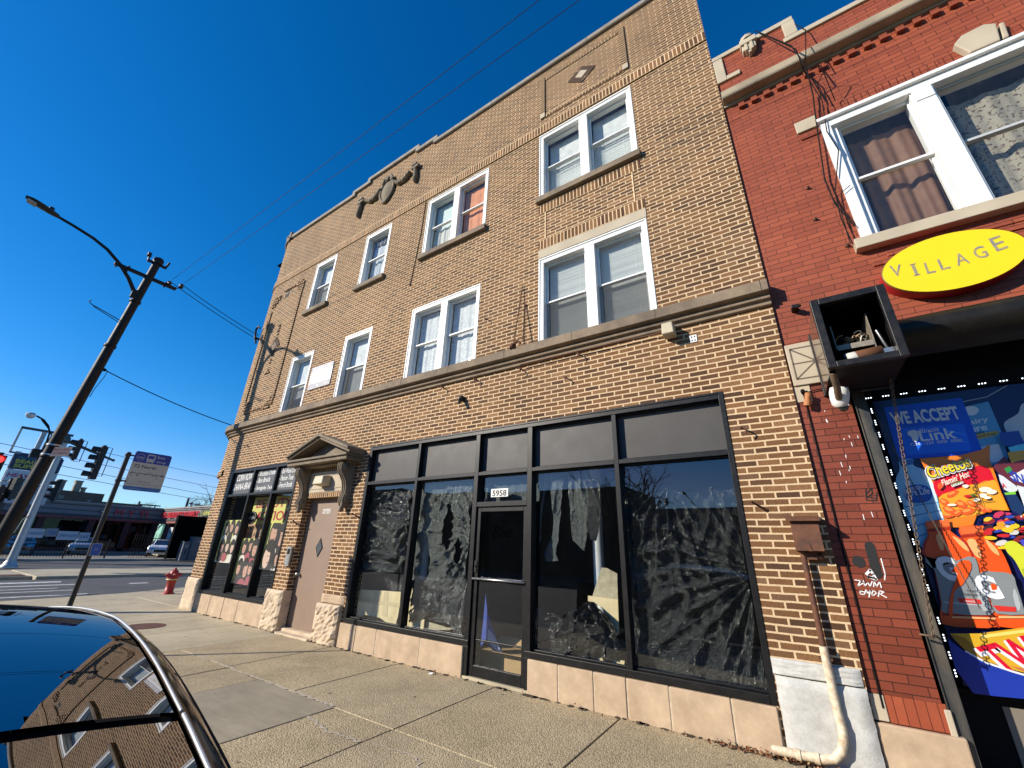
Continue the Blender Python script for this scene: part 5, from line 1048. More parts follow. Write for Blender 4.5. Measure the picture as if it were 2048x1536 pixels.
# parapet, copings, cornice, dentils
b = MB(); b.box(0.254, 1.335, Yr-0.03, 0.4, 8.90, 8.985); b.box(1.19, 1.34, Yr-0.032, 0.4, 8.60, 8.899); b.box(1.16, RX, Yr-0.03, 0.4, 8.515, 8.599)
b.build('coping', M['stone_pale'], red, bevel=0.008)
b = MB(); b.box(0.256, 0.39, Yr-0.035, 0.1, 8.36, 8.885); b.box(0.391, 0.57, Yr-0.034, 0.1, 8.36, 8.445); b.build('stone_bracket', M['stone_pale'], red, bevel=0.01)
b = MB(); rg = random.Random(2)
for k in range(5): b.box(0.66+0.035*k, 0.70+0.035*k, Yr-0.09-0.02*(k % 2), 0.05, 8.62+0.03*abs(k-2)+rg.uniform(-.01, .01), 8.86)
b.box(0.645, 0.86, Yr-0.12, 0.05, 8.80, 8.90); b.lathe([(0.09, 0), (0.10, 0.05), (0.05, 0.09), (0, 0.1)], (0.75, Yr-0.05, 8.90), 10); b.build('stone_finial', M['stone_pale'], red, bevel=0.008)
cprof = [(0.0, 8.04), (0.14, 8.0), (0.16, 7.99), (0.16, 7.855), (0.15, 7.844), (0.03, 7.84), (0.03, 7.80), (0.0, 7.795)]
b = MB(); b.sweep([(RX, Yr, 0, -1, RX), (4.4, Yr, 0, -1, 4), (2.3, Yr, 0, -1, 2), (0.262, Yr, 0, -1, 0.26)], cprof, True); b.build('cornice', surf('stained_cornice', (0.42, 0.34, 0.23), 0.85, 0.25, 5, 0.6, 70, col2=(0.10, 0.075, 0.05), c2amt=0.75, c2scale=2.5), red, bevel=0.006)
b = MB(); b.box(0.44, 0.515, Yr-0.055, Yr, 7.655, 7.735); dn = b.build('dentil', M['red'], red, bevel=0.004)
for k in range(1, 41): d2 = dn.copy(); C.objects.link(d2); d2.parent = red; d2.location = (0.158*k, 0, 0)
# triple window
f = MB(); x0, x1, z0, z1 = RW_; f.box(x0+.002, x0+0.10, 0.0, 0.25, z0, z1-0.13); f.box(x0+.002, x1-.002, 0.0, 0.25, z1-0.13, z1-0.03); f.box(x0-0.02, x1, -0.045, 0.10, z1-0.029, z1+0.02); f.box(x0+.1, x0+.16, 0.05, 0.25, z0, z1-.131)
f.box(2.05, 2.22, 0.0, 0.25, z0, z1-0.1305); f.box(2.035, 2.049, 0.02, 0.25, z0, z1-0.1305); f.box(2.221, 2.24, 0.02, 0.25, z0, z1-0.1305); f.box(3.45, 3.62, 0.0, 0.25, z0, z1-.1305); f.box(x1-.1, x1-.002, 0.0, 0.25, z0, z1-.1305)
f.box(2.055, 2.215, -0.012, -0.0005, z1-0.30, z1-0.135)
wn = f.build('window', M['white'], red, bevel=0.006, label='broad white framed triple window over the yellow sign')
def sashpair(a, c, kinds, upper_grey):
    s = MB(); zt, zb = z1-0.131, z0+0.0; zm = (zt+zb)/2+0.02
    def rect(m_, a0, a1, b0, b1, y0, y1, wd): m_.box(a0, a0+wd, y0, y1, b0, b1); m_.box(a1-wd, a1, y0, y1, b0, b1); m_.box(a0+wd+.0005, a1-wd-.0005, y0, y1, b1-wd, b1); m_.box(a0+wd+.0005, a1-wd-.0005, y0, y1, b0, b0+wd)
    rect(s, a, c, zm-0.02, zt, 0.10, 0.125, 0.035); rect(s, a, c, zb, zm+0.022, 0.128, 0.152, 0.04); s.box(a+.001, c-.001, 0.085, 0.0995, zm-0.02, zm+0.012)
    s.build('sash', M['white'] if not upper_grey else M['grey_sash'], wn, bevel=0.003)
    p = MB(); p.face([(a+.03, 0.112, zm), (c-.03, 0.112, zm), (c-.03, 0.112, zt-.03), (a+.03, 0.112, zt-.03)]); p.face([(a+.03, 0.140, zb+.03), (c-.03, 0.140, zb+.03), (c-.03, 0.140, zm), (a+.03, 0.140, zm)]); p.build('pane', M['glass'], wn)
    p = MB(); drape(p, a-.02, c+.02, zb, zt-0.12, 0.33, 0.03, 3 if kinds == 'brown' else 4, 0, 3)
    if kinds == 'brown': p.build('curtain', M['curtain_brown'], wn)
    else: p.build('curtain', M['print'], wn)
q = N('printed_curtain'); s_ = q.coords(); c_ = q.mix(q.ramp(q.noise(s_, 30, 3, 0.6), [(0.55, 0.0), (0.60, 0.9)]), (0.28, 0.25, 0.20), (0.07, 0.035, 0.035)); M['print'] = q.done(q.pbr(c_, 0.9))
sashpair(1.36, 2.05, 'brown', False); sashpair(2.24, 3.45, 'print', True); sashpair(3.63, 4.44, 'brown', False)
b = MB(); b.box(1.12, 4.65, -0.075, 0.25, 4.735, 4.865); b.build('sill', M['stone_pale'], red, bevel=0.008)
b = MB(); b.box(1.22, 4.5, Yr-0.018, Yr, 4.52, 4.59); b.box(1.35, 4.4, Yr-0.03, Yr, 4.59, 4.65); b.build('sill_corbel', M['red'], red, bevel=0.004)
b = MB(); rg = random.Random(8); x = 1.2
while x < 4.6:
    b.face([(x+.004, Yr-0.012, 6.80), (x+0.063, Yr-0.012, 6.80), (x+0.063, Yr-0.012, 7.0), (x+.004, Yr-0.012, 7.0)]); x += 0.0671
for i in range(len(b.uv)): pass
b.build('window_arch', M['red'], red)
b = MB(); b.box(0.97, 1.195, Yr-0.03, 0.1, 6.74, 6.93); b.build('lintel_block', M['stone_pale'], red, bevel=0.008)
b = MB(); b.box(0.99, 1.19, Yr-0.02, Yr, 6.62, 6.69); b.build('lintel_corbel', M['red'], red)
b = MB(); b.prism_y([(2.57, 6.80), (2.80, 6.80), (2.84, 7.06), (2.76, 7.12), (2.58, 7.10), (2.50, 7.02)], Yr-0.09, Yr); b.prism_y([(2.83, 6.83), (2.88, 6.83), (2.91, 7.06), (2.87, 7.07)], Yr-0.06, Yr); b.build('keystone', M['stone_pale'], red, bevel=0.012)
# roll shutter hood, reveal and dark bulkhead
b = MB(); rows = []
for x in (0.98, 2.5, 5.2): rows.append([(x, 0.05-0.36*math.sin(t/10*math.pi*0.95), 3.80-0.19*(1-math.cos(t/10*math.pi*0.95))) for t in range(11)])
b.smooth = True; b.grid(rows); b.smooth = False; b.face([(r) for r in rows[0]]); b.box(0.98, 5.2, -0.02, 0.06, 3.78, 3.83); b.build('shutter_hood', surf('sooty_shutter_hood', (0.006, 0.006, 0.006), 0.5, 0.4, 6, 0.2, 30, spec=0.25, col2=(0.028, 0.024, 0.018), c2amt=0.5, c2scale=3), red)
b = MB(); b.box(0.735, 0.822, 0.055, 0.44, 0.0, 3.72); b.box(0.72, 0.7345, 0.04, 0.12, 0.0, 3.72); b.build('steel_jamb', surf('worn_dark_steel', (0.030, 0.033, 0.036), 0.4, 0.4, 9, 0.15, 60, col2=(0.24, 0.19, 0.12), c2amt=0.55, c2scale=2.2, streak=True), red, bevel=0.004)
b = MB(); b.box(0.823, 5.2, 0.47, 0.56, 0.0, 0.59); b.box(0.823, 5.2, 0.42, 0.56, 0.591, 0.635); b.box(0.823, 5.2, 0.47, 0.56, 3.17, 3.72); b.box(0.823, 0.93, 0.466, 0.56, .636, 3.169); b.build('shop_surround', M['black'], red, bevel=0.004)
b = MB(); b.box(1.12, 1.95, 0.455, 0.4695, 0.05, 0.54); b.build('bulkhead_panel', flat('taupe_panel', (0.20, 0.175, 0.14)), red)
b = MB(); b.tube([(0.335, Yr-0.012, 3.22), (0.33, Yr-0.012, 2.0), (0.328, Yr-0.012, 0.48)], 0.007, 6); b.tube([(0.335, Yr-0.014, 3.22), (0.42, Yr-0.02, 3.235), (0.56, Yr-0.015, 3.25)], 0.005, 6)  # black tubes added in place of a recessed joint and its shadow
tag(b.build('joint_shade_tube', M['black']), 'thin black tube standing in for a shaded joint down the red brick pier', 'cable')
b = MB(); b.cur = 0; b.lathe([(0.03, 0), (0.034, 0.04), (0.026, 0.09), (0.03, 0.14), (0.0, 0.15)], (0.335, Yr-0.075, 3.06), 10, (0.25, 0, 1)); b.cur = 1; b.box(0.325, 0.375, Yr-0.05, Yr-0.0, 3.20, 3.235); b.tube([(0.33, Yr-0.06, 3.24), (0.33, Yr-0.09, 3.20)], 0.02, 6)
tag(b.build('pier_fixture', [surf('orange_rust', (0.42, 0.17, 0.06), 0.7, 0.2, 20), M['black']]), 'small rusty fixture with black clip at top of red pier', 'fixture')
# graffiti
def stroke(mb, pts, w_, y):
    for p, r in zip(pts, pts[1:]):
        P = Vector((p[0], y, p[1])); Q = Vector((r[0], y, r[1])); d = (Q-P)
        if d.length < 1e-5: continue
        d.normalize(); n = Vector((-d.z, 0, d.x))*w_; mb.face([P-n-d*w_*.5, Q-n+d*w_*.5, Q+n+d*w_*.5, P+n-d*w_*.5])
gz = crop(1440, 1040, 4.8); G_ = lambda pts: [fz(*gz(*p), Yr-.003) for p in pts]
gr_ = thing('graffiti', 'black blobs and white scrawled tag sprayed on red brick pier', 'graffiti', (0.55, Yr, 1.3)); gk_ = [flat('spray_black', (0.012, 0.011, 0.011), 0.7), flat('paint_pen_white', (0.80, 0.78, 0.76), 0.7)]
def mark(pts, w_, y, mi, nm): q = MB(); stroke(q, pts, w_, y); q.build(nm, gk_[mi], gr_)
b = MB(); b.cur = 0
cx, cz = fz(*gz(1333, 400), Yr-.003); rg = random.Random(4)
b.face([(cx+0.047*rg.uniform(.9, 1.08)*math.cos(t/22*6.283), Yr-.003, cz+0.050*rg.uniform(.92, 1.08)*math.sin(t/22*6.283)) for t in range(22)])
b.build('spray_blob', gk_[0], gr_); b = MB()
o0, o1 = fz(*gz(1437, 250), Yr-.003), fz(*gz(1508, 520), Yr-.003); ring = []
d = Vector((o1[0]-o0[0], 0, o1[1]-o0[1])).normalized(); n = Vector((-d.z, 0, d.x))
for t in range(13): a = t/12*math.pi; p = Vector((o1[0], 0, o1[1]))+(n*math.cos(a)+d*math.sin(a))*0.036; ring.append((p.x, Yr-.003, p.z))
for t in range(13): a = t/12*math.pi; p = Vector((o0[0], 0, o0[1]))+(-n*math.cos(a)-d*math.sin(a))*0.036; ring.append((p.x, Yr-.003, p.z))
b.face(ring); b.build('spray_bar', gk_[0], gr_)
for pts, w_ in (([(1545, 370), (1585, 520), (1580, 575)], .004), ([(1405, 520), (1440, 480), (1470, 520), (1500, 570), (1420, 545), (1480, 555)], .010), ([(1295, 575), (1370, 585), (1350, 580), (1320, 635), (1385, 600)], .004), ([(1375, 580), (1390, 635), (1420, 600), (1440, 640), (1460, 590)], .004), ([(1475, 640), (1480, 585), (1505, 640), (1530, 590), (1550, 650)], .004), ([(1380, 690), (1345, 680), (1345, 710), (1385, 715), (1400, 670)], .004), ([(1405, 675), (1420, 710), (1445, 670), (1430, 740)], .004), ([(1455, 715), (1470, 675), (1505, 700), (1470, 725), (1455, 715)], .004), ([(1520, 735), (1530, 680), (1580, 690), (1535, 710), (1600, 745)], .004)): mark(G_(pts), w_, Yr-.004, 1, 'scrawl')
g1 = crop(1440, 760, 5.12)
for pts in ([(1490, 1110), (1500, 1230), (1600, 1235), (1605, 1150)], [(1500, 1160), (1550, 1110), (1560, 1160), (1510, 1200), (1590, 1210)]): mark([fz(*g1(*p), Yr-.003) for p in pts], .004, Yr-.004, 0, 'scrawl')
rg = random.Random(12)
for k in range(16):
    x, z = rg.uniform(0.46, 0.68), rg.uniform(1.9, 3.1); mark([(x, z), (x+rg.uniform(-.004, .004), z+rg.uniform(.01, .05))], .003, Yr-.003, 1, 'paint_fleck')
# ------------------------------------------------------------------ yellow oval sign
sg = thing('oval_sign', 'yellow oval wall sign with peeling grey letters VILLAGE', 'sign', (1.72, -0.05, 4.29))
b = MB(); n = 64; cx, cz, hw, hh = 1.724, 4.292, 0.505, 0.311
O = lambda y, k: [(cx+hw*k*math.cos(t/n*6.2832), y, cz+hh*k*math.sin(t/n*6.2832)) for t in range(n)]
b.smooth = True; b.grid([O(Yr, 1.0), O(-0.075, 1.0), O(-0.095, 0.995)], closed_u=True); b.build('rim', flat('red_enamel', (0.42, 0.012, 0.016), 0.35), sg)
b = MB(); b.smooth = True; b.grid([O(-0.0955, 1.0), O(-0.107, 1.0), O(-0.111, 0.985)], closed_u=True); b.build('edge_trim', flat('olive_trim', (0.16, 0.13, 0.02), 0.4), sg)
b = MB(); b.face(list(reversed(O(-0.1095, 0.985)))); b.build('face', surf('yellow_acrylic', (0.90, 0.62, 0.006), 0.32, 0.03, 5), sg)
b = MB(); SX = lambda v: v*1.029; word = 'VILLAGE'; rg = random.Random(21)
px = [1.295, 1.425, 1.525, 1.625, 1.745, 1.875, 2.005]; pz = [4.19, 4.15, 4.135, 4.14, 4.145, 4.165, 4.20]; ht = [.13, .125, .125, .125, .13, .13, .15]; wd = [.085, .035, .06, .065, .085, .08, .075]; sl_ = [-.12, -.06, -.05, 0, .03, .08, .14]
b.box(1.454, 1.479, -0.1118, -0.1112, 4.225, 4.354); b.box(1.443, 1.490, -0.1118, -0.1112, 4.218, 4.230); b.box(1.443, 1.490, -0.1118, -0.1112, 4.349, 4.361)
for k, ch_ in enumerate(word):
  if k != 1: b.text(ch_, (px[k]*1.029, -0.1115, 1.586+(pz[k]-1.586)*1.029), (1, 0, sl_[k]), (-sl_[k]*0.6, 0, 1), wd[k]*1.03, ht[k]*1.03, 0.012, align='CENTER')
b.build('lettering', surf('peeled_grey_letter', (0.17, 0.185, 0.19), 0.6, 0.3, 30, col2=(0.55, 0.43, 0.05), c2amt=0.8, c2scale=26), sg)
# ------------------------------------------------------------------ gutted box sign
bx = thing('gutted_sign_box', 'black projecting sign box with its face gone, wires inside', 'sign box', (0.78, -0.4, 3.16))
ya, yb_ = -0.80, 0.03; xa, xb, za, zb = 0.505, 1.045, 3.155, 3.855; fr = 0.062
b = MB()
for q4 in (((xa, xa+fr), (za, zb)), ((xb-fr, xb), (za, zb)), ((xa+fr+.0005, xb-fr-.0005), (zb-fr, zb)), ((xa+fr+.0005, xb-fr-.0005), (za, za+fr*0.9))): b.box(q4[0][0], q4[0][1], ya, ya+0.06, q4[1][0], q4[1][1])
b.build('front_frame', M['black_metal'], bx, bevel=0.005)
b = MB(); b.box(xa+.008, xa+0.014, ya+0.061, yb_-0.06, za+.01, zb-.01); b.build('side_panel', surf('panel_brown_reflection', (0.10, 0.060, 0.035), 0.14, 0.2, 4, 0.1, 12, spec=0.7), bx)  # brown of a reflection is put into the panel colour
b = MB(); b.box(xb-0.014, xb-0.008, ya+0.061, yb_-.06, za+.01, zb-.01); b.box(xa+.015, xb-.015, ya+.061, yb_-.06, zb-0.02, zb-0.012); b.box(xa+.015, xb-.015, ya+.061, yb_-.06, za+0.012, za+0.02); b.box(xa+.015, xb-.015, yb_-0.075, yb_-0.061, za+.02, zb-.02); b.build('shell', M['black'], bx)
b = MB()
for q4 in (((xa-.004, xa+0.05), (za-.004, zb+.004)), ((xb-0.05, xb+.004), (za-.004, zb+.004)), ((xa+.051, xb-.051), (zb-0.05, zb+.004)), ((xa+.051, xb-.051), (za-.004, za+0.05))): b.box(q4[0][0], q4[0][1], yb_-0.0595, yb_, q4[1][0], q4[1][1])
b.build('back_frame', M['black_metal'], bx, bevel=0.004)
b = MB(); b.box(xa+.12, xa+.128, -0.60, -0.30, 3.40, 3.64); b.box(xb-.15, xb-.142, -0.60, -0.30, 3.36, 3.70); b.box(xa+.128, xb-.15, -0.60, -0.30, 3.40, 3.408); b.box(xa+.128, xb-.15, -0.605, -0.597, 3.38, 3.43); b.build('ballast_tray', surf('old_tin', (0.28, 0.24, 0.19), 0.6, 0.3, 20, metal=0.3), bx)
b = MB(); rg = random.Random(31)
for k in range(15):
    c = Vector((0.755+rg.uniform(-.09, .11), -0.5+rg.uniform(-.06, .05), 3.45+rg.uniform(-.02, .05))); r = rg.uniform(0.025, 0.07); ax = Vector((rg.gauss(0, 1), rg.gauss(0, 1), rg.gauss(0, .7))).normalized(); u_ = ax.orthogonal().normalized(); v_ = ax.cross(u_); a0 = rg.uniform(0, 6)
    b.cur = rg.choice((0, 0, 1, 2)); b.tube([c+u_*(r*math.cos(a0+t*0.5))+v_*(r*0.6*math.sin(a0+t*0.5))+Vector((0, 0, 0.004*t)) for t in range(12)], 0.006, 5)
b.build('loose_wires', [flat('wire_tan', (0.40, 0.27, 0.15)), flat('wire_black', (0.02, 0.02, 0.02)), flat('wire_white', (0.6, 0.58, 0.52))], bx)
b = MB(); b.cur = 0; b.lathe([(0.0, 0), (0.055, 0.0), (0.055, 0.07)], (0.665, -0.64, 3.265), 16, (1, 0.1, 0.12)); b.cur = 1; b.lathe([(0.0551, 0.07), (0.0551, 0.26), (0.0, 0.26)], (0.665, -0.64, 3.265), 16, (1, 0.1, 0.12)); b.build('transformer', [flat('lid_grey', (0.5, 0.48, 0.44)), surf('brown_can', (0.20, 0.085, 0.04), 0.5, 0.2, 10)], bx)
b = MB(); b.tube([(0.93, -0.62, 3.50), (0.955, -0.66, 3.30), (0.95, -0.68, 3.28)], 0.012, 6); b.box(0.92, 0.99, -0.70, -0.64, 3.25, 3.29); b.build('conduit_elbow', M['steel'], bx)
b = MB(); b.tube([(xa+.035, ya+.15, 3.155), (xa+.05, ya+.25, 3.06), (xa+.06, ya+.42, 2.99)], 0.028, 8); b.build('mount_arm', surf('rusty_arm', (0.16, 0.11, 0.07), 0.6, 0.3, 14), bx)
cam_ = thing('security_camera', 'white dome security camera under the gutted sign box', 'camera', (0.57, -0.30, 3.10))
b = MB(); b.lathe([(0.045, 0.12), (0.07, 0.11), (0.078, 0.06), (0.074, 0.0), (0.062, -0.055), (0.04, -0.075)], (0.575, -0.33, 3.00), 20, (0.15, -0.25, 1)); b.build('housing', M['white_plastic'], cam_)
b = MB(); b.ball((0.588, -0.31, 2.93), 0.042, 0.042, 0.05); b.build('dome', flat('smoked_dome', (0.012, 0.012, 0.012), 0.08, coat=1.0), cam_)
# wires straggling down the red wall
b = MB(); wz = crop(1400, 0, 2.133)
for pts, r in (([(240, 130), (370, 205), (430, 290), (480, 400), (495, 520), (530, 760), (575, 870), (660, 965)], .008), ([(250, 135), (390, 220), (440, 300), (520, 430), (540, 560), (590, 640), (575, 820), (600, 930), (650, 1040)], .006), ([(410, 100), (455, 125), (430, 240), (440, 300), (500, 360), (545, 440)], .006), ([(490, 290), (575, 430)], .006), ([(520, 280), (500, 360), (530, 470)], .005), ([(640, 1040), (600, 900), (570, 850), (640, 790)], .005)):
    b.tube([(fz(*wz(*p), -0.08 if p[1] < 300 else -0.02)[0], (-0.30 if 150 < p[1] < 300 else -0.03), fz(*wz(*p), (-0.30 if 150 < p[1] < 300 else -0.03))[1]) for p in pts], r, 5)
tag(b.build('straggling_wires', M['black']), 'tangled black wires straggling down red wall beside window', 'wires')
b = MB(); x, z = fz(*wz(405, 1320), 0); b.box(x-.035, x+.035, -0.09, Yr, z-.02, z+.02); b.tube([(x, -.05, z), (x+.04, -.12, z-.03)], 0.018, 6); tag(b.build('spotlight_stub', M['black_metal'], bevel=0.004), 'small black lamp stub on red wall left of sign box', 'lamp')
for (px_, py_), lb in (((460, 805), 'rusty bolt in the red wall, upper of two'), ((492, 938), 'rusty bolt in the red wall beside window foot'), ((628, 1050), 'cable clamp beside the sill of white triple window')):
    x, z = fz(*wz(px_, py_), Yr); b = MB(); b.lathe([(0, 0), (0.022, 0), (0.02, 0.02), (0.008, 0.022), (0.008, 0.05), (0, 0.052)], (x, Yr, z), 8, (0, -1, 0)); tag(b.build('wall_bolt', M['rust']), lb, 'bolt')
# ================================================================== SHOP WINDOW ADVERT, LED STRIP, CHAINS
YM = 0.45
def smooth_poly(pts, n=6):
    out = []; L = len(pts)
    for i in range(L):
        p0, p1, p2, p3 = (Vector(pts[(i+k-1) % L]) for k in range(4))
        for t in range(n):
            u = t/n; out.append(tuple(0.5*((2*p1)+(p2-p0)*u+(2*p0-5*p1+4*p2-p3)*u*u+(3*p1-p0-3*p2+p3)*u**3)))
    return out
ad = MB(); adm = []; adi = {}
def ac(nm, c, r=0.35):
    if nm not in adi: adi[nm] = len(adm); adm.append(flat('print_'+nm, c, r))
    ad.cur = adi[nm]
LAY = [0]
def P2(cr, pts, sm=0, layer=None):
    if layer is None: LAY[0] += 1; layer = LAY[0]
    y = YM-0.0006*layer
    w_ = [(fz(*cr(*p), YM)) for p in pts]
    if sm: w_ = smooth_poly(w_, sm)
    ad.prism_y(w_, y, y+0.0003)
    return y
def T2(cr, txt, p0, p1, hpx, bold=0.0, sh=0.0, yl=None, up=None):
    LAY[0] += 1; y = YM-0.0006*LAY[0]
    a = Vector((fz(*cr(*p0), YM)[0], 0, fz(*cr(*p0), YM)[1])); c = Vector((fz(*cr(*p1), YM)[0], 0, fz(*cr(*p1), YM)[1])); xd = (c-a); wd = xd.length; xd.normalize()
    u0 = Vector(up) if up else Vector((0, 0, 1)); a.y = y
    ad.text(txt, a, xd, u0, wd, hpx, bold, sh)
m8 = crop(1740, 740, 3.656); m9 = crop(1740, 1040, 3.097); mt_ = crop(1840, 840, 6.98)
ac('navy', (0.006, 0.010, 0.085)); ad.box(0.93, 5.1, YM, YM+0.015, 0.64, 3.16)
ac('dairy', (0.10, 0.33, 0.55)); P2(m8, [(690, 270), (865, 230), (960, 450), (1010, 640), (990, 690), (830, 700), (760, 450)])
ac('white', (0.72, 0.74, 0.76)); P2(m8, [(690, 285), (720, 265), (775, 270), (795, 300), (760, 330), (705, 325)], 4); P2(m8, [(760, 565), (940, 540), (985, 660), (880, 680)])
T2(m8, 'Dairy', (670, 412), (870, 372), 0.062, 0.02); T2(m8, 'Pure', (690, 462), (862, 436), 0.062, 0.02)
ac('gold', (0.52, 0.36, 0.06)); P2(m8, [(745, 480), (920, 445), (930, 475), (800, 505), (760, 515)], 3); ac('ink', (0.02, 0.03, 0.05)); T2(m8, '100%', (760, 478), (840, 462), 0.022, 0.01); T2(m8, 'Lactose Free', (755, 502), (918, 472), 0.024, 0.01)
ac('palegrey', (0.50, 0.54, 0.55)); P2(m8, [(1105, 255), (1180, 235), (1500, 220), (1600, 700), (1180, 760), (1060, 560), (990, 440), (985, 380), (1080, 320)], 3)
ac('arcgrey', (0.35, 0.36, 0.4)); P2(m8, [(670, 232), (850, 195), (1000, 112), (1002, 118), (855, 201), (672, 238)])
ac('linkblue', (0.004, 0.075, 0.62)); P2(m8, [(100, 275), (655, 205), (672, 215), (822, 600), (812, 612), (218, 655), (205, 645)])
ac('linkcard', (0.010, 0.14, 0.80)); P2(m8, [(222, 425), (670, 392), (685, 402), (738, 580), (730, 592), (275, 622), (262, 612)])
ac('cardwave', (0.05, 0.25, 0.85)); P2(m8, [(515, 402), (560, 440), (700, 470), (702, 476), (555, 452)]); P2(m8, [(560, 470), (640, 520), (715, 525), (716, 531), (635, 528)])
ac('white', (0.72, 0.74, 0.76)); T2(m8, 'WE ACCEPT', (172, 398), (668, 355), 0.135, 0.035, up=(-0.06, 0, 1)); T2(m8, 'Illinois', (355, 466), (507, 447), 0.045, 0.0, 0.2); T2(m8, 'Link', (372, 522), (640, 498), 0.105, 0.015); T2(m8, '1234  1234  5000  0000', (300, 556), (672, 524), 0.028, 0.005)
P2(m8, [(275, 452), (330, 440), (350, 470), (352, 505), (335, 528), (312, 520), (300, 490), (280, 480)], 3)
# water bottle
ac('bottle', (0.32, 0.62, 0.84)); P2(m8, [(215, 665), (310, 652), (318, 700), (420, 745), (470, 840), (480, 900), (500, 975), (512, 1060), (550, 1180), (590, 1320), (430, 1340), (350, 1260), (290, 1120), (245, 1030), (240, 980), (200, 880), (188, 800), (215, 730)], 4)
ac('bottlelite', (0.62, 0.82, 0.92)); P2(m8, [(380, 740), (430, 770), (468, 870), (490, 980), (470, 1000), (450, 880), (400, 800)], 3); P2(m8, [(470, 1000), (505, 1010), (540, 1100), (510, 1110)], 2); P2(m8, [(260, 960), (300, 980), (330, 1120), (300, 1100)], 2)
ac('cap', (0.05, 0.16, 0.45)); P2(m8, [(215, 668), (310, 652), (316, 690), (225, 705)])
for k in range(4): 
    ac('bottledark', (0.09, 0.28, 0.52)); P2(m8, [(238+k*34, 1000+k*72), (500+k*16, 965+k*60), (501+k*16, 971+k*60), (240+k*34, 1008+k*72)])
ac('label', (0.015, 0.10, 0.45)); P2(m8, [(245, 900), (275, 855), (345, 838), (420, 855), (452, 910), (430, 955), (350, 975), (280, 955)], 4)
ac('white', (0.7, 0.7, 0.7)); T2(m8, 'Nestle', (276, 885), (378, 868), 0.042); T2(m8, 'Pure Life', (256, 925), (438, 905), 0.062, 0.01)
# snack bag
ac('bagorange', (0.78, 0.20, 0.015)); P2(mt_, [(-10, 545), (560, 497), (850, 420), (965, 340), (960, 560), (1040, 760), (1120, 1000), (1240, 1270), (1040, 1260), (780, 1340), (720, 1500), (380, 1500), (300, 1300), (250, 1090), (170, 880), (80, 720)])
ac('bagred', (0.60, 0.006, 0.018)); P2(mt_, [(180, 870), (350, 740), (560, 700), (720, 660), (850, 640), (960, 690), (1010, 800), (1040, 870), (900, 850), (760, 920), (660, 930), (560, 960), (480, 1020), (330, 1060), (240, 1080)], 3)
ac('bagyellow', (0.75, 0.34, 0.02)); P2(mt_, [(250, 1090), (400, 1010), (560, 955), (700, 905), (860, 890), (1000, 840), (1060, 880), (1130, 1060), (1220, 1260), (1040, 1250), (760, 1330), (420, 1370), (320, 1330)], 2)
rg = random.Random(40)
def blob(cr, cx, cy, rx, ry, nm, c, n=9, rot=0.0):
    ac(nm, c); P2(cr, [(cx+(rx*math.cos(t/n*6.283)*math.cos(rot)-ry*math.sin(t/n*6.283)*math.sin(rot))*rg.uniform(.85, 1.15), cy+(rx*math.cos(t/n*6.283)*math.sin(rot)+ry*math.sin(t/n*6.283)*math.cos(rot))*rg.uniform(.85, 1.15)) for t in range(n)], 3)
for cx, cy, rx, ry, ro in ((330, 1150, 70, 45, .5), (440, 1040, 90, 40, -.4), (400, 1260, 100, 50, .3), (560, 1180, 80, 55, .2), (640, 1280, 110, 50, -.2), (700, 1170, 70, 40, .6), (830, 1230, 110, 40, .5), (520, 1300, 70, 40, -.5), (940, 1260, 60, 30, 0.2), (380, 1340, 80, 30, 0.0)):
    blob(mt_, cx, cy, rx, ry, 'puff', (0.72, 0.10, 0.015), rot=ro); blob(mt_, cx-12, cy-12, rx*0.6, ry*0.45, 'puffhi', (0.85, 0.28, 0.06), rot=ro)
for cx, cy, rx, ry in ((620, 930, 45, 25), (900, 980, 90, 38), (980, 1010, 70, 36), (860, 1060, 60, 30), (770, 1120, 55, 22), (430, 1190, 60, 18), (920, 1090, 50, 20)): blob(mt_, cx, cy, rx, ry, 'cream', (0.80, 0.74, 0.62))
blob(mt_, 700, 1060, 70, 18, 'leafgreen', (0.10, 0.22, 0.02)); blob(mt_, 650, 1070, 55, 16, 'bagred', (0.6, 0.006, 0.018))
ac('ink', (0.02, 0.02, 0.02)); P2(mt_, [(860, 1140), (1000, 1122), (1002, 1132), (862, 1150)]); P2(mt_, [(735, 830), (750, 900), (860, 1200), (852, 1200), (740, 905), (728, 835)])
up_ = (-0.10, 0, 1)
for nm, c, bd, e in (('white', (0.8, 0.8, 0.78), 0.075, 26), ('ink', (0.02, 0.02, 0.02), 0.05, 12), ('yellow', (0.88, 0.66, 0.02), 0.012, 0)):
    ac(nm, c); T2(mt_, 'Cheetos', (125-e, 822+e*0.7), (700+e, 655+e*0.25), 0.105+e*0.0009, bd, 0.05, up=up_)
ac('cream', (0.80, 0.74, 0.62)); T2(mt_, "Flamin' Hot", (300, 930), (690, 790), 0.055, 0.02, 0.25, up=up_)
blob(mt_, 265, 930, 38, 45, 'puff', (0.72, 0.10, 0.015)); ac('white', (0.8, 0.8, 0.78)); P2(mt_, [(412, 915), (578, 862), (588, 890), (432, 945)]); ac('green', (0.03, 0.25, 0.05)); T2(mt_, 'PUFFS', (432, 935), (578, 885), 0.026, 0.015)
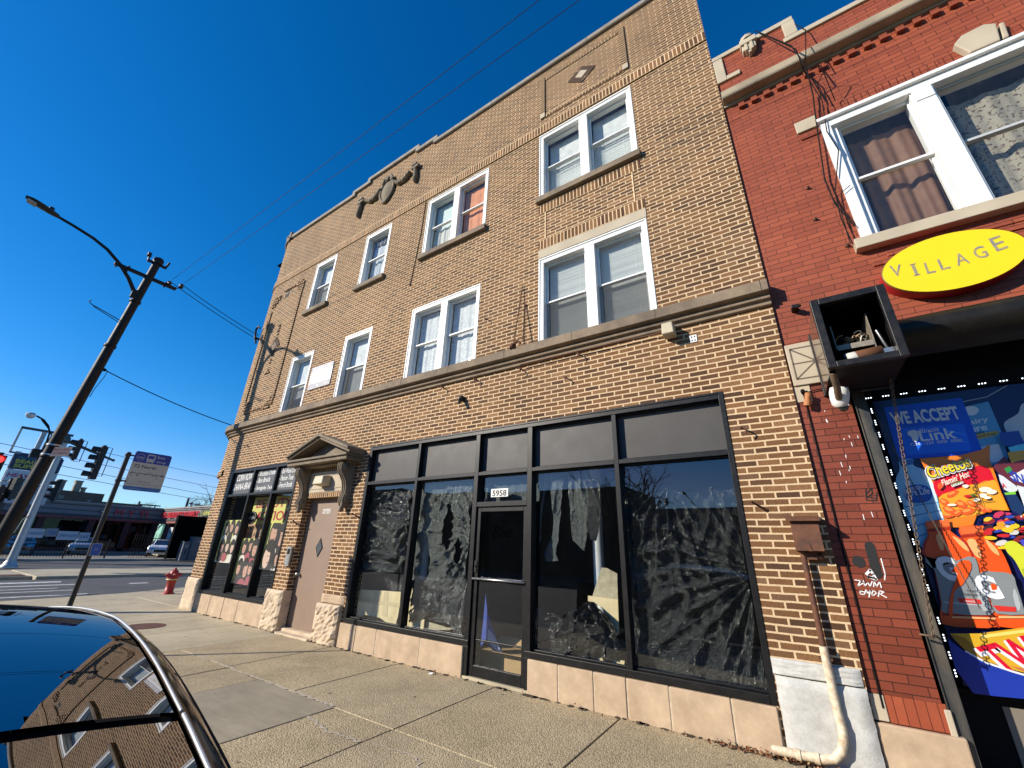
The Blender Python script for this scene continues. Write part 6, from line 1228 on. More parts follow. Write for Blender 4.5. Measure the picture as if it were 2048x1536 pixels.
# sports drinks
ac('drink', (0.74, 0.085, 0.008)); 
P2(m9, [(340, 10), (478, 5), (490, 70), (560, 120), (625, 195), (640, 300), (690, 430), (735, 560), (790, 655), (620, 662), (440, 640), (428, 520), (385, 300), (312, 200), (350, 95), (345, 50)], 2)
P2(m9, [(545, 45), (690, 38), (712, 98), (790, 170), (850, 290), (885, 400), (945, 590), (990, 660), (780, 655), (740, 560), (690, 420), (650, 300), (625, 190), (560, 110)], 2)
ac('drinkdark', (0.36, 0.022, 0.006)); P2(m9, [(560, 110), (625, 190), (650, 300), (690, 425), (742, 565), (790, 655), (775, 658), (726, 570), (676, 430), (636, 305), (612, 200), (552, 118)], 2); P2(m9, [(312, 200), (350, 95), (362, 98), (330, 200), (400, 310), (440, 520), (428, 520), (385, 300)], 2); P2(m9, [(440, 575), (790, 590), (792, 600), (440, 588)]); P2(m9, [(345, 60), (490, 45), (492, 60), (347, 76)]); P2(m9, [(552, 96), (712, 80), (714, 94), (556, 112)])
ac('drinkcap', (0.80, 0.14, 0.03)); P2(m9, [(340, 10), (478, 0), (486, 40), (345, 55)]); P2(m9, [(543, 45), (690, 36), (706, 76), (556, 92)])
ac('drinkhi', (0.90, 0.42, 0.16)); P2(m9, [(500, 100), (570, 140), (605, 195), (560, 170)], 3); P2(m9, [(400, 100), (430, 95), (450, 180), (425, 180)], 3); P2(m9, [(700, 120), (760, 165), (790, 220), (740, 190)], 3); P2(m9, [(590, 130), (640, 125), (680, 230), (640, 220)], 3); P2(m9, [(470, 590), (760, 600), (770, 612), (475, 602)]); P2(m9, [(780, 590), (950, 592), (952, 604), (784, 604)])
ac('grey', (0.22, 0.24, 0.25)); P2(m9, [(330, 225), (380, 300), (600, 225), (650, 260), (665, 330), (700, 440), (735, 530), (730, 585), (450, 570), (435, 520), (395, 320)], 2); P2(m9, [(665, 330), (760, 320), (865, 335), (890, 400), (940, 560), (930, 582), (770, 575), (735, 500)], 2)
ac('greylite', (0.40, 0.43, 0.44)); P2(m9, [(640, 380), (690, 500), (720, 540), (690, 560), (650, 470)], 2); P2(m9, [(880, 420), (915, 520), (900, 560), (870, 470)], 2); P2(m9, [(450, 500), (720, 525), (722, 533), (450, 510)])
ac('red', (0.60, 0.03, 0.02)); P2(m9, [(530, 480), (668, 490), (680, 518), (545, 510)]); P2(m9, [(745, 525), (885, 535), (890, 565), (780, 560)])
ac('white', (0.74, 0.74, 0.74)); T2(m9, 'G', (438, 365), (585, 372), 0.205, 0.05, up=(-0.15, 0, 1)); T2(m9, 'G', (680, 470), (822, 482), 0.185, 0.05, up=(-0.15, 0, 1)); T2(m9, 'ORANGE', (575, 505), (640, 509), 0.016); 
ac('drink', (0.74, 0.085, 0.008)); P2(m9, [(545, 255), (600, 250), (615, 300), (560, 400), (510, 440), (500, 590), (478, 600), (480, 500), (500, 420), (530, 330), (490, 320), (520, 285)], 2); P2(m9, [(735, 390), (765, 400), (770, 425), (740, 430)], 2)
ac('ink', (0.02, 0.02, 0.02)); T2(m9, 'THIRST', (585, 440), (655, 446), 0.014); T2(m9, 'QUENCHER', (570, 462), (655, 468), 0.018, 0.01)
# sweets, bars and other packs towards the right
ac('cap2', (0.02, 0.06, 0.30)); P2(m8, [(930, 470), (1070, 455), (1085, 500), (1115, 550), (975, 570), (945, 540)]); ac('teal', (0.10, 0.55, 0.70)); P2(m8, [(990, 575), (1115, 548), (1150, 600), (1010, 612)]); ac('honey', (0.62, 0.33, 0.04)); P2(m8, [(985, 612), (1150, 590), (1190, 690), (1020, 700), (1000, 660)])
ac('maroon', (0.12, 0.02, 0.03)); P2(m8, [(880, 720), (960, 640), (1010, 690), (1200, 640), (1400, 800), (1300, 900), (1050, 850), (920, 760)])
ac('white', (0.74, 0.74, 0.74)); P2(m8, [(1000, 790), (1110, 730), (1420, 840), (1380, 960), (1130, 850)]); ac('barblue', (0.02, 0.05, 0.36)); T2(m8, 'SNICKERS', (1015, 812), (1420, 950), 0.10, 0.04, 0.1); ac('green', (0.08, 0.30, 0.04)); P2(m8, [(960, 730), (1000, 712), (1020, 740), (985, 765)])
ac('softwhite', (0.62, 0.66, 0.68)); P2(m8, [(920, 770), (1000, 820), (1060, 870), (1030, 900), (960, 880)], 2); P2(m8, [(1050, 850), (1250, 900), (1300, 1300), (1110, 1020)]); ac('lime', (0.20, 0.55, 0.03)); P2(m8, [(960, 905), (1040, 895), (1045, 915), (970, 920)]); ac('deepnavy', (0.01, 0.03, 0.10)); P2(m8, [(975, 920), (1045, 915), (1110, 1020), (1080, 1070), (1010, 1030)]); ac('red', (0.6, 0.03, 0.02)); T2(m8, 'A', (950, 872), (978, 868), 0.045, 0.02)
sweets = [(0.55, 0.02, 0.02), (0.72, 0.50, 0.02), (0.05, 0.02, 0.02), (0.55, 0.04, 0.10), (0.60, 0.58, 0.55), (0.03, 0.06, 0.40), (0.70, 0.30, 0.02), (0.25, 0.02, 0.02)]
for k in range(95):
    cx, cy = rg.uniform(830, 1420), rg.uniform(1060, 1300); 
    if cy < 1040+(1126-cx)*0.05: continue
    i = rg.randrange(8); blob(m8, cx, cy, rg.uniform(20, 55), rg.uniform(9, 20), 'sweet%s' % 'abcdefgh'[i], sweets[i], 7, rg.uniform(-.4, .2))
ac('pear', (0.56, 0.60, 0.03)); P2(m9, [(800, 150), (850, 132), (905, 165), (945, 215), (990, 300), (1060, 420), (980, 440), (920, 360), (860, 250), (815, 200)], 4); ac('peardark', (0.36, 0.42, 0.02)); P2(m9, [(900, 300), (960, 330), (990, 400), (950, 400)], 3)
ac('violet', (0.06, 0.06, 0.45)); P2(m9, [(890, 130), (945, 125), (990, 150), (930, 175)], 3)
# gold wrapper with red letters
ac('gold2', (0.62, 0.36, 0.02)); P2(m9, [(468, 690), (640, 690), (950, 648), (1500, 640), (1560, 1100), (954, 935), (840, 905), (690, 858), (560, 790), (500, 730)]); ac('gold3', (0.35, 0.18, 0.01)); P2(m9, [(468, 690), (560, 715), (650, 800), (690, 858), (560, 790), (500, 730)]); ac('goldhi', (0.80, 0.62, 0.15)); P2(m9, [(650, 700), (940, 662), (942, 680), (660, 720)]); ac('caramel', (0.50, 0.16, 0.06)); P2(m9, [(830, 885), (960, 905), (1200, 930), (1200, 980), (954, 935)])
for nm, c, bd, e in (('white', (0.8, 0.8, 0.78), 0.07, 22), ('twired', (0.60, 0.004, 0.03), 0.02, 0)):
    ac(nm, c); A0 = Vector((fz(*m9(885, 915), YM)[0], 0, fz(*m9(885, 915), YM)[1])); AT = Vector((fz(*m9(700, 745), YM)[0], 0, fz(*m9(700, 745), YM)[1])); BX = Vector((fz(*m9(1385, 800), YM)[0], 0, fz(*m9(1385, 800), YM)[1]))
    LAY[0] += 1; u_ = (AT-A0); x_ = (BX-A0); hl = u_.length; wl = x_.length; A0 = A0-x_*(e*0.002)-u_*(e*0.002); A0 = A0-x_.normalized()*0.10; A0.y = YM-0.0006*LAY[0]; ad.text('TWIX', A0, x_.normalized(), u_.normalized(), wl*(1+e*0.003), hl*(1+e*0.004), bd)
ac('panelblue', (0.010, 0.035, 0.33)); P2(m9, [(455, 720), (560, 800), (690, 868), (840, 920), (954, 950), (1600, 1150), (1600, 1420), (954, 1085), (740, 1065), (610, 1050), (500, 900)])
ac('white', (0.74, 0.74, 0.74)); P2(m9, [(560, 790), (690, 860), (840, 910), (954, 943), (1500, 1110), (1500, 1120), (954, 955), (838, 921), (688, 871), (560, 799)])
tag(ad.build('shop_advert', adm), 'bright printed window advert of snacks and drinks under dark shutter hood', 'poster')
# LED module strip around the window
led_on = emis('led_white', (0.80, 0.90, 1.0), 3.2)
b = MB(); 
def module(x, z, vert):
    b.cur = 0
    if vert: b.box(x-0.010, x+0.010, YM-0.065, YM-0.055, z-0.034, z+0.034)
    else: b.box(x-0.034, x+0.034, YM-0.065, YM-0.055, z-0.010, z+0.010)
    b.cur = 1
    for k in (-1, 0, 1):
        xx, zz = (x, z+k*0.021) if vert else (x+k*0.021, z)
        b.lathe([(0.0058, 0), (0.005, 0.004), (0, 0.005)], (xx, YM-0.065, zz), 8, (0, -1, 0))
z = 0.74
while z < 3.12: 
    if not 1.23 < z < 1.36: module(0.894, z, True)
    z += 0.128
x = 0.90
while x < 4.2: module(x, 3.185, False); x += 0.14
for x in (1.0, 1.14, 1.3): module(x, 0.66, False)
b.cur = 2; b.tube([(0.899, YM-0.04, 0.66), (0.905, YM-0.04, 3.19), (4.2, YM-0.04, 3.19)], 0.004, 5)
tag(b.build('led_strip', [M['black'], led_on, M['black']]), 'string of white LED modules framing the window advert', 'led lights')
ch = MB(); p0 = fz(1780, 752, -0.2); p1 = fz(1866, 1275, -0.05)
chain(ch, (p0[0], -0.20, p0[1]), (p1[0], -0.06, p1[1]), 0.042, 0.0034, wdt=0.6); p2 = fz(1850, 1270, -0.03); ch.tube([(p2[0]-.03, -0.02, p2[1]), (p1[0], -0.06, p1[1]+.01), (p1[0]+.05, 0.1, p1[1])], 0.008, 6)
tag(ch.build('hanging_chain', surf('rusty_chain', (0.15, 0.10, 0.06), 0.6, 0.3, 30)), 'rusty chain hanging from shutter hood in front of advert', 'chain')
ch = MB(); chain(ch, (0.90, 0.36, 3.05), (1.16, 0.30, 1.25), 0.024, 0.002); tag(ch.build('thin_chain', surf('dull_chain', (0.10, 0.09, 0.07), 0.6, 0.3, 30)), 'fine dull chain slanting down left edge of advert', 'chain')
# ================================================================== STREET FURNITURE
def cyl(mb, p0, p1, r, n=10): mb.tube([p0, p1], r, n)
# bus stop
bs = thing('bus_stop', 'dark bus stop pole with blue and cream route 72 North sign', 'bus stop', (-8.91, -3.0, 0))
b = MB(); b.tube([(-8.91, -3.0, 0), (-8.91, -3.0, 2.86)], 0.032, 12); b.lathe([(0.034, 2.86), (0.03, 2.875), (0, 2.88)], (-8.91, -3.0, 0), 12); b.lathe([(0.07, 0), (0.07, 0.015), (0.036, 0.02)], (-8.91, -3.0, 0), 14); b.build('pole', flat('bronze_pole', (0.028, 0.024, 0.020), 0.45), bs)
def rrect(y0, y1, z0, z1, r, n=5):
    out = []
    for cy, cz, a0 in ((y1-r, z0+r, -90), (y1-r, z1-r, 0), (y0+r, z1-r, 90), (y0+r, z0+r, 180)):
        for k in range(n+1): a = rad(a0+90*k/n); out.append((cy+r*math.cos(a), cz+r*math.sin(a)))
    return out
Y0, Y1_, ZA, ZB = -2.925, -2.425, 2.29, 2.915; XF = -8.885
def facing_x(mb, poly, x0, x1): mb.prism([(0, y, z) for y, z in poly], (x0, 0, 0), (x1, 0, 0))
sgn = MB(); sgn.cur = 0; facing_x(sgn, rrect(Y0, Y1_, ZA, ZB, 0.035), XF-0.004, XF)
sgn.cur = 1; zt = ZB-0.175; R_ = rrect(Y0, Y1_, ZA, ZB, 0.035)
top = [(y, z) for y, z in R_ if z > zt]; facing_x(sgn, [(Y0, zt), (Y1_, zt)] + [p for p in R_ if p[1] > zt], XF+0.0003, XF+0.001)
sgn.cur = 2; lo = [p for p in R_ if p[1] < ZA+0.06]; facing_x(sgn, [p for p in R_[:6]] + [(Y1_, ZA+0.062), (Y0, ZA+0.062)] + [p for p in R_[18:]], XF+0.0003, XF+0.001)
sgn.cur = 0; YD = (0, 1, 0)
def ring_x(mb, cy, cz, r, w_, x, n=22): mb.grid([[(x, cy+(r-w_)*math.cos(t/n*6.283), cz+(r-w_)*math.sin(t/n*6.283)) for t in range(n)], [(x, cy+r*math.cos(t/n*6.283), cz+r*math.sin(t/n*6.283)) for t in range(n)]], closed_u=True)
X1 = XF+0.0018; ring_x(sgn, -2.84, 2.822, 0.055, 0.005, X1); sgn.text('cta', (X1, -2.84, 2.805), YD, Z_, 0.078, 0.03, 0.02, 0.2, align='CENTER')
sgn.text('bus', (X1, -2.615, 2.838), YD, Z_, 0.10, 0.05, 0.008); sgn.text('stop', (X1, -2.615, 2.768), YD, Z_, 0.135, 0.044, 0.008)
sgn.prism([(X1, y, z) for y, z in rrect(-2.755, -2.645, 2.765, 2.885, 0.02)], (0, 0, 0), (0.0005, 0, 0)); sgn.box(X1, X1+.0005, -2.745, -2.725, 2.75, 2.77); sgn.box(X1, X1+.0005, -2.675, -2.655, 2.75, 2.77)
sgn.cur = 1; sgn.prism([(X1+.001, y, z) for y, z in rrect(-2.742, -2.658, 2.815, 2.868, 0.008)], (0, 0, 0), (0.0005, 0, 0)); sgn.box(X1+.001, X1+.0015, -2.742, -2.728, 2.783, 2.795); sgn.box(X1+.001, X1+.0015, -2.672, -2.658, 2.783, 2.795)
sgn.cur = 3; sgn.text('72 North', (XF+0.0012, -2.885, 2.652), YD, Z_, 0.30, 0.052, 0.014)
sgn.box(XF+.0004, XF+.001, -2.90, -2.47, 2.558, 2.566); 
for k, (dy, dz) in enumerate(((-2.90, .03), (-2.90, -.05), (-2.80, .02), (-2.72, -.02), (-2.70, .03), (-2.66, .04), (-2.61, -.03), (-2.58, .03), (-2.56, -.06), (-2.50, .02))): sgn.prism([(XF+.0006, dy, 2.56), (XF+.0006, dy+.006, 2.56), (XF+.0006, dy+.03, 2.56+dz), (XF+.0006, dy+.024, 2.56+dz)], (0, 0, 0), (0.0004, 0, 0))
sgn.lathe([(0.012, 0), (0, 0.0006)], (XF+.0005, -2.80, 2.53), 10, (1, 0, 0)); sgn.box(XF+.0005, XF+.001, -2.49, -2.45, 2.553, 2.572)
sgn.text('Runs North', (XF+.0012, -2.76, 2.425), YD, Z_, 0.16, 0.018); sgn.text('Every day, early morning to late evening', (XF+.0012, -2.88, 2.39), YD, Z_, 0.40, 0.016)
sgn.cur = 0; sgn.text('transitchicago', (XF+.0012, -2.86, 2.315), YD, Z_, 0.16, 0.016)
sg_ = sgn.build('sign_panel', [flat('sign_cream', (0.62, 0.58, 0.50), 0.4), flat('bus_blue', (0.025, 0.055, 0.36), 0.4), flat('light_blue', (0.05, 0.17, 0.45), 0.4), flat('sign_ink', (0.02, 0.025, 0.04), 0.5)], bs)
b = MB()
for z in (2.83, 2.42): b.box(-8.945, -8.884, -3.035, -2.965, z-0.018, z+0.018); b.box(-8.895, -8.885, -2.97, -2.90, z-0.012, z+0.012)
b.build('bracket', flat('bracket_black', (0.02, 0.02, 0.02)), bs)
b = MB(); b.cur = 0; facing_x(b, rrect(-3.01+.0, -2.905, 1.315, 1.475, 0.008), -8.872, -8.868); b.cur = 1; facing_x(b, rrect(-3.016, -2.899, 1.309, 1.481, 0.01), -8.873, -8.8722); b.text('Stop', (-8.8672, -2.957, 1.41), YD, Z_, 0.04, 0.016, align='CENTER'); b.text('14567', (-8.8672, -2.957, 1.385), YD, Z_, 0.04, 0.014, align='CENTER'); b.build('stop_number_plate', [flat('plate_blue', (0.03, 0.10, 0.42), 0.4), flat('plate_pale', (0.55, 0.55, 0.52), 0.4)], bs)
# utility pole with street lamp
up = thing('utility_pole', 'tall dark utility pole with crossarms and curved street lamp arm', 'utility pole', (-14.88, -3.29, 0))
bx_, by_ = -14.88, -2.95
PYZ = lambda z: -3.29+0.0667*z      # the pole leans towards the tan building
b = MB(); b.tube([(bx_, PYZ(-.1), -0.1), (bx_, PYZ(.6), 0.6), (bx_, PYZ(5), 5.0), (bx_, PYZ(9.5), 9.5)], [0.138, 0.132, 0.116, 0.095], 18); b.lathe([(0.12, 9.35), (0.135, 9.5), (0.10, 9.56), (0, 9.58)], (bx_, PYZ(9.5), 0), 16)
for z in (3.3, 6.4, 7.9): b.lathe([(0.12, z), (0.132, z+.01), (0.132, z+.07), (0.12, z+.08)], (bx_, PYZ(z), 0), 18)
b.build('pole', surf('weathered_iron_pole', (0.012, 0.010, 0.008), 0.55, 0.3, 5, 0.3, 40, spec=0.25, col2=(0.05, 0.04, 0.03), c2amt=0.5, c2scale=2.2, streak=True), up)
b = MB(); b.box(bx_-0.05, bx_+0.05, -3.50, -2.02, 8.79, 8.87)
for y in (-3.45, -3.2, -2.7, -2.3): b.box(bx_-0.07, bx_+0.07, y-.025, y+.025, 8.76, 8.90)
b.build('crossarm', M['black_metal'], up)
b = MB(); b.box(bx_-0.04, bx_+0.04, -2.90, -2.42, 9.33, 9.39); b.tube([(bx_, -2.88, 9.38), (bx_, -2.90, 9.60)], 0.025, 7); b.tube([(bx_, -2.44, 9.36), (bx_, -2.40, 9.58)], 0.03, 7); b.lathe([(0.03, 9.48), (0.06, 9.5), (0.06, 9.53), (0.03, 9.55), (0.055, 9.58), (0.055, 9.61), (0, 9.63)], (bx_, -2.90, 0), 10); b.build('top_arm', M['black_metal'], up)
for y, z in ((-2.22, 8.87), (-1.92, 8.95)):
    b = MB(); b.tube([(bx_, -2.05 if y > -2 else y, 8.83), (bx_, y, z)], 0.014, 6); b.lathe([(0.03, z-.02), (0.065, z), (0.065, z+.03), (0.035, z+.05), (0.06, z+.08), (0.06, z+.11), (0.03, z+.13), (0, z+.14)], (bx_, y, 0), 10); b.build('insulator', flat('brown_porcelain', (0.03, 0.02, 0.02), 0.2), up)
arm = [(-14.88, -2.82, 8.15), (-14.87, -3.10, 8.55), (-14.86, -3.40, 8.86), (-14.86, -3.75, 9.12), (-14.85, -4.10, 9.26), (-14.85, -4.50, 9.35), (-14.85, -4.85, 9.41)]
b = MB(); b.tube(arm, [0.055, 0.05, 0.045, 0.042, 0.04, 0.038, 0.036], 10); b.box(-14.95, -14.81, -2.92, -2.80, 8.05, 8.28); b.tube([(-14.88, -2.90, 7.25), (-14.88, -3.55, 7.42), (-14.88, -3.62, 7.48), (-14.88, -3.58, 7.53)], 0.012, 6); b.tube([(-14.88, -2.90, 7.18), (-14.88, -3.5, 7.38)], 0.010, 6); b.build('lamp_arm', M['black_metal'], up)
b = MB(); rows = []
for t, (wd, hg) in enumerate(((0.05, 0.05), (0.10, 0.06), (0.12, 0.065), (0.15, 0.055), (0.165, 0.045), (0.15, 0.035), (0.08, 0.02))):
    y = -4.82-0.108*t; z = 9.415+0.022*t; rows.append([(-14.85+wd*math.cos(a), y, z+hg*math.sin(a)) for a in [k/12*6.283 for k in range(12)]])
b.smooth = True; b.grid(rows, closed_u=True); b.smooth = False; b.face(rows[0]); b.face(list(reversed(rows[-1]))); b.lathe([(0.05, 0), (0.055, 0.03), (0.05, 0.08), (0, 0.09)], (-14.85, -5.0, 9.50), 10)
lh = b.build('lamp_head', flat('dark_lamp_housing', (0.025, 0.025, 0.027), 0.4), up)
b = MB(); b.hexa([(-14.95, -5.42, 9.462), (-14.75, -5.42, 9.462), (-14.75, -5.25, 9.427), (-14.95, -5.25, 9.427), (-14.95, -5.42, 9.49), (-14.75, -5.42, 9.49), (-14.75, -5.25, 9.455), (-14.95, -5.25, 9.455)]); b.build('lamp_lens', flat('lamp_lens', (0.45, 0.45, 0.42), 0.25), lh)
ss = MB(); ss.cur = 0; ss.prism([(-14.72, -3.06, 3.33), (-14.72, -2.76, 3.40), (-14.72, -2.74, 3.63), (-14.72, -3.04, 3.56)], (0, 0, 0), (0.006, 0, 0)); ss.cur = 1
for k in range(2): ss.text(('BUS LANE', 'NO PARKING')[k], (-14.712, -3.03, 3.475-0.09*k), (0, 0.97, 0.22), Z_, 0.25, 0.06, 0.01)
ss.cur = 2
for z in (3.36, 3.60): ss.lathe([(0.133, z), (0.135, z+0.02), (0.133, z+.04)], (bx_, PYZ(z), 0), 18)
tag(ss.build('pole_sign', [flat('sign_offwhite', (0.62, 0.58, 0.55)), flat('sign_redprint', (0.45, 0.06, 0.05)), M['steel']]), 'small white sign with red print strapped to the utility pole', 'sign')
def wire(pts, r, label, group='overhead wires', sag=0.0):
    q = MB(); P = [Vector(p) for p in pts]; out = []
    for a, c in zip(P, P[1:]):
        n = 20
        for k in range(n): t = k/n; p = a.lerp(c, t); p.z -= sag*4*t*(1-t); out.append(p)
    out.append(P[-1]); q.tube(out, r, 5); tag(q.build('overhead_wire', M['black']), label, 'wire', group)
wire([(bx_, -2.22, 9.0), (26, -2.12, 9.0)], 0.005, 'upper of two long wires running above the street from the pole', sag=0.15); wire([(bx_, -1.92, 9.07), (26, -1.72, 9.05)], 0.005, 'lower of two long wires running above the street from the pole', sag=0.15)
wire([(bx_, -2.22, 9.0), (-14.25, 0.6, 7.95)], 0.011, 'short wire from inner insulator down to the tan building corner', sag=0.05); wire([(bx_, -1.92, 9.07), (-14.2, 0.35, 8.12)], 0.011, 'short wire from outer insulator down to the tan building corner', sag=0.05)
wire([(bx_, -2.79, 5.77), (-14.15, 0.75, 4.88)], 0.014, 'single thick cable from mid pole to the corner belt', sag=0.10)
q = MB(); q.tube([(bx_, -2.78, 5.78), (bx_, -2.70, 5.76), (bx_, -2.72, 5.55), (bx_+.03, -2.80, 5.2), (bx_+.02, -2.82, 4.95)], 0.008, 5); q.box(bx_-.03, bx_+.03, -2.82, -2.74, 5.73, 5.80); tag(q.build('dangling_cable', M['black']), 'loose cable end dangling from mid utility pole', 'cable')
q = MB(); q.tube([(-13.36, 0.02, 7.45), (-13.40, -0.04, 7.70), (-13.38, -0.08, 7.90), (-13.28, -0.08, 8.0), (-13.18, -0.06, 7.92)], 0.03, 8); q.box(-13.40, -13.30, -0.08, 0.1, 7.6, 7.64); tag(q.build('service_mast', M['black_metal']), 'bent dark service pipe where wires reach the round brick corner', 'pipe')
# hydrant
hy = thing('fire_hydrant', 'red fire hydrant with pale band near building corner', 'fire hydrant', (-16.55, 0.90, 0))
b = MB(); b.cur = 0; b.lathe([(0.16, 0.0), (0.16, 0.03), (0.115, 0.035), (0.115, 0.38), (0.12, 0.385)], (-16.55, 0.9, 0), 18); b.lathe([(0.15, 0.42), (0.15, 0.46), (0.13, 0.50), (0.125, 0.56), (0.11, 0.62), (0.07, 0.67), (0.035, 0.685), (0.035, 0.73), (0, 0.735)], (-16.55, 0.9, 0), 18); b.build('barrel', flat('hydrant_red', (0.33, 0.028, 0.022), 0.45, var=0.2), hy)
b = MB(); b.lathe([(0.12, 0.385), (0.165, 0.39), (0.165, 0.42), (0.15, 0.425)], (-16.55, 0.9, 0), 18); b.build('flange', flat('hydrant_band', (0.62, 0.50, 0.26), 0.5), hy)
for ax in ((0, -1, 0), (0, 1, 0), (1, 0, 0)):
    b = MB(); b.lathe([(0.06, 0.08), (0.06, 0.17), (0.045, 0.175), (0.045, 0.20), (0.02, 0.205), (0.02, 0.23), (0, 0.232)], (-16.55, 0.9, 0.53), 12, ax); b.build('outlet_cap', flat('hydrant_cap_red', (0.30, 0.025, 0.02), 0.45), hy)
# ================================================================== TRAFFIC SIGNALS
sigm = flat('signal_black', (0.010, 0.011, 0.012), 0.5); lens_off = flat('dark_lens', (0.02, 0.02, 0.02), 0.3)
def signal_head(parent, c, s=1.0, yaw=0.0, lit=None, n=3, board=True):
    """c: top centre; faces -x rotated by yaw, visors stick out of the front"""
    f = Vector((-math.sin(yaw), -math.cos(yaw), 0)); r = Vector((f.y, -f.x, 0)); c = Vector(c); q = MB()
    for k in range(n):
        cc = c+Vector((0, 0, -0.19*s-0.36*s*k)); q.obox(cc, r*0.17*s, f*0.11*s, Vector((0, 0, 0.172*s)))
        vis = []
        for t in range(9): a = math.pi*(-0.15+1.3*t/8); vis.append((math.cos(a), math.sin(a)))
        rows = [[cc+f*(0.11*s)+r*(x*0.14*s)+Vector((0, 0, z*0.14*s)) for x, z in vis], [cc+f*(0.36*s)+r*(x*0.14*s)+Vector((0, 0, z*0.14*s+0.0)) for x, z in vis]]; q.grid(rows)
    q.obox(c+Vector((0, 0, 0.02)), r*0.06*s, f*0.06*s, Vector((0, 0, 0.05))); q.obox(c+Vector((0, 0, -1.1*s)), r*0.05*s, f*0.05*s, Vector((0, 0, 0.06)))
    hd = q.build('signal_head', sigm, parent)
    for k in range(n):
        cc = c+Vector((0, 0, -0.19*s-0.36*s*k)); l = MB(); l.lathe([(0.125*s, 0.0), (0.11*s, 0.03), (0, 0.045)], cc+f*0.11*s, 14, f); l.build('lens', lit[1] if lit and lit[0] == k else lens_off, hd)
    return hd
mp = thing('signal_mast', 'pale grey traffic signal mast with arm over the cross street', 'traffic signal', (-34.1, -0.1, 0)); XM = -34.1
b = MB(); b.tube([(XM, -0.1, 0.0), (XM, -0.1, 0.5), (XM, -0.12, 3.5), (XM, -0.1, 6.75)], [0.22, 0.17, 0.15, 0.125], 14); b.lathe([(0.34, -0.05), (0.34, 0.05), (0.26, 0.09), (0.24, 0.2), (0.18, 0.3)], (XM, -0.1, 0), 14); b.build('mast', M['galv'], mp)
b = MB(); b.tube([(XM, -0.1, 6.62), (XM, 0.6, 6.40), (XM, 2.2, 5.90)], [0.09, 0.08, 0.06], 10); b.ball((XM, 2.22, 5.90), 0.08, 0.08, 0.08); b.lathe([(0.16, 6.45), (0.18, 6.6), (0.18, 6.75), (0.10, 6.88), (0, 6.9)], (XM, -0.1, 0), 12); b.build('arm', flat('green_arm', (0.055, 0.075, 0.07), 0.5), mp)
signal_head(mp, (XM, 0.50, 6.78), 1.05, rad(0)); signal_head(mp, (XM, 1.60, 6.62), 1.35, rad(0), n=4); signal_head(mp, (XM, 0.42, 4.42), 1.0, rad(30))
b = MB()
for y, z0, z1 in ((0.80, 5.55, 6.75), (1.98, 4.9, 6.6)): b.tube([(XM, y-.25, z1), (XM, y, z1), (XM, y, z0), (XM, y-.25, z0)], 0.022, 6)
b.tube([(XM, -0.1, 4.2), (XM, 0.4, 4.25)], 0.03, 6); b.build('signal_bracket', flat('bracket_dark', (0.03, 0.04, 0.045)), mp)
b = MB(); b.cur = 0; b.prism([(XM+0.12, 1.40, 5.58), (XM+0.12, 1.77, 5.52), (XM+0.12, 1.72, 5.97), (XM+0.12, 1.38, 6.0)], (0, 0, 0), (0.02, 0, 0)); b.cur = 1; b.text('N', (XM+.145, 1.48, 5.68), YD, Z_, 0.17, 0.18); b.build('street_sign', [flat('sign_green', (0.02, 0.12, 0.10), 0.5), flat('green_print', (0.10, 0.22, 0.2))], mp)
b = MB(); b.lathe([(0.12, 0.9), (0.125, 1.2)], (XM, -0.1, 0), 10); b.tube([(XM+.13, -0.45, 1.6), (XM+.12, -0.35, 2.3), (XM+.12, -0.1, 2.6)], 0.03, 6); b.build('mast_box', flat('dull_green', (0.12, 0.14, 0.14)), mp)
red_on = emis('signal_red', (1.0, 0.03, 0.03), 3.0)
ps = thing('signal_post', 'traffic signal post with glowing red light at the street corner', 'traffic signal', (-21.4, -3.55, -0.12))
b = MB(); b.tube([(-21.4, -3.55, -0.12), (-21.4, -3.55, 3.9)], 0.06, 10); b.tube([(-21.4, -3.55, 3.5), (-21.35, -3.3, 3.55)], 0.03, 6); b.build('post', M['black_metal'], ps)
signal_head(ps, (-21.25, -3.24, 3.95), 0.85, rad(-90), (0, red_on)); signal_head(ps, (-21.25, -3.30, 2.05), 0.6, rad(-90), (0, red_on), n=2)
p2 = thing('signal_post', 'black pedestrian signal post left of the pylon sign', 'traffic signal', (-30.6, -1.75, 0))
b = MB(); b.tube([(-30.6, -1.75, 0), (-30.6, -1.75, 4.0)], 0.06, 10); b.build('post', M['black_metal'], p2); signal_head(p2, (-30.5, -1.55, 4.05), 0.9, rad(60)); signal_head(p2, (-30.5, -1.95, 3.6), 0.9, rad(-10)); signal_head(p2, (-30.5, -1.75, 2.9), 0.7, rad(60), n=2)
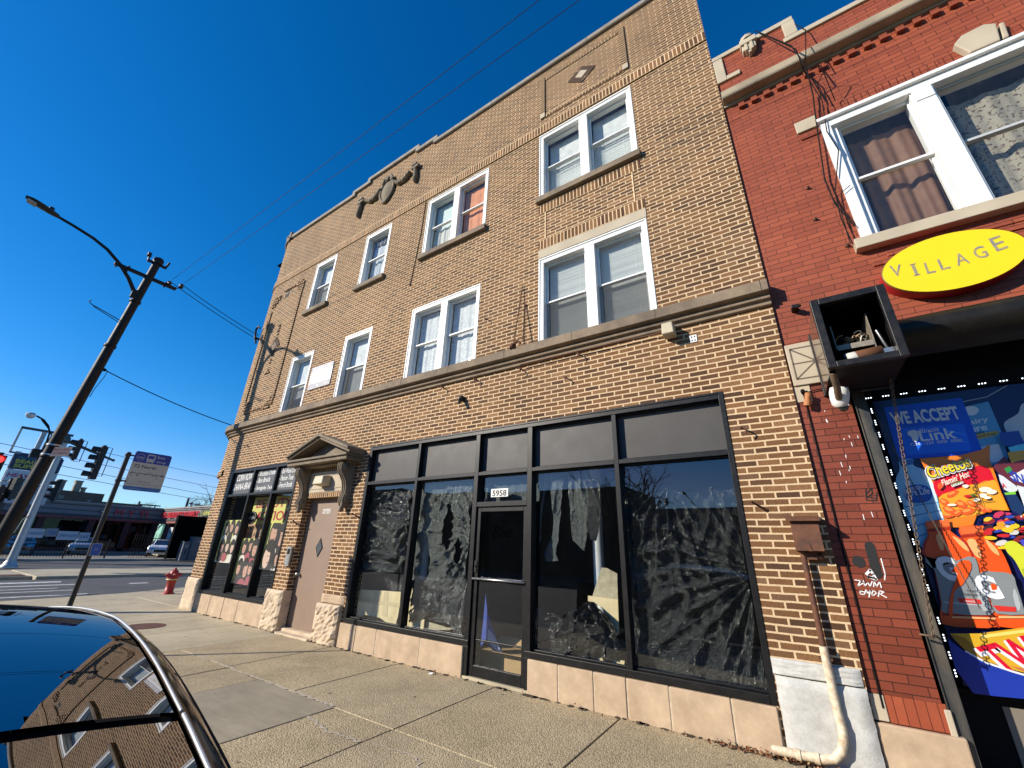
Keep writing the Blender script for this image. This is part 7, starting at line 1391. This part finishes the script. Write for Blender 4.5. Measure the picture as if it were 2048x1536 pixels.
# street lamp beyond
s2 = thing('street_lamp', 'slim dark street lamp with pale globe head beyond the signals', 'street lamp', (-38, -0.35, 0))
b = MB(); b.tube([(-38, -0.35, 0), (-38, -0.30, 6.9)], [0.11, 0.08], 10); b.box(-38.2, -37.8, -0.75, -0.35, 5.9, 6.4); b.build('pole', M['black_metal'], s2)
b = MB(); b.tube([(-38, -0.30, 6.8), (-38, -0.36, 7.5), (-38, -0.55, 7.9), (-38, -0.85, 8.2), (-38, -1.2, 8.36)], 0.05, 8); b.tube([(-38, -0.28, 6.6), (-38, -0.22, 7.35), (-38, -0.50, 7.75), (-38, -0.95, 8.2)], 0.035, 8); b.build('arm', M['black_metal'], s2)
b = MB(); b.cur = 0; b.lathe([(0.0, 0.10), (0.12, 0.09), (0.22, 0.02), (0.24, -0.02)], (-38, -1.45, 8.40), 14); b.cur = 1; b.lathe([(0.235, -0.02), (0.22, -0.12), (0.12, -0.24), (0, -0.27)], (-38, -1.45, 8.40), 14); b.build('lamp_head', [flat('lamp_hood', (0.35, 0.36, 0.36)), flat('lamp_globe', (0.75, 0.76, 0.74), 0.3)], s2)
# pylon sign of the shopping strip
py = thing('pylon_sign', 'tall shopping strip pylon with empty top frame and tenant panels', 'sign', (-42, -0.3, 0)); XP = -42
b = MB(); b.box(XP-.15, XP+.15, -0.95, -0.70, 0, 6.6); b.box(XP-.15, XP+.15, 0.05, 0.30, 0, 6.6); b.box(XP-.12, XP+.12, -0.22, 0.02, 6.5, 8.1); b.box(XP-.12, XP+.12, 0.42, 0.62, 6.5, 8.1); b.build('post', flat('pylon_steel', (0.42, 0.43, 0.42), 0.5), py)
b = MB(); b.box(XP-.1, XP+.1, -1.22, 1.3, 8.10, 8.24); b.box(XP-.1, XP+.1, -1.22, 1.3, 6.47, 6.55); b.tube([(XP-.08, -1.19, 6.5), (XP-.08, -1.19, 8.2)], 0.025, 6); b.tube([(XP+.08, -1.15, 6.5), (XP+.08, -1.15, 8.2)], 0.025, 6); b.build('top_frame', flat('frame_dark', (0.05, 0.06, 0.07)), py)
X2 = XP+0.26
def tenant(z0, z1, bgc, lines, nm):
    q = MB(); q.cur = 0; q.box(XP-.25, X2, -0.95, 1.35, z0, z1); mats = [flat(nm+'_ground', bgc)]
    for k, (t, y, z, wd, hh, c, sh) in enumerate(lines): mats.append(flat(nm+'_print%s' % 'abc'[k], c)); q.cur = k+1; q.text(t, (X2+.008, y, z), YD, Z_, wd, hh, 0.025, sh)
    q.build('tenant_panel', mats, py)
tenant(5.50, 6.44, (0.018, 0.04, 0.09), [('My Ting', -0.75, 6.18, 0.9, 0.14, (0.05, 0.25, 0.30), 0), ('BEAUTY', -0.78, 5.88, 1.5, 0.24, (0.65, 0.55, 0.06), 0), ('SUPPLY', -0.78, 5.58, 1.5, 0.24, (0.65, 0.55, 0.06), 0)], 'beauty')
tenant(4.72, 5.44, (0.60, 0.62, 0.64), [('HEAVEN', -0.86, 4.98, 1.45, 0.24, (0.40, 0.01, 0.10), 0.15), ('WELLNESS SPA', -0.60, 4.80, 1.2, 0.11, (0.05, 0.35, 0.30), 0)], 'heaven')
tenant(4.15, 4.66, (0.56, 0.58, 0.60), [('GREG SHARP', -0.45, 4.42, 1.2, 0.14, (0.05, 0.10, 0.15), 0), ('FAMILY LAW FIRM', -0.40, 4.24, 1.15, 0.10, (0.08, 0.12, 0.18), 0)], 'sharp')
tenant(3.4, 4.08, (0.52, 0.54, 0.57), [('NAILS', -0.6, 3.62, 1.2, 0.25, (0.25, 0.05, 0.05), 0)], 'nails')
M['dark_glass'] = glass('strip_glass', (0.5, 0.54, 0.55), 0.25, 0.0)
# ================================================================== SHOPPING STRIP
sm = thing('shopping_strip', 'low L shaped shopping strip with grey fascia and red beauty supply letters', 'building', (-60, 12, 0))
gf = flat('grey_fascia', (0.205, 0.190, 0.190), 0.7); XW = -60; YW = 13.6; ZP = 4.72; XE = -30
b = MB(); b.box(XW-10, XW, -14, YW+0.01, 3.30, 4.62); b.box(XW-10, XE, YW, YW+10, 3.30, 4.62); b.build('fascia', gf, sm)
b = MB(); b.box(XW-.3, XW+0.10, -14, YW-.1, 4.62, ZP+.02); b.box(XW+.101, XE, YW-0.10, YW+.3, 4.62, ZP+.02); b.build('coping', flat('coping_grey', (0.30, 0.28, 0.27), 0.7), sm)
b = MB()
for z, e in ((4.40, .07), (3.92, .03), (3.48, .06), (3.38, .10)):
    b.box(XW+.001, XW+e, -14, YW-.11, z, z+.07); b.box(XW+.101, XE, YW-e, YW-.001, z, z+.07)
b.build('fascia_band', flat('dark_band', (0.060, 0.055, 0.065), 0.7), sm)
b = MB(); b.box(XW+.001, XW+.12, -14, YW-.13, 3.10, 3.30); b.box(XW+.121, XE, YW-.12, YW-.001, 3.10, 3.30); b.build('soffit_band', flat('dull_red_band', (0.24, 0.05, 0.05), 0.7), sm)
b = MB(); b.box(XW-1.0, XW-0.9, -14, YW, 0, 3.1); b.box(XW-1, XE, YW+0.9, YW+1.0, 0, 3.1); b.build('shop_back', flat('shop_dark', (0.022, 0.022, 0.026), 0.5), sm)
b = MB()
for y in (-6, -2.5, 1.0, 4.4, 8.0, 10.9, 13.3): b.box(XW-.6, XW, y-.25, y+.25, 0, 3.1)
for x in (-57.6, -54.6, -51.5, -47.5, -43): b.box(x-.25, x+.25, YW, YW+.6, 0, 3.1)
b.box(XW-.6, XW, -14, YW, 0, 0.45); b.box(XW, XE, YW, YW+.5, 0, 0.45); b.build('pier', flat('dark_red_brick', (0.10, 0.030, 0.028), 0.8, 0.3), sm)
b = MB(); b.box(XW-.45, XW-.40, -14, YW, 0.45, 3.1); b.box(XW, XE, YW+.40, YW+.45, 0.45, 3.1); b.build('shop_window', M['dark_glass'], sm)
rg = random.Random(17); mc = [flat('wp_pale', (0.42, 0.44, 0.40)), flat('wp_teal', (0.12, 0.30, 0.34)), flat('wp_grey', (0.22, 0.23, 0.25)), flat('wp_white', (0.62, 0.62, 0.6))]
for k in range(22):
    y = rg.uniform(1, 13); z = rg.uniform(0.6, 2.5); b = MB(); b.cur = 0; b.box(XW-.48, XW-.47, y, y+rg.uniform(.2, .7), z, z+rg.uniform(.2, .7)); b.build('window_poster', mc[rg.randrange(4)], sm)
for k in range(8):
    x = rg.uniform(-59, -47); z = rg.uniform(0.8, 2.4); b = MB(); b.box(x, x+rg.uniform(.3, .8), YW+.47, YW+.48, z, z+rg.uniform(.3, .8)); b.build('window_poster', mc[rg.randrange(4)], sm)
b = MB(); b.cur = 0; b.box(-57.4, -56.2, YW+.2, YW+.21, 1.5, 2.7); b.cur = 1; b.text('SALE', (-57.2, YW+.19, 2.1), X_, Z_, .8, .25); b.build('window_poster', [mc[3], flat('wp_red', (0.5, 0.03, 0.03))], sm)
rl = flat('red_channel_letter', (0.62, 0.02, 0.035), 0.4)
b = MB()
def block_text(t, org, xd, wd, hh):
    for d in range(4): b.text(t, Vector(org)+Vector(xd).cross(Vector(Z_))*(0.04*d), xd, Z_, wd, hh, 0.0)
block_text('M Y TI', (XW+.12, 9.45, 3.66), YD, 2.75, 0.62); block_text('NG BEAUTY SUPPLY', (-59.6, YW-.12, 3.66), X_, 9.6, 0.60); b.build('sign_letters', rl, sm)
b = MB(); b.cur = 0; b.box(-49.8, -47.2, YW-.14, YW-.105, 3.72, 4.32); b.cur = 1; b.text('PLAZA NAILS', (-49.0, YW-.145, 3.88), X_, Z_, 1.7, 0.3, 0.03); b.build('sign_board', [flat('board_olive', (0.09, 0.10, 0.03)), flat('board_yellow', (0.65, 0.60, 0.08))], sm)
b = MB(); b.cur = 0; b.prism([(XW+.11, 8.2, 3.95), (XW+.11, 8.42, 4.17), (XW+.11, 8.64, 3.95), (XW+.11, 8.42, 3.73)], (0, 0, 0), (0.03, 0, 0)); b.cur = 1; b.prism([(XW+.15, 8.32, 3.95), (XW+.15, 8.42, 4.05), (XW+.15, 8.52, 3.95), (XW+.15, 8.42, 3.85)], (0, 0, 0), (0.02, 0, 0)); b.build('diamond_tile', [flat('tile_dark', (0.04, 0.03, 0.03)), flat('tile_white', (0.6, 0.58, 0.55))], sm)
b = MB(); b.box(XW+0.1, XW+2.2, -14, YW-2, 0.0, 0.14); b.box(XW+.1, XE, YW-1.8, YW-.1, 0.0, 0.14); b.build('walkway', M['kerb'], sm)
rb = thing('brick_block', 'plain brown two storey brick block with chimneys behind the strip', 'building', (-66, 2, 0))
b = MB(); b.face([(-64, -14, 0), (-64, 9.0, 0), (-64, 9.0, 5.95), (-64, -14, 6.15)]); b.face([(-64, 9, 0), (-76, 9, 0), (-76, 9, 5.9), (-64, 9, 5.95)]); b.face([(-64, -14, 6.15), (-64, 9.0, 5.95), (-76, 9.0, 5.95), (-76, -14, 6.15)]); b.box(-64.1, -63.9, 9.0, 12.6, 0, 5.15); b.build('wall', surf('far_brown_brick', (0.135, 0.085, 0.06), 0.9, 0.2, 2, 0.3, 20), rb)
for y0, y1, z in ((5.1, 5.75, 6.95), (6.5, 7.05, 7.05), (7.2, 7.5, 6.4)): b = MB(); b.box(-65.5, -64.8, y0, y1, 5.8, z); b.box(-65.55, -64.75, y0-.05, y1+.05, z, z+.12); b.build('chimney', surf('pale_chimney', (0.30, 0.24, 0.17), 0.9, 0.15, 3), rb)
b = MB(); b.box(-63.99, -63.97, 4.6, 5.9, 5.1, 5.45); b.box(-63.99, -63.97, 7.8, 8.1, 5.0, 5.25); b.build('patch', flat('pale_patch', (0.22, 0.20, 0.17)), rb)
# big black screened enclosure with grey cabinets
en = thing('black_enclosure', 'tall black sheeted enclosure beside the lit shop wing', 'enclosure', (-42, 10.2, 0))
b = MB(); b.box(-42.1, -41.95, 9.05, 13.5, 0.1, 3.35); b.build('panel', flat('black_sheet', (0.003, 0.003, 0.0035), 0.95, spec=0.05), en)
b = MB(); b.tube([(-41.9, 9.1, -0.02), (-41.9, 9.1, 3.4)], 0.04, 6); b.tube([(-41.9, 11.4, -0.02), (-41.9, 11.4, 3.4)], 0.04, 6); b.build('post', M['black_metal'], en)
for (y0, y1, z, x), lb in (((10.25, 11.65, 1.72, -40.9), 'larger grey utility cabinet with pale label before the black enclosure'), ((9.75, 10.22, 1.35, -41.1), 'lower grey utility cabinet left of the labelled one')):
    b = MB(); b.cur = 0; b.box(x-.7, x, y0, y1, -0.02, z); b.box(x-.73, x+.03, y0-.03, y1+.03, z, z+.05); b.cur = 1; b.box(x+.001, x+.008, y0+.25*(y1-y0), y0+.75*(y1-y0), z-.4, z-.2); b.cur = 2; b.box(x+.001, x+.02, (y0+y1)/2-.05, (y0+y1)/2+.05, z-.9, z-.55)
    tag(b.build('utility_cabinet', [flat('cabinet_grey', (0.15, 0.16, 0.18), 0.5), flat('cabinet_label', (0.35, 0.35, 0.34)), flat('cabinet_dark', (0.05, 0.05, 0.06))], bevel=0.02), lb, 'cabinet')
# fences, banners and parked cars in the lot
fn = thing('iron_fence', 'black iron railing along the parking lot with cloth banners tied on', 'fence', (-45, 2, 0))
b = MB(); y = -3.0
b.box(-45.03, -44.97, -3, 6.2, 1.15, 1.20); b.box(-45.03, -44.97, -3, 6.2, 0.25, 0.30)
while y < 6.2: b.box(-45.012, -44.988, y-.012, y+.012, 0.05, 1.3); y += 0.16
for y in (-2.9, -0.6, 1.6, 3.9, 6.2): b.box(-45.04, -44.96, y-.04, y+.04, -0.02, 1.4)
b.build('railing', M['black_metal'], fn)
f2 = thing('iron_fence', 'short black iron gate panel by the lit white car', 'fence', (-44.8, 8.5, 0)); b = MB(); b.box(-44.83, -44.77, 7.6, 9.3, 1.5, 1.56); b.box(-44.83, -44.77, 7.6, 9.3, 0.2, 0.26); y = 7.6
while y < 9.3: b.box(-44.812, -44.788, y-.012, y+.012, 0.0, 1.9); y += 0.17
b.build('railing', M['black_metal'], f2)
def banner(y0, y1, z0, z1, cols, lines, label, x=-44.93):
    q = MB(); q.cur = 0; q.prism([(x, y0, z0), (x, y1, z0), (x, y1, z1), (x, y0, z1)], (0, 0, 0), (0.01, 0, 0)); ms = [cols[0]]
    for k, (t, z, hh, mt) in enumerate(lines): ms.append(mt); q.cur = k+1; q.text(t, (x+.016, y0+.06, z), YD, Z_, (y1-y0)-.12, hh, .02)
    tag(q.build('fence_banner', ms), label, 'banner', 'cloth banners on the lot railing')
bw1, bb1, bm1 = flat('banner_white', (0.42, 0.50, 0.58)), flat('banner_blue', (0.03, 0.16, 0.36)), flat('banner_magenta', (0.16, 0.012, 0.075))
banner(1.35, 2.45, 1.35, 1.95, [bw1], [('INSURANCE', 1.55, .2, bb1)], 'pale banner with blue INSURANCE print on the railing'); banner(3.15, 4.25, 1.25, 1.85, [bw1], [('OPEN NOW', 1.45, .2, bb1)], 'pale banner with blue OPEN NOW print on the railing'); banner(4.3, 4.9, 1.2, 1.8, [bw1], [('LEASE', 1.42, .2, bb1)], 'small pale LEASE banner next to two larger ones'); banner(2.5, 3.1, 1.45, 2.0, [flat('banner_dim', (0.22, 0.27, 0.33))], [('TAX', 1.6, .25, bb1)], 'dim grey blue TAX banner between two pale ones'); banner(-1.5, -0.45, 0.7, 2.2, [bm1], [('SALE', 1.75, .3, bw1), ('HAIR', 1.1, .3, bw1)], 'dark magenta SALE HAIR banner behind the signal mast')
def parked(nm, loc, yaw, col, label):
    o = thing(nm, label, 'car', loc, 'cars parked in the shop lot'); 
    prof = [(-2.2, 0.35), (-2.25, 0.62), (-2.1, 0.86), (-1.2, 0.98), (-0.45, 1.42), (0.75, 1.46), (1.55, 1.02), (2.15, 0.92), (2.25, 0.6), (2.2, 0.32)]
    R_ = Matrix.Rotation(yaw, 3, 'Z'); L_ = Vector(loc); TP = lambda x, y, z: tuple(R_ @ Vector((x, y, z)) + L_)
    q = MB(); rows = []
    for y, k in ((-0.86, 0.55), (-0.90, 0.8), (-0.70, 1.0), (0.70, 1.0), (0.90, 0.8), (0.86, 0.55)):
        rows.append([TP(x, y if z < 1.0 else y*0.82, (z if k == 1.0 else (min(z, 0.95) if k == 0.8 else min(z, 0.6)))) for x, z in prof])
    q.smooth = True; q.grid(rows); q.smooth = False; q.face(rows[0]); q.face(list(reversed(rows[-1]))); q.build('body', surf('car_paint_'+nm+str(round(loc[1])), col, 0.25, 0.03, 4, coat=0.8), o)
    q = MB(); G = lambda pts: q.face([TP(*p) for p in pts])
    G([(-1.18, -.6, 1.0), (-1.18, .6, 1.0), (-.5, .52, 1.41), (-.5, -.52, 1.41)]); G([(1.5, .6, 1.06), (1.5, -.6, 1.06), (.8, -.52, 1.455), (.8, .52, 1.455)])
    for s_ in (-1, 1): q.prism([TP(-.95, s_*.80, 1.0), TP(-.42, s_*.66, 1.38), (TP(.72, s_*.66, 1.40)), TP(1.3, s_*.80, 1.02)], (0, 0, 0), tuple(R_ @ Vector((0, s_*.03, 0))))
    q.build('window', flat('car_window_'+nm+str(round(loc[1])), (0.02, 0.025, 0.03), 0.1, coat=1), o)
    for x in (-1.4, 1.4):
        for s_ in (-1, 1):
            c = Vector(TP(x, s_*.80, 0.32)); ax = R_ @ Vector((0, s_, 0)); q = MB(); q.lathe([(0.0, -.02), (0.32, -.02), (0.33, .05), (0.30, .12), (0.20, .12)], c, 18, ax); wh = q.build('wheel', flat('tyre', (0.02, 0.02, 0.02), 0.8) if 'tyre' not in M else M['tyre'], o); q = MB(); q.lathe([(0.20, .118), (0.17, .10), (0.05, .125), (0, .125)], c, 14, ax); q.build('rim', M['steel'], wh)
    for s_ in (-1, 1): q = MB(); q.prism([TP(-2.24, s_*.80, .66), TP(-2.24, s_*.45, .64), TP(-2.2, s_*.45, .76), TP(-2.15, s_*.82, .80)], (0, 0, 0), tuple(R_ @ Vector((-.03, 0, .01)))); q.build('headlight', M['chrome'], o)
    q = MB(); q.prism([TP(-2.27, -.4, .42), TP(-2.27, .4, .42), TP(-2.25, .4, .60), TP(-2.25, -.4, .60)], (0, 0, 0), tuple(R_ @ Vector((-.02, 0, 0)))); q.build('grille', M['black'], o)
parked('parked_car', (-54.5, 6.9, 0.0), rad(166), (0.25, 0.28, 0.33), 'pale silver car parked in shade facing the street'); parked('parked_car', (-50.0, 11.3, 0.0), rad(160), (0.72, 0.74, 0.76), 'white car in sunlight by the black enclosure'); parked('parked_car', (-53.5, 2.8, 0.0), rad(170), (0.02, 0.022, 0.03), 'dark car parked in shade behind the railing banners')
# ================================================================== BARE TREES AND FAR THINGS
bark = surf('bare_bark', (0.085, 0.068, 0.055), 0.9, 0.3, 4)
def bare_tree(x, y, hgt, seed, label, spread=0.42):
    rg = random.Random(seed); t = thing('bare_tree', label, 'tree', (x, y, 0), 'leafless trees'); tr = MB(); br = MB(); cnt = [0]
    def grow(p, d, ln, r, lev):
        q = [p]; dd = d.copy()
        for k in range(4):
            dd = (dd+Vector((rg.gauss(0, .12), rg.gauss(0, .12), rg.gauss(0.02, .08)))).normalized(); q.append(q[-1]+dd*ln/4)
        (tr if lev == 0 else br).tube(q, [r, r*.9, r*.8, r*.72, r*.62], 6 if lev < 2 else 3, caps=False)
        if lev >= 5: return
        n = 3 if lev < 4 else 2
        for k in range(n+(lev == 0)*2):
            st = q[rg.randint(2, 4)]; a = rg.uniform(0, 6.28); o = dd.orthogonal().normalized(); o2 = dd.cross(o); nd = (dd+(o*math.cos(a)+o2*math.sin(a))*rg.uniform(spread*.8, spread*2.0)).normalized()
            grow(st, nd, ln*rg.uniform(.55, .8), r*.55, lev+1)
    grow(Vector((x, y, 0)), Vector((0, 0, 1)), hgt*.34, hgt*0.022, 0)
    tr.build('trunk', bark, t); br.build('branches', bark, t)
bare_tree(-128, 40, 15.5, 3, 'bare tree left of the larger one behind shop roof'); bare_tree(-119, 41, 18, 8, 'larger bare tree half hidden by the tan corner'); bare_tree(-172, 42, 16, 5, 'faint bare tree far behind the bus sign'); bare_tree(-160, 44, 15, 15, 'low faint bare tree farthest off by lattice pole')
lp = thing('lattice_pole', 'dark pole with short lattice arm above the shop roof', 'pole', (-80, 22.5, 0)); b = MB(); b.tube([(-80, 22.5, 0), (-80, 22.5, 7.6)], 0.16, 8); b.build('pole', M['black_metal'], lp); b = MB(); b.tube([(-80, 22.5, 6.9), (-80, 25.6, 6.6)], 0.07, 6); b.tube([(-80, 22.5, 5.9), (-80, 25.6, 5.6)], 0.07, 6)
for k in range(5): b.tube([(-80, 22.6+k*.6, 6.85-.06*k), (-80, 23.0+k*.6, 5.85-.06*k), (-80, 23.2+k*.6, 6.8-.06*k)], 0.04, 5)
b.build('lattice_arm', M['black_metal'], lp)
b = MB(); b.box(-80.2, -79.8, 16.5, 19.2, 6.0, 6.15); b.tube([(-80, 16.6, 0), (-80, 16.6, 6.5)], 0.12, 6); b.tube([(-80, 18.4, 4), (-80, 18.6, 6.2)], 0.08, 6); tag(b.build('roof_bracket', M['black_metal']), 'small dark frame poking over the far roof line', 'frame')
for z0, z1, lb in ((6.6, 8.3, 'highest of the faint wires over the shop lot'), (6.0, 6.9, 'middle faint wire over the shop lot'), (5.3, 6.2, 'lowest faint wire over the shop lot')): wire([(-45, -6, z0+1.2), (-75, 40, z1)], 0.022, lb, sag=0.3)
wire([(XM, 1.6, 6.3), (-30, 12.5, 5.2)], 0.012, 'faint span wire from the signal arm rightwards', sag=0.2)
# ================================================================== FOREGROUND CAR
car = thing('parked_car', 'glossy black car in the foreground with chrome roof trim mirroring the brick facade', 'car', (-1.8, -5.10, -0.12))
YC = -5.1017; A_, B_, Z0, XA = 0.13568, 0.15571, 1.39624, -2.0472
RZ = lambda x, y: Z0-A_*(x-XA)**2-B_*(y-YC)**2
paint = None
q = N('black_car_paint'); paint = q.done(q.pbr((0.005, 0.005, 0.006), 0.10, 0.0, None, 0.35))
pglass = None
q = N('tinted_roof_glass'); q_gl = q.n('ShaderNodeBsdfGlossy'); q_gl.inputs['Roughness'].default_value = 0.0; q_gl.inputs['Color'].default_value = (0.30, 0.30, 0.32, 1)
q_df = q.n('ShaderNodeBsdfDiffuse'); q_df.inputs[0].default_value = (0.004, 0.005, 0.006, 1); q_fr = q.n('ShaderNodeFresnel'); q_fr.inputs['IOR'].default_value = 1.5
q_m = q.n('ShaderNodeMixShader'); q.l(q_fr.outputs[0], q_m.inputs[0]); q.l(q_df.outputs[0], q_m.inputs[1]); q.l(q_gl.outputs[0], q_m.inputs[2]); pglass = q.done(q_m.outputs[0])
HW = [(-3.0, 0.50), (-2.6, 0.56), (-2.3, 0.595), (-1.93, 0.615), (-1.55, 0.588), (-1.23, 0.561), (-1.0, 0.547), (-0.7, 0.535), (-0.4, 0.525)]
def hw(x):
    if x <= HW[0][0]: return HW[0][1]
    for (a, p), (c, r) in zip(HW, HW[1:]):
        if a <= x <= c: return lerp(p, r, (x-a)/(c-a))
    return HW[-1][1]
def panel(x0, x1, nx, k=0.985, ny=28, dz=0.0):
    rows = []
    for i in range(nx+1):
        x = lerp(x0, x1, i/nx); w_ = hw(x)*k; rows.append([(x, YC+w_*(2*j/ny-1), RZ(x, YC+w_*(2*j/ny-1))+dz) for j in range(ny+1)])
    return rows
b = MB(); b.smooth = True; b.grid(panel(-3.0, -1.172, 44)); b.build('roof_glass', pglass, car)
b = MB(); b.smooth = True; b.grid(panel(-1.138, -0.42, 20)); b.build('rear_glass', pglass, car)
b = MB(); b.smooth = True; b.grid(panel(-1.19, -1.12, 2, 0.99, 28, -0.014)); b.build('roof_gap', M['black'], car)
# cross sections: roof rail, side glass, shoulder, sill
def section(x):
    w_ = hw(max(-3.0, min(-0.42, x))); zr = RZ(max(-3.0, min(-0.42, x)), YC+w_)
    if x < -3.0: zr = lerp(zr, 0.97, min(1, (-3.0-x)/0.95)); w_ = lerp(w_, 0.66, min(1, (-3.0-x)/0.95))
    if x > -0.42: zr = lerp(zr, 0.90, min(1, (x+0.42)/0.30)); w_ = lerp(w_, 0.62, min(1, (x+0.42)/0.30))
    fade = 1.0 if -4.2 < x < 0.2 else 0.92
    sh = 0.905 if x > -3.9 else lerp(0.905, 0.72, min(1, (-3.9-x)/0.6))
    zr = max(zr, sh+0.02)
    t = [(w_, zr), (w_+0.015, zr-0.004), (w_+0.035, zr-0.0125), (w_+0.052, zr-0.023), (w_+0.064, zr-0.044)]
    g0 = t[-1]; t += [(lerp(g0[0], 0.80, .33), lerp(g0[1], sh, .33)), (lerp(g0[0], 0.80, .7), lerp(g0[1], sh, .7)), (0.80, sh), (0.855*fade, sh-0.03), (0.885*fade, sh-0.14), (0.90*fade, sh-0.32), (0.88*fade, 0.30), (0.84*fade, 0.12)]
    return t
xs = [-4.45, -4.3, -3.95, -3.6, -3.3, -3.0, -2.8, -2.6, -2.4, -2.2, -2.0, -1.8, -1.6, -1.4, -1.2, -1.0, -0.8, -0.6, -0.42, -0.25, -0.12, 0.1, 0.35, 0.5]
for s_ in (1, -1):
    S = [[(x, YC+s_*y, z) for y, z in section(x)] for x in xs]
    b = MB(); b.smooth = True; b.grid([r[0:5] for r in S]); b.build('roof_rail', paint, car)
    b = MB(); b.smooth = True; b.grid([r[4:8] for r in S[4:20]]); b.build('side_glass', pglass, car)
    b = MB(); b.smooth = True; b.grid([r[7:] for r in S]); b.grid([r[4:8] for r in S[:5]]); b.grid([r[4:8] for r in S[19:]]); b.build('body_side', paint, car)
    tr = [(x, YC+s_*(hw(x)+0.004), RZ(x, YC+s_*hw(x))+0.004) for x in [lerp(-3.0, -1.165, k/40) for k in range(41)]]
    b = MB(); b.tube(tr, 0.0034, 8); b.tube([(x, YC+s_*(hw(x)+0.004), RZ(x, YC+s_*hw(x))+0.005) for x in [lerp(-1.150, -0.42, k/18) for k in range(19)]], 0.0042, 8); b.build('chrome_trim', M['satin'], car)
    b = MB(); b.tube([(x, YC+s_*section(x)[4][0]+s_*.002, section(x)[4][1]) for x in [lerp(-2.9, -0.45, k/30) for k in range(31)]], 0.006, 6); b.build('window_seal', M['black'], car)
b = MB(); b.smooth = True
fr = [[(x, YC+w_*section(x)[0][0], section(x)[0][1]+0.03*(1-w_*w_)) for w_ in [k/12*2-1 for k in range(13)]] for x in xs[:6]]; b.grid(fr); b.build('windscreen_and_hood', pglass, car)
b = MB(); b.smooth = True
fr = [[(x, YC+w_*section(x)[0][0], section(x)[0][1]+(0.03*(1-w_*w_) if x > -0.4 else 0)) for w_ in [k/12*2-1 for k in range(13)]] for x in xs[18:]]; b.grid(fr); b.build('boot_lid', paint, car)
for xe, sg2 in ((-4.45, -1), (0.5, 1)):
    S = section(xe); b = MB(); b.face([(xe, YC+y, z) for y, z in S]+[(xe, YC-y, z) for y, z in reversed(S)]); b.build('bumper', paint, car)
for x in (-3.55, -0.35):
    for s_ in (1, -1):
        b = MB(); b.lathe([(0.0, -.10), (0.33, -.10), (0.34, .0), (0.31, .06), (0.22, .06)], (x, YC+s_*0.80, 0.22), 24, (0, s_, 0)); wh = b.build('wheel', flat('tyre_rubber', (0.018, 0.018, 0.018), 0.8), car); b = MB(); b.lathe([(0.22, .055), (0.19, .03), (0.06, .05), (0, .05)], (x, YC+s_*0.80, 0.22), 20, (0, s_, 0)); b.build('rim', M['steel'], wh)
# ================================================================== OPPOSITE SIDE OF THE STREET (seen in the shop glass)
def house(x0, x1, y, z, col, label, gable=False):
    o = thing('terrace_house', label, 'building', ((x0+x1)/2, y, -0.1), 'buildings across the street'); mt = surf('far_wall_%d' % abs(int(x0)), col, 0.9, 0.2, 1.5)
    q = MB(); q.box(x0, x1, y-8, y, -0.1, z)
    if gable: q.prism([(x0, 0, z), (x1, 0, z), ((x0+x1)/2, 0, z+2.2)], (0, y-8, 0), (0, y, 0))
    q.build('wall', mt, o)
    n = int((x1-x0)/2.2)
    for k in range(n):
        for zz in (1.0, 4.0):
            if zz+1.5 > z: continue
            xx = x0+0.7+k*(x1-x0-1.0)/n; q = MB(); q.box(xx, xx+1.0, y, y+.04, zz, zz+1.5); q.build('window', M['grey_panel'], o)
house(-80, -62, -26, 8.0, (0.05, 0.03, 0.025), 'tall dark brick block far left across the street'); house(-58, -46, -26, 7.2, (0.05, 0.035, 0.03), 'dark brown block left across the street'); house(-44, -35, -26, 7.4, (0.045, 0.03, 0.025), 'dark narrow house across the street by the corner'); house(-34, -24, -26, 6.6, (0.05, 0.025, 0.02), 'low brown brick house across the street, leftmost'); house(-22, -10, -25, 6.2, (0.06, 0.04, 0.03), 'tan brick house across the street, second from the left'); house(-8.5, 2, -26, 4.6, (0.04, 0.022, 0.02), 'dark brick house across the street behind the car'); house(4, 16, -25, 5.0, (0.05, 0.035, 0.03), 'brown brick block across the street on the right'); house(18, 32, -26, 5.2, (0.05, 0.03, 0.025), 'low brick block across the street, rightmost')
for k, (x, y, hh) in enumerate(((-7, -16.5, 9), (3.0, -17.5, 10), (13, -17, 9), (22, -18, 10))): bare_tree(x, y, hh, 30+k, ('bare street tree opposite the brown door', 'bare street tree opposite the glazed shop door', 'bare street tree opposite the red store', 'last bare street tree far right across the road')[k], 0.5)
b = MB(); b.box(-60, 40, -21, -15.2, -0.2, 0.0); struct(b.build('opposite_pavement', M['asphalt'], loc=(-10, -18, -0.2)))
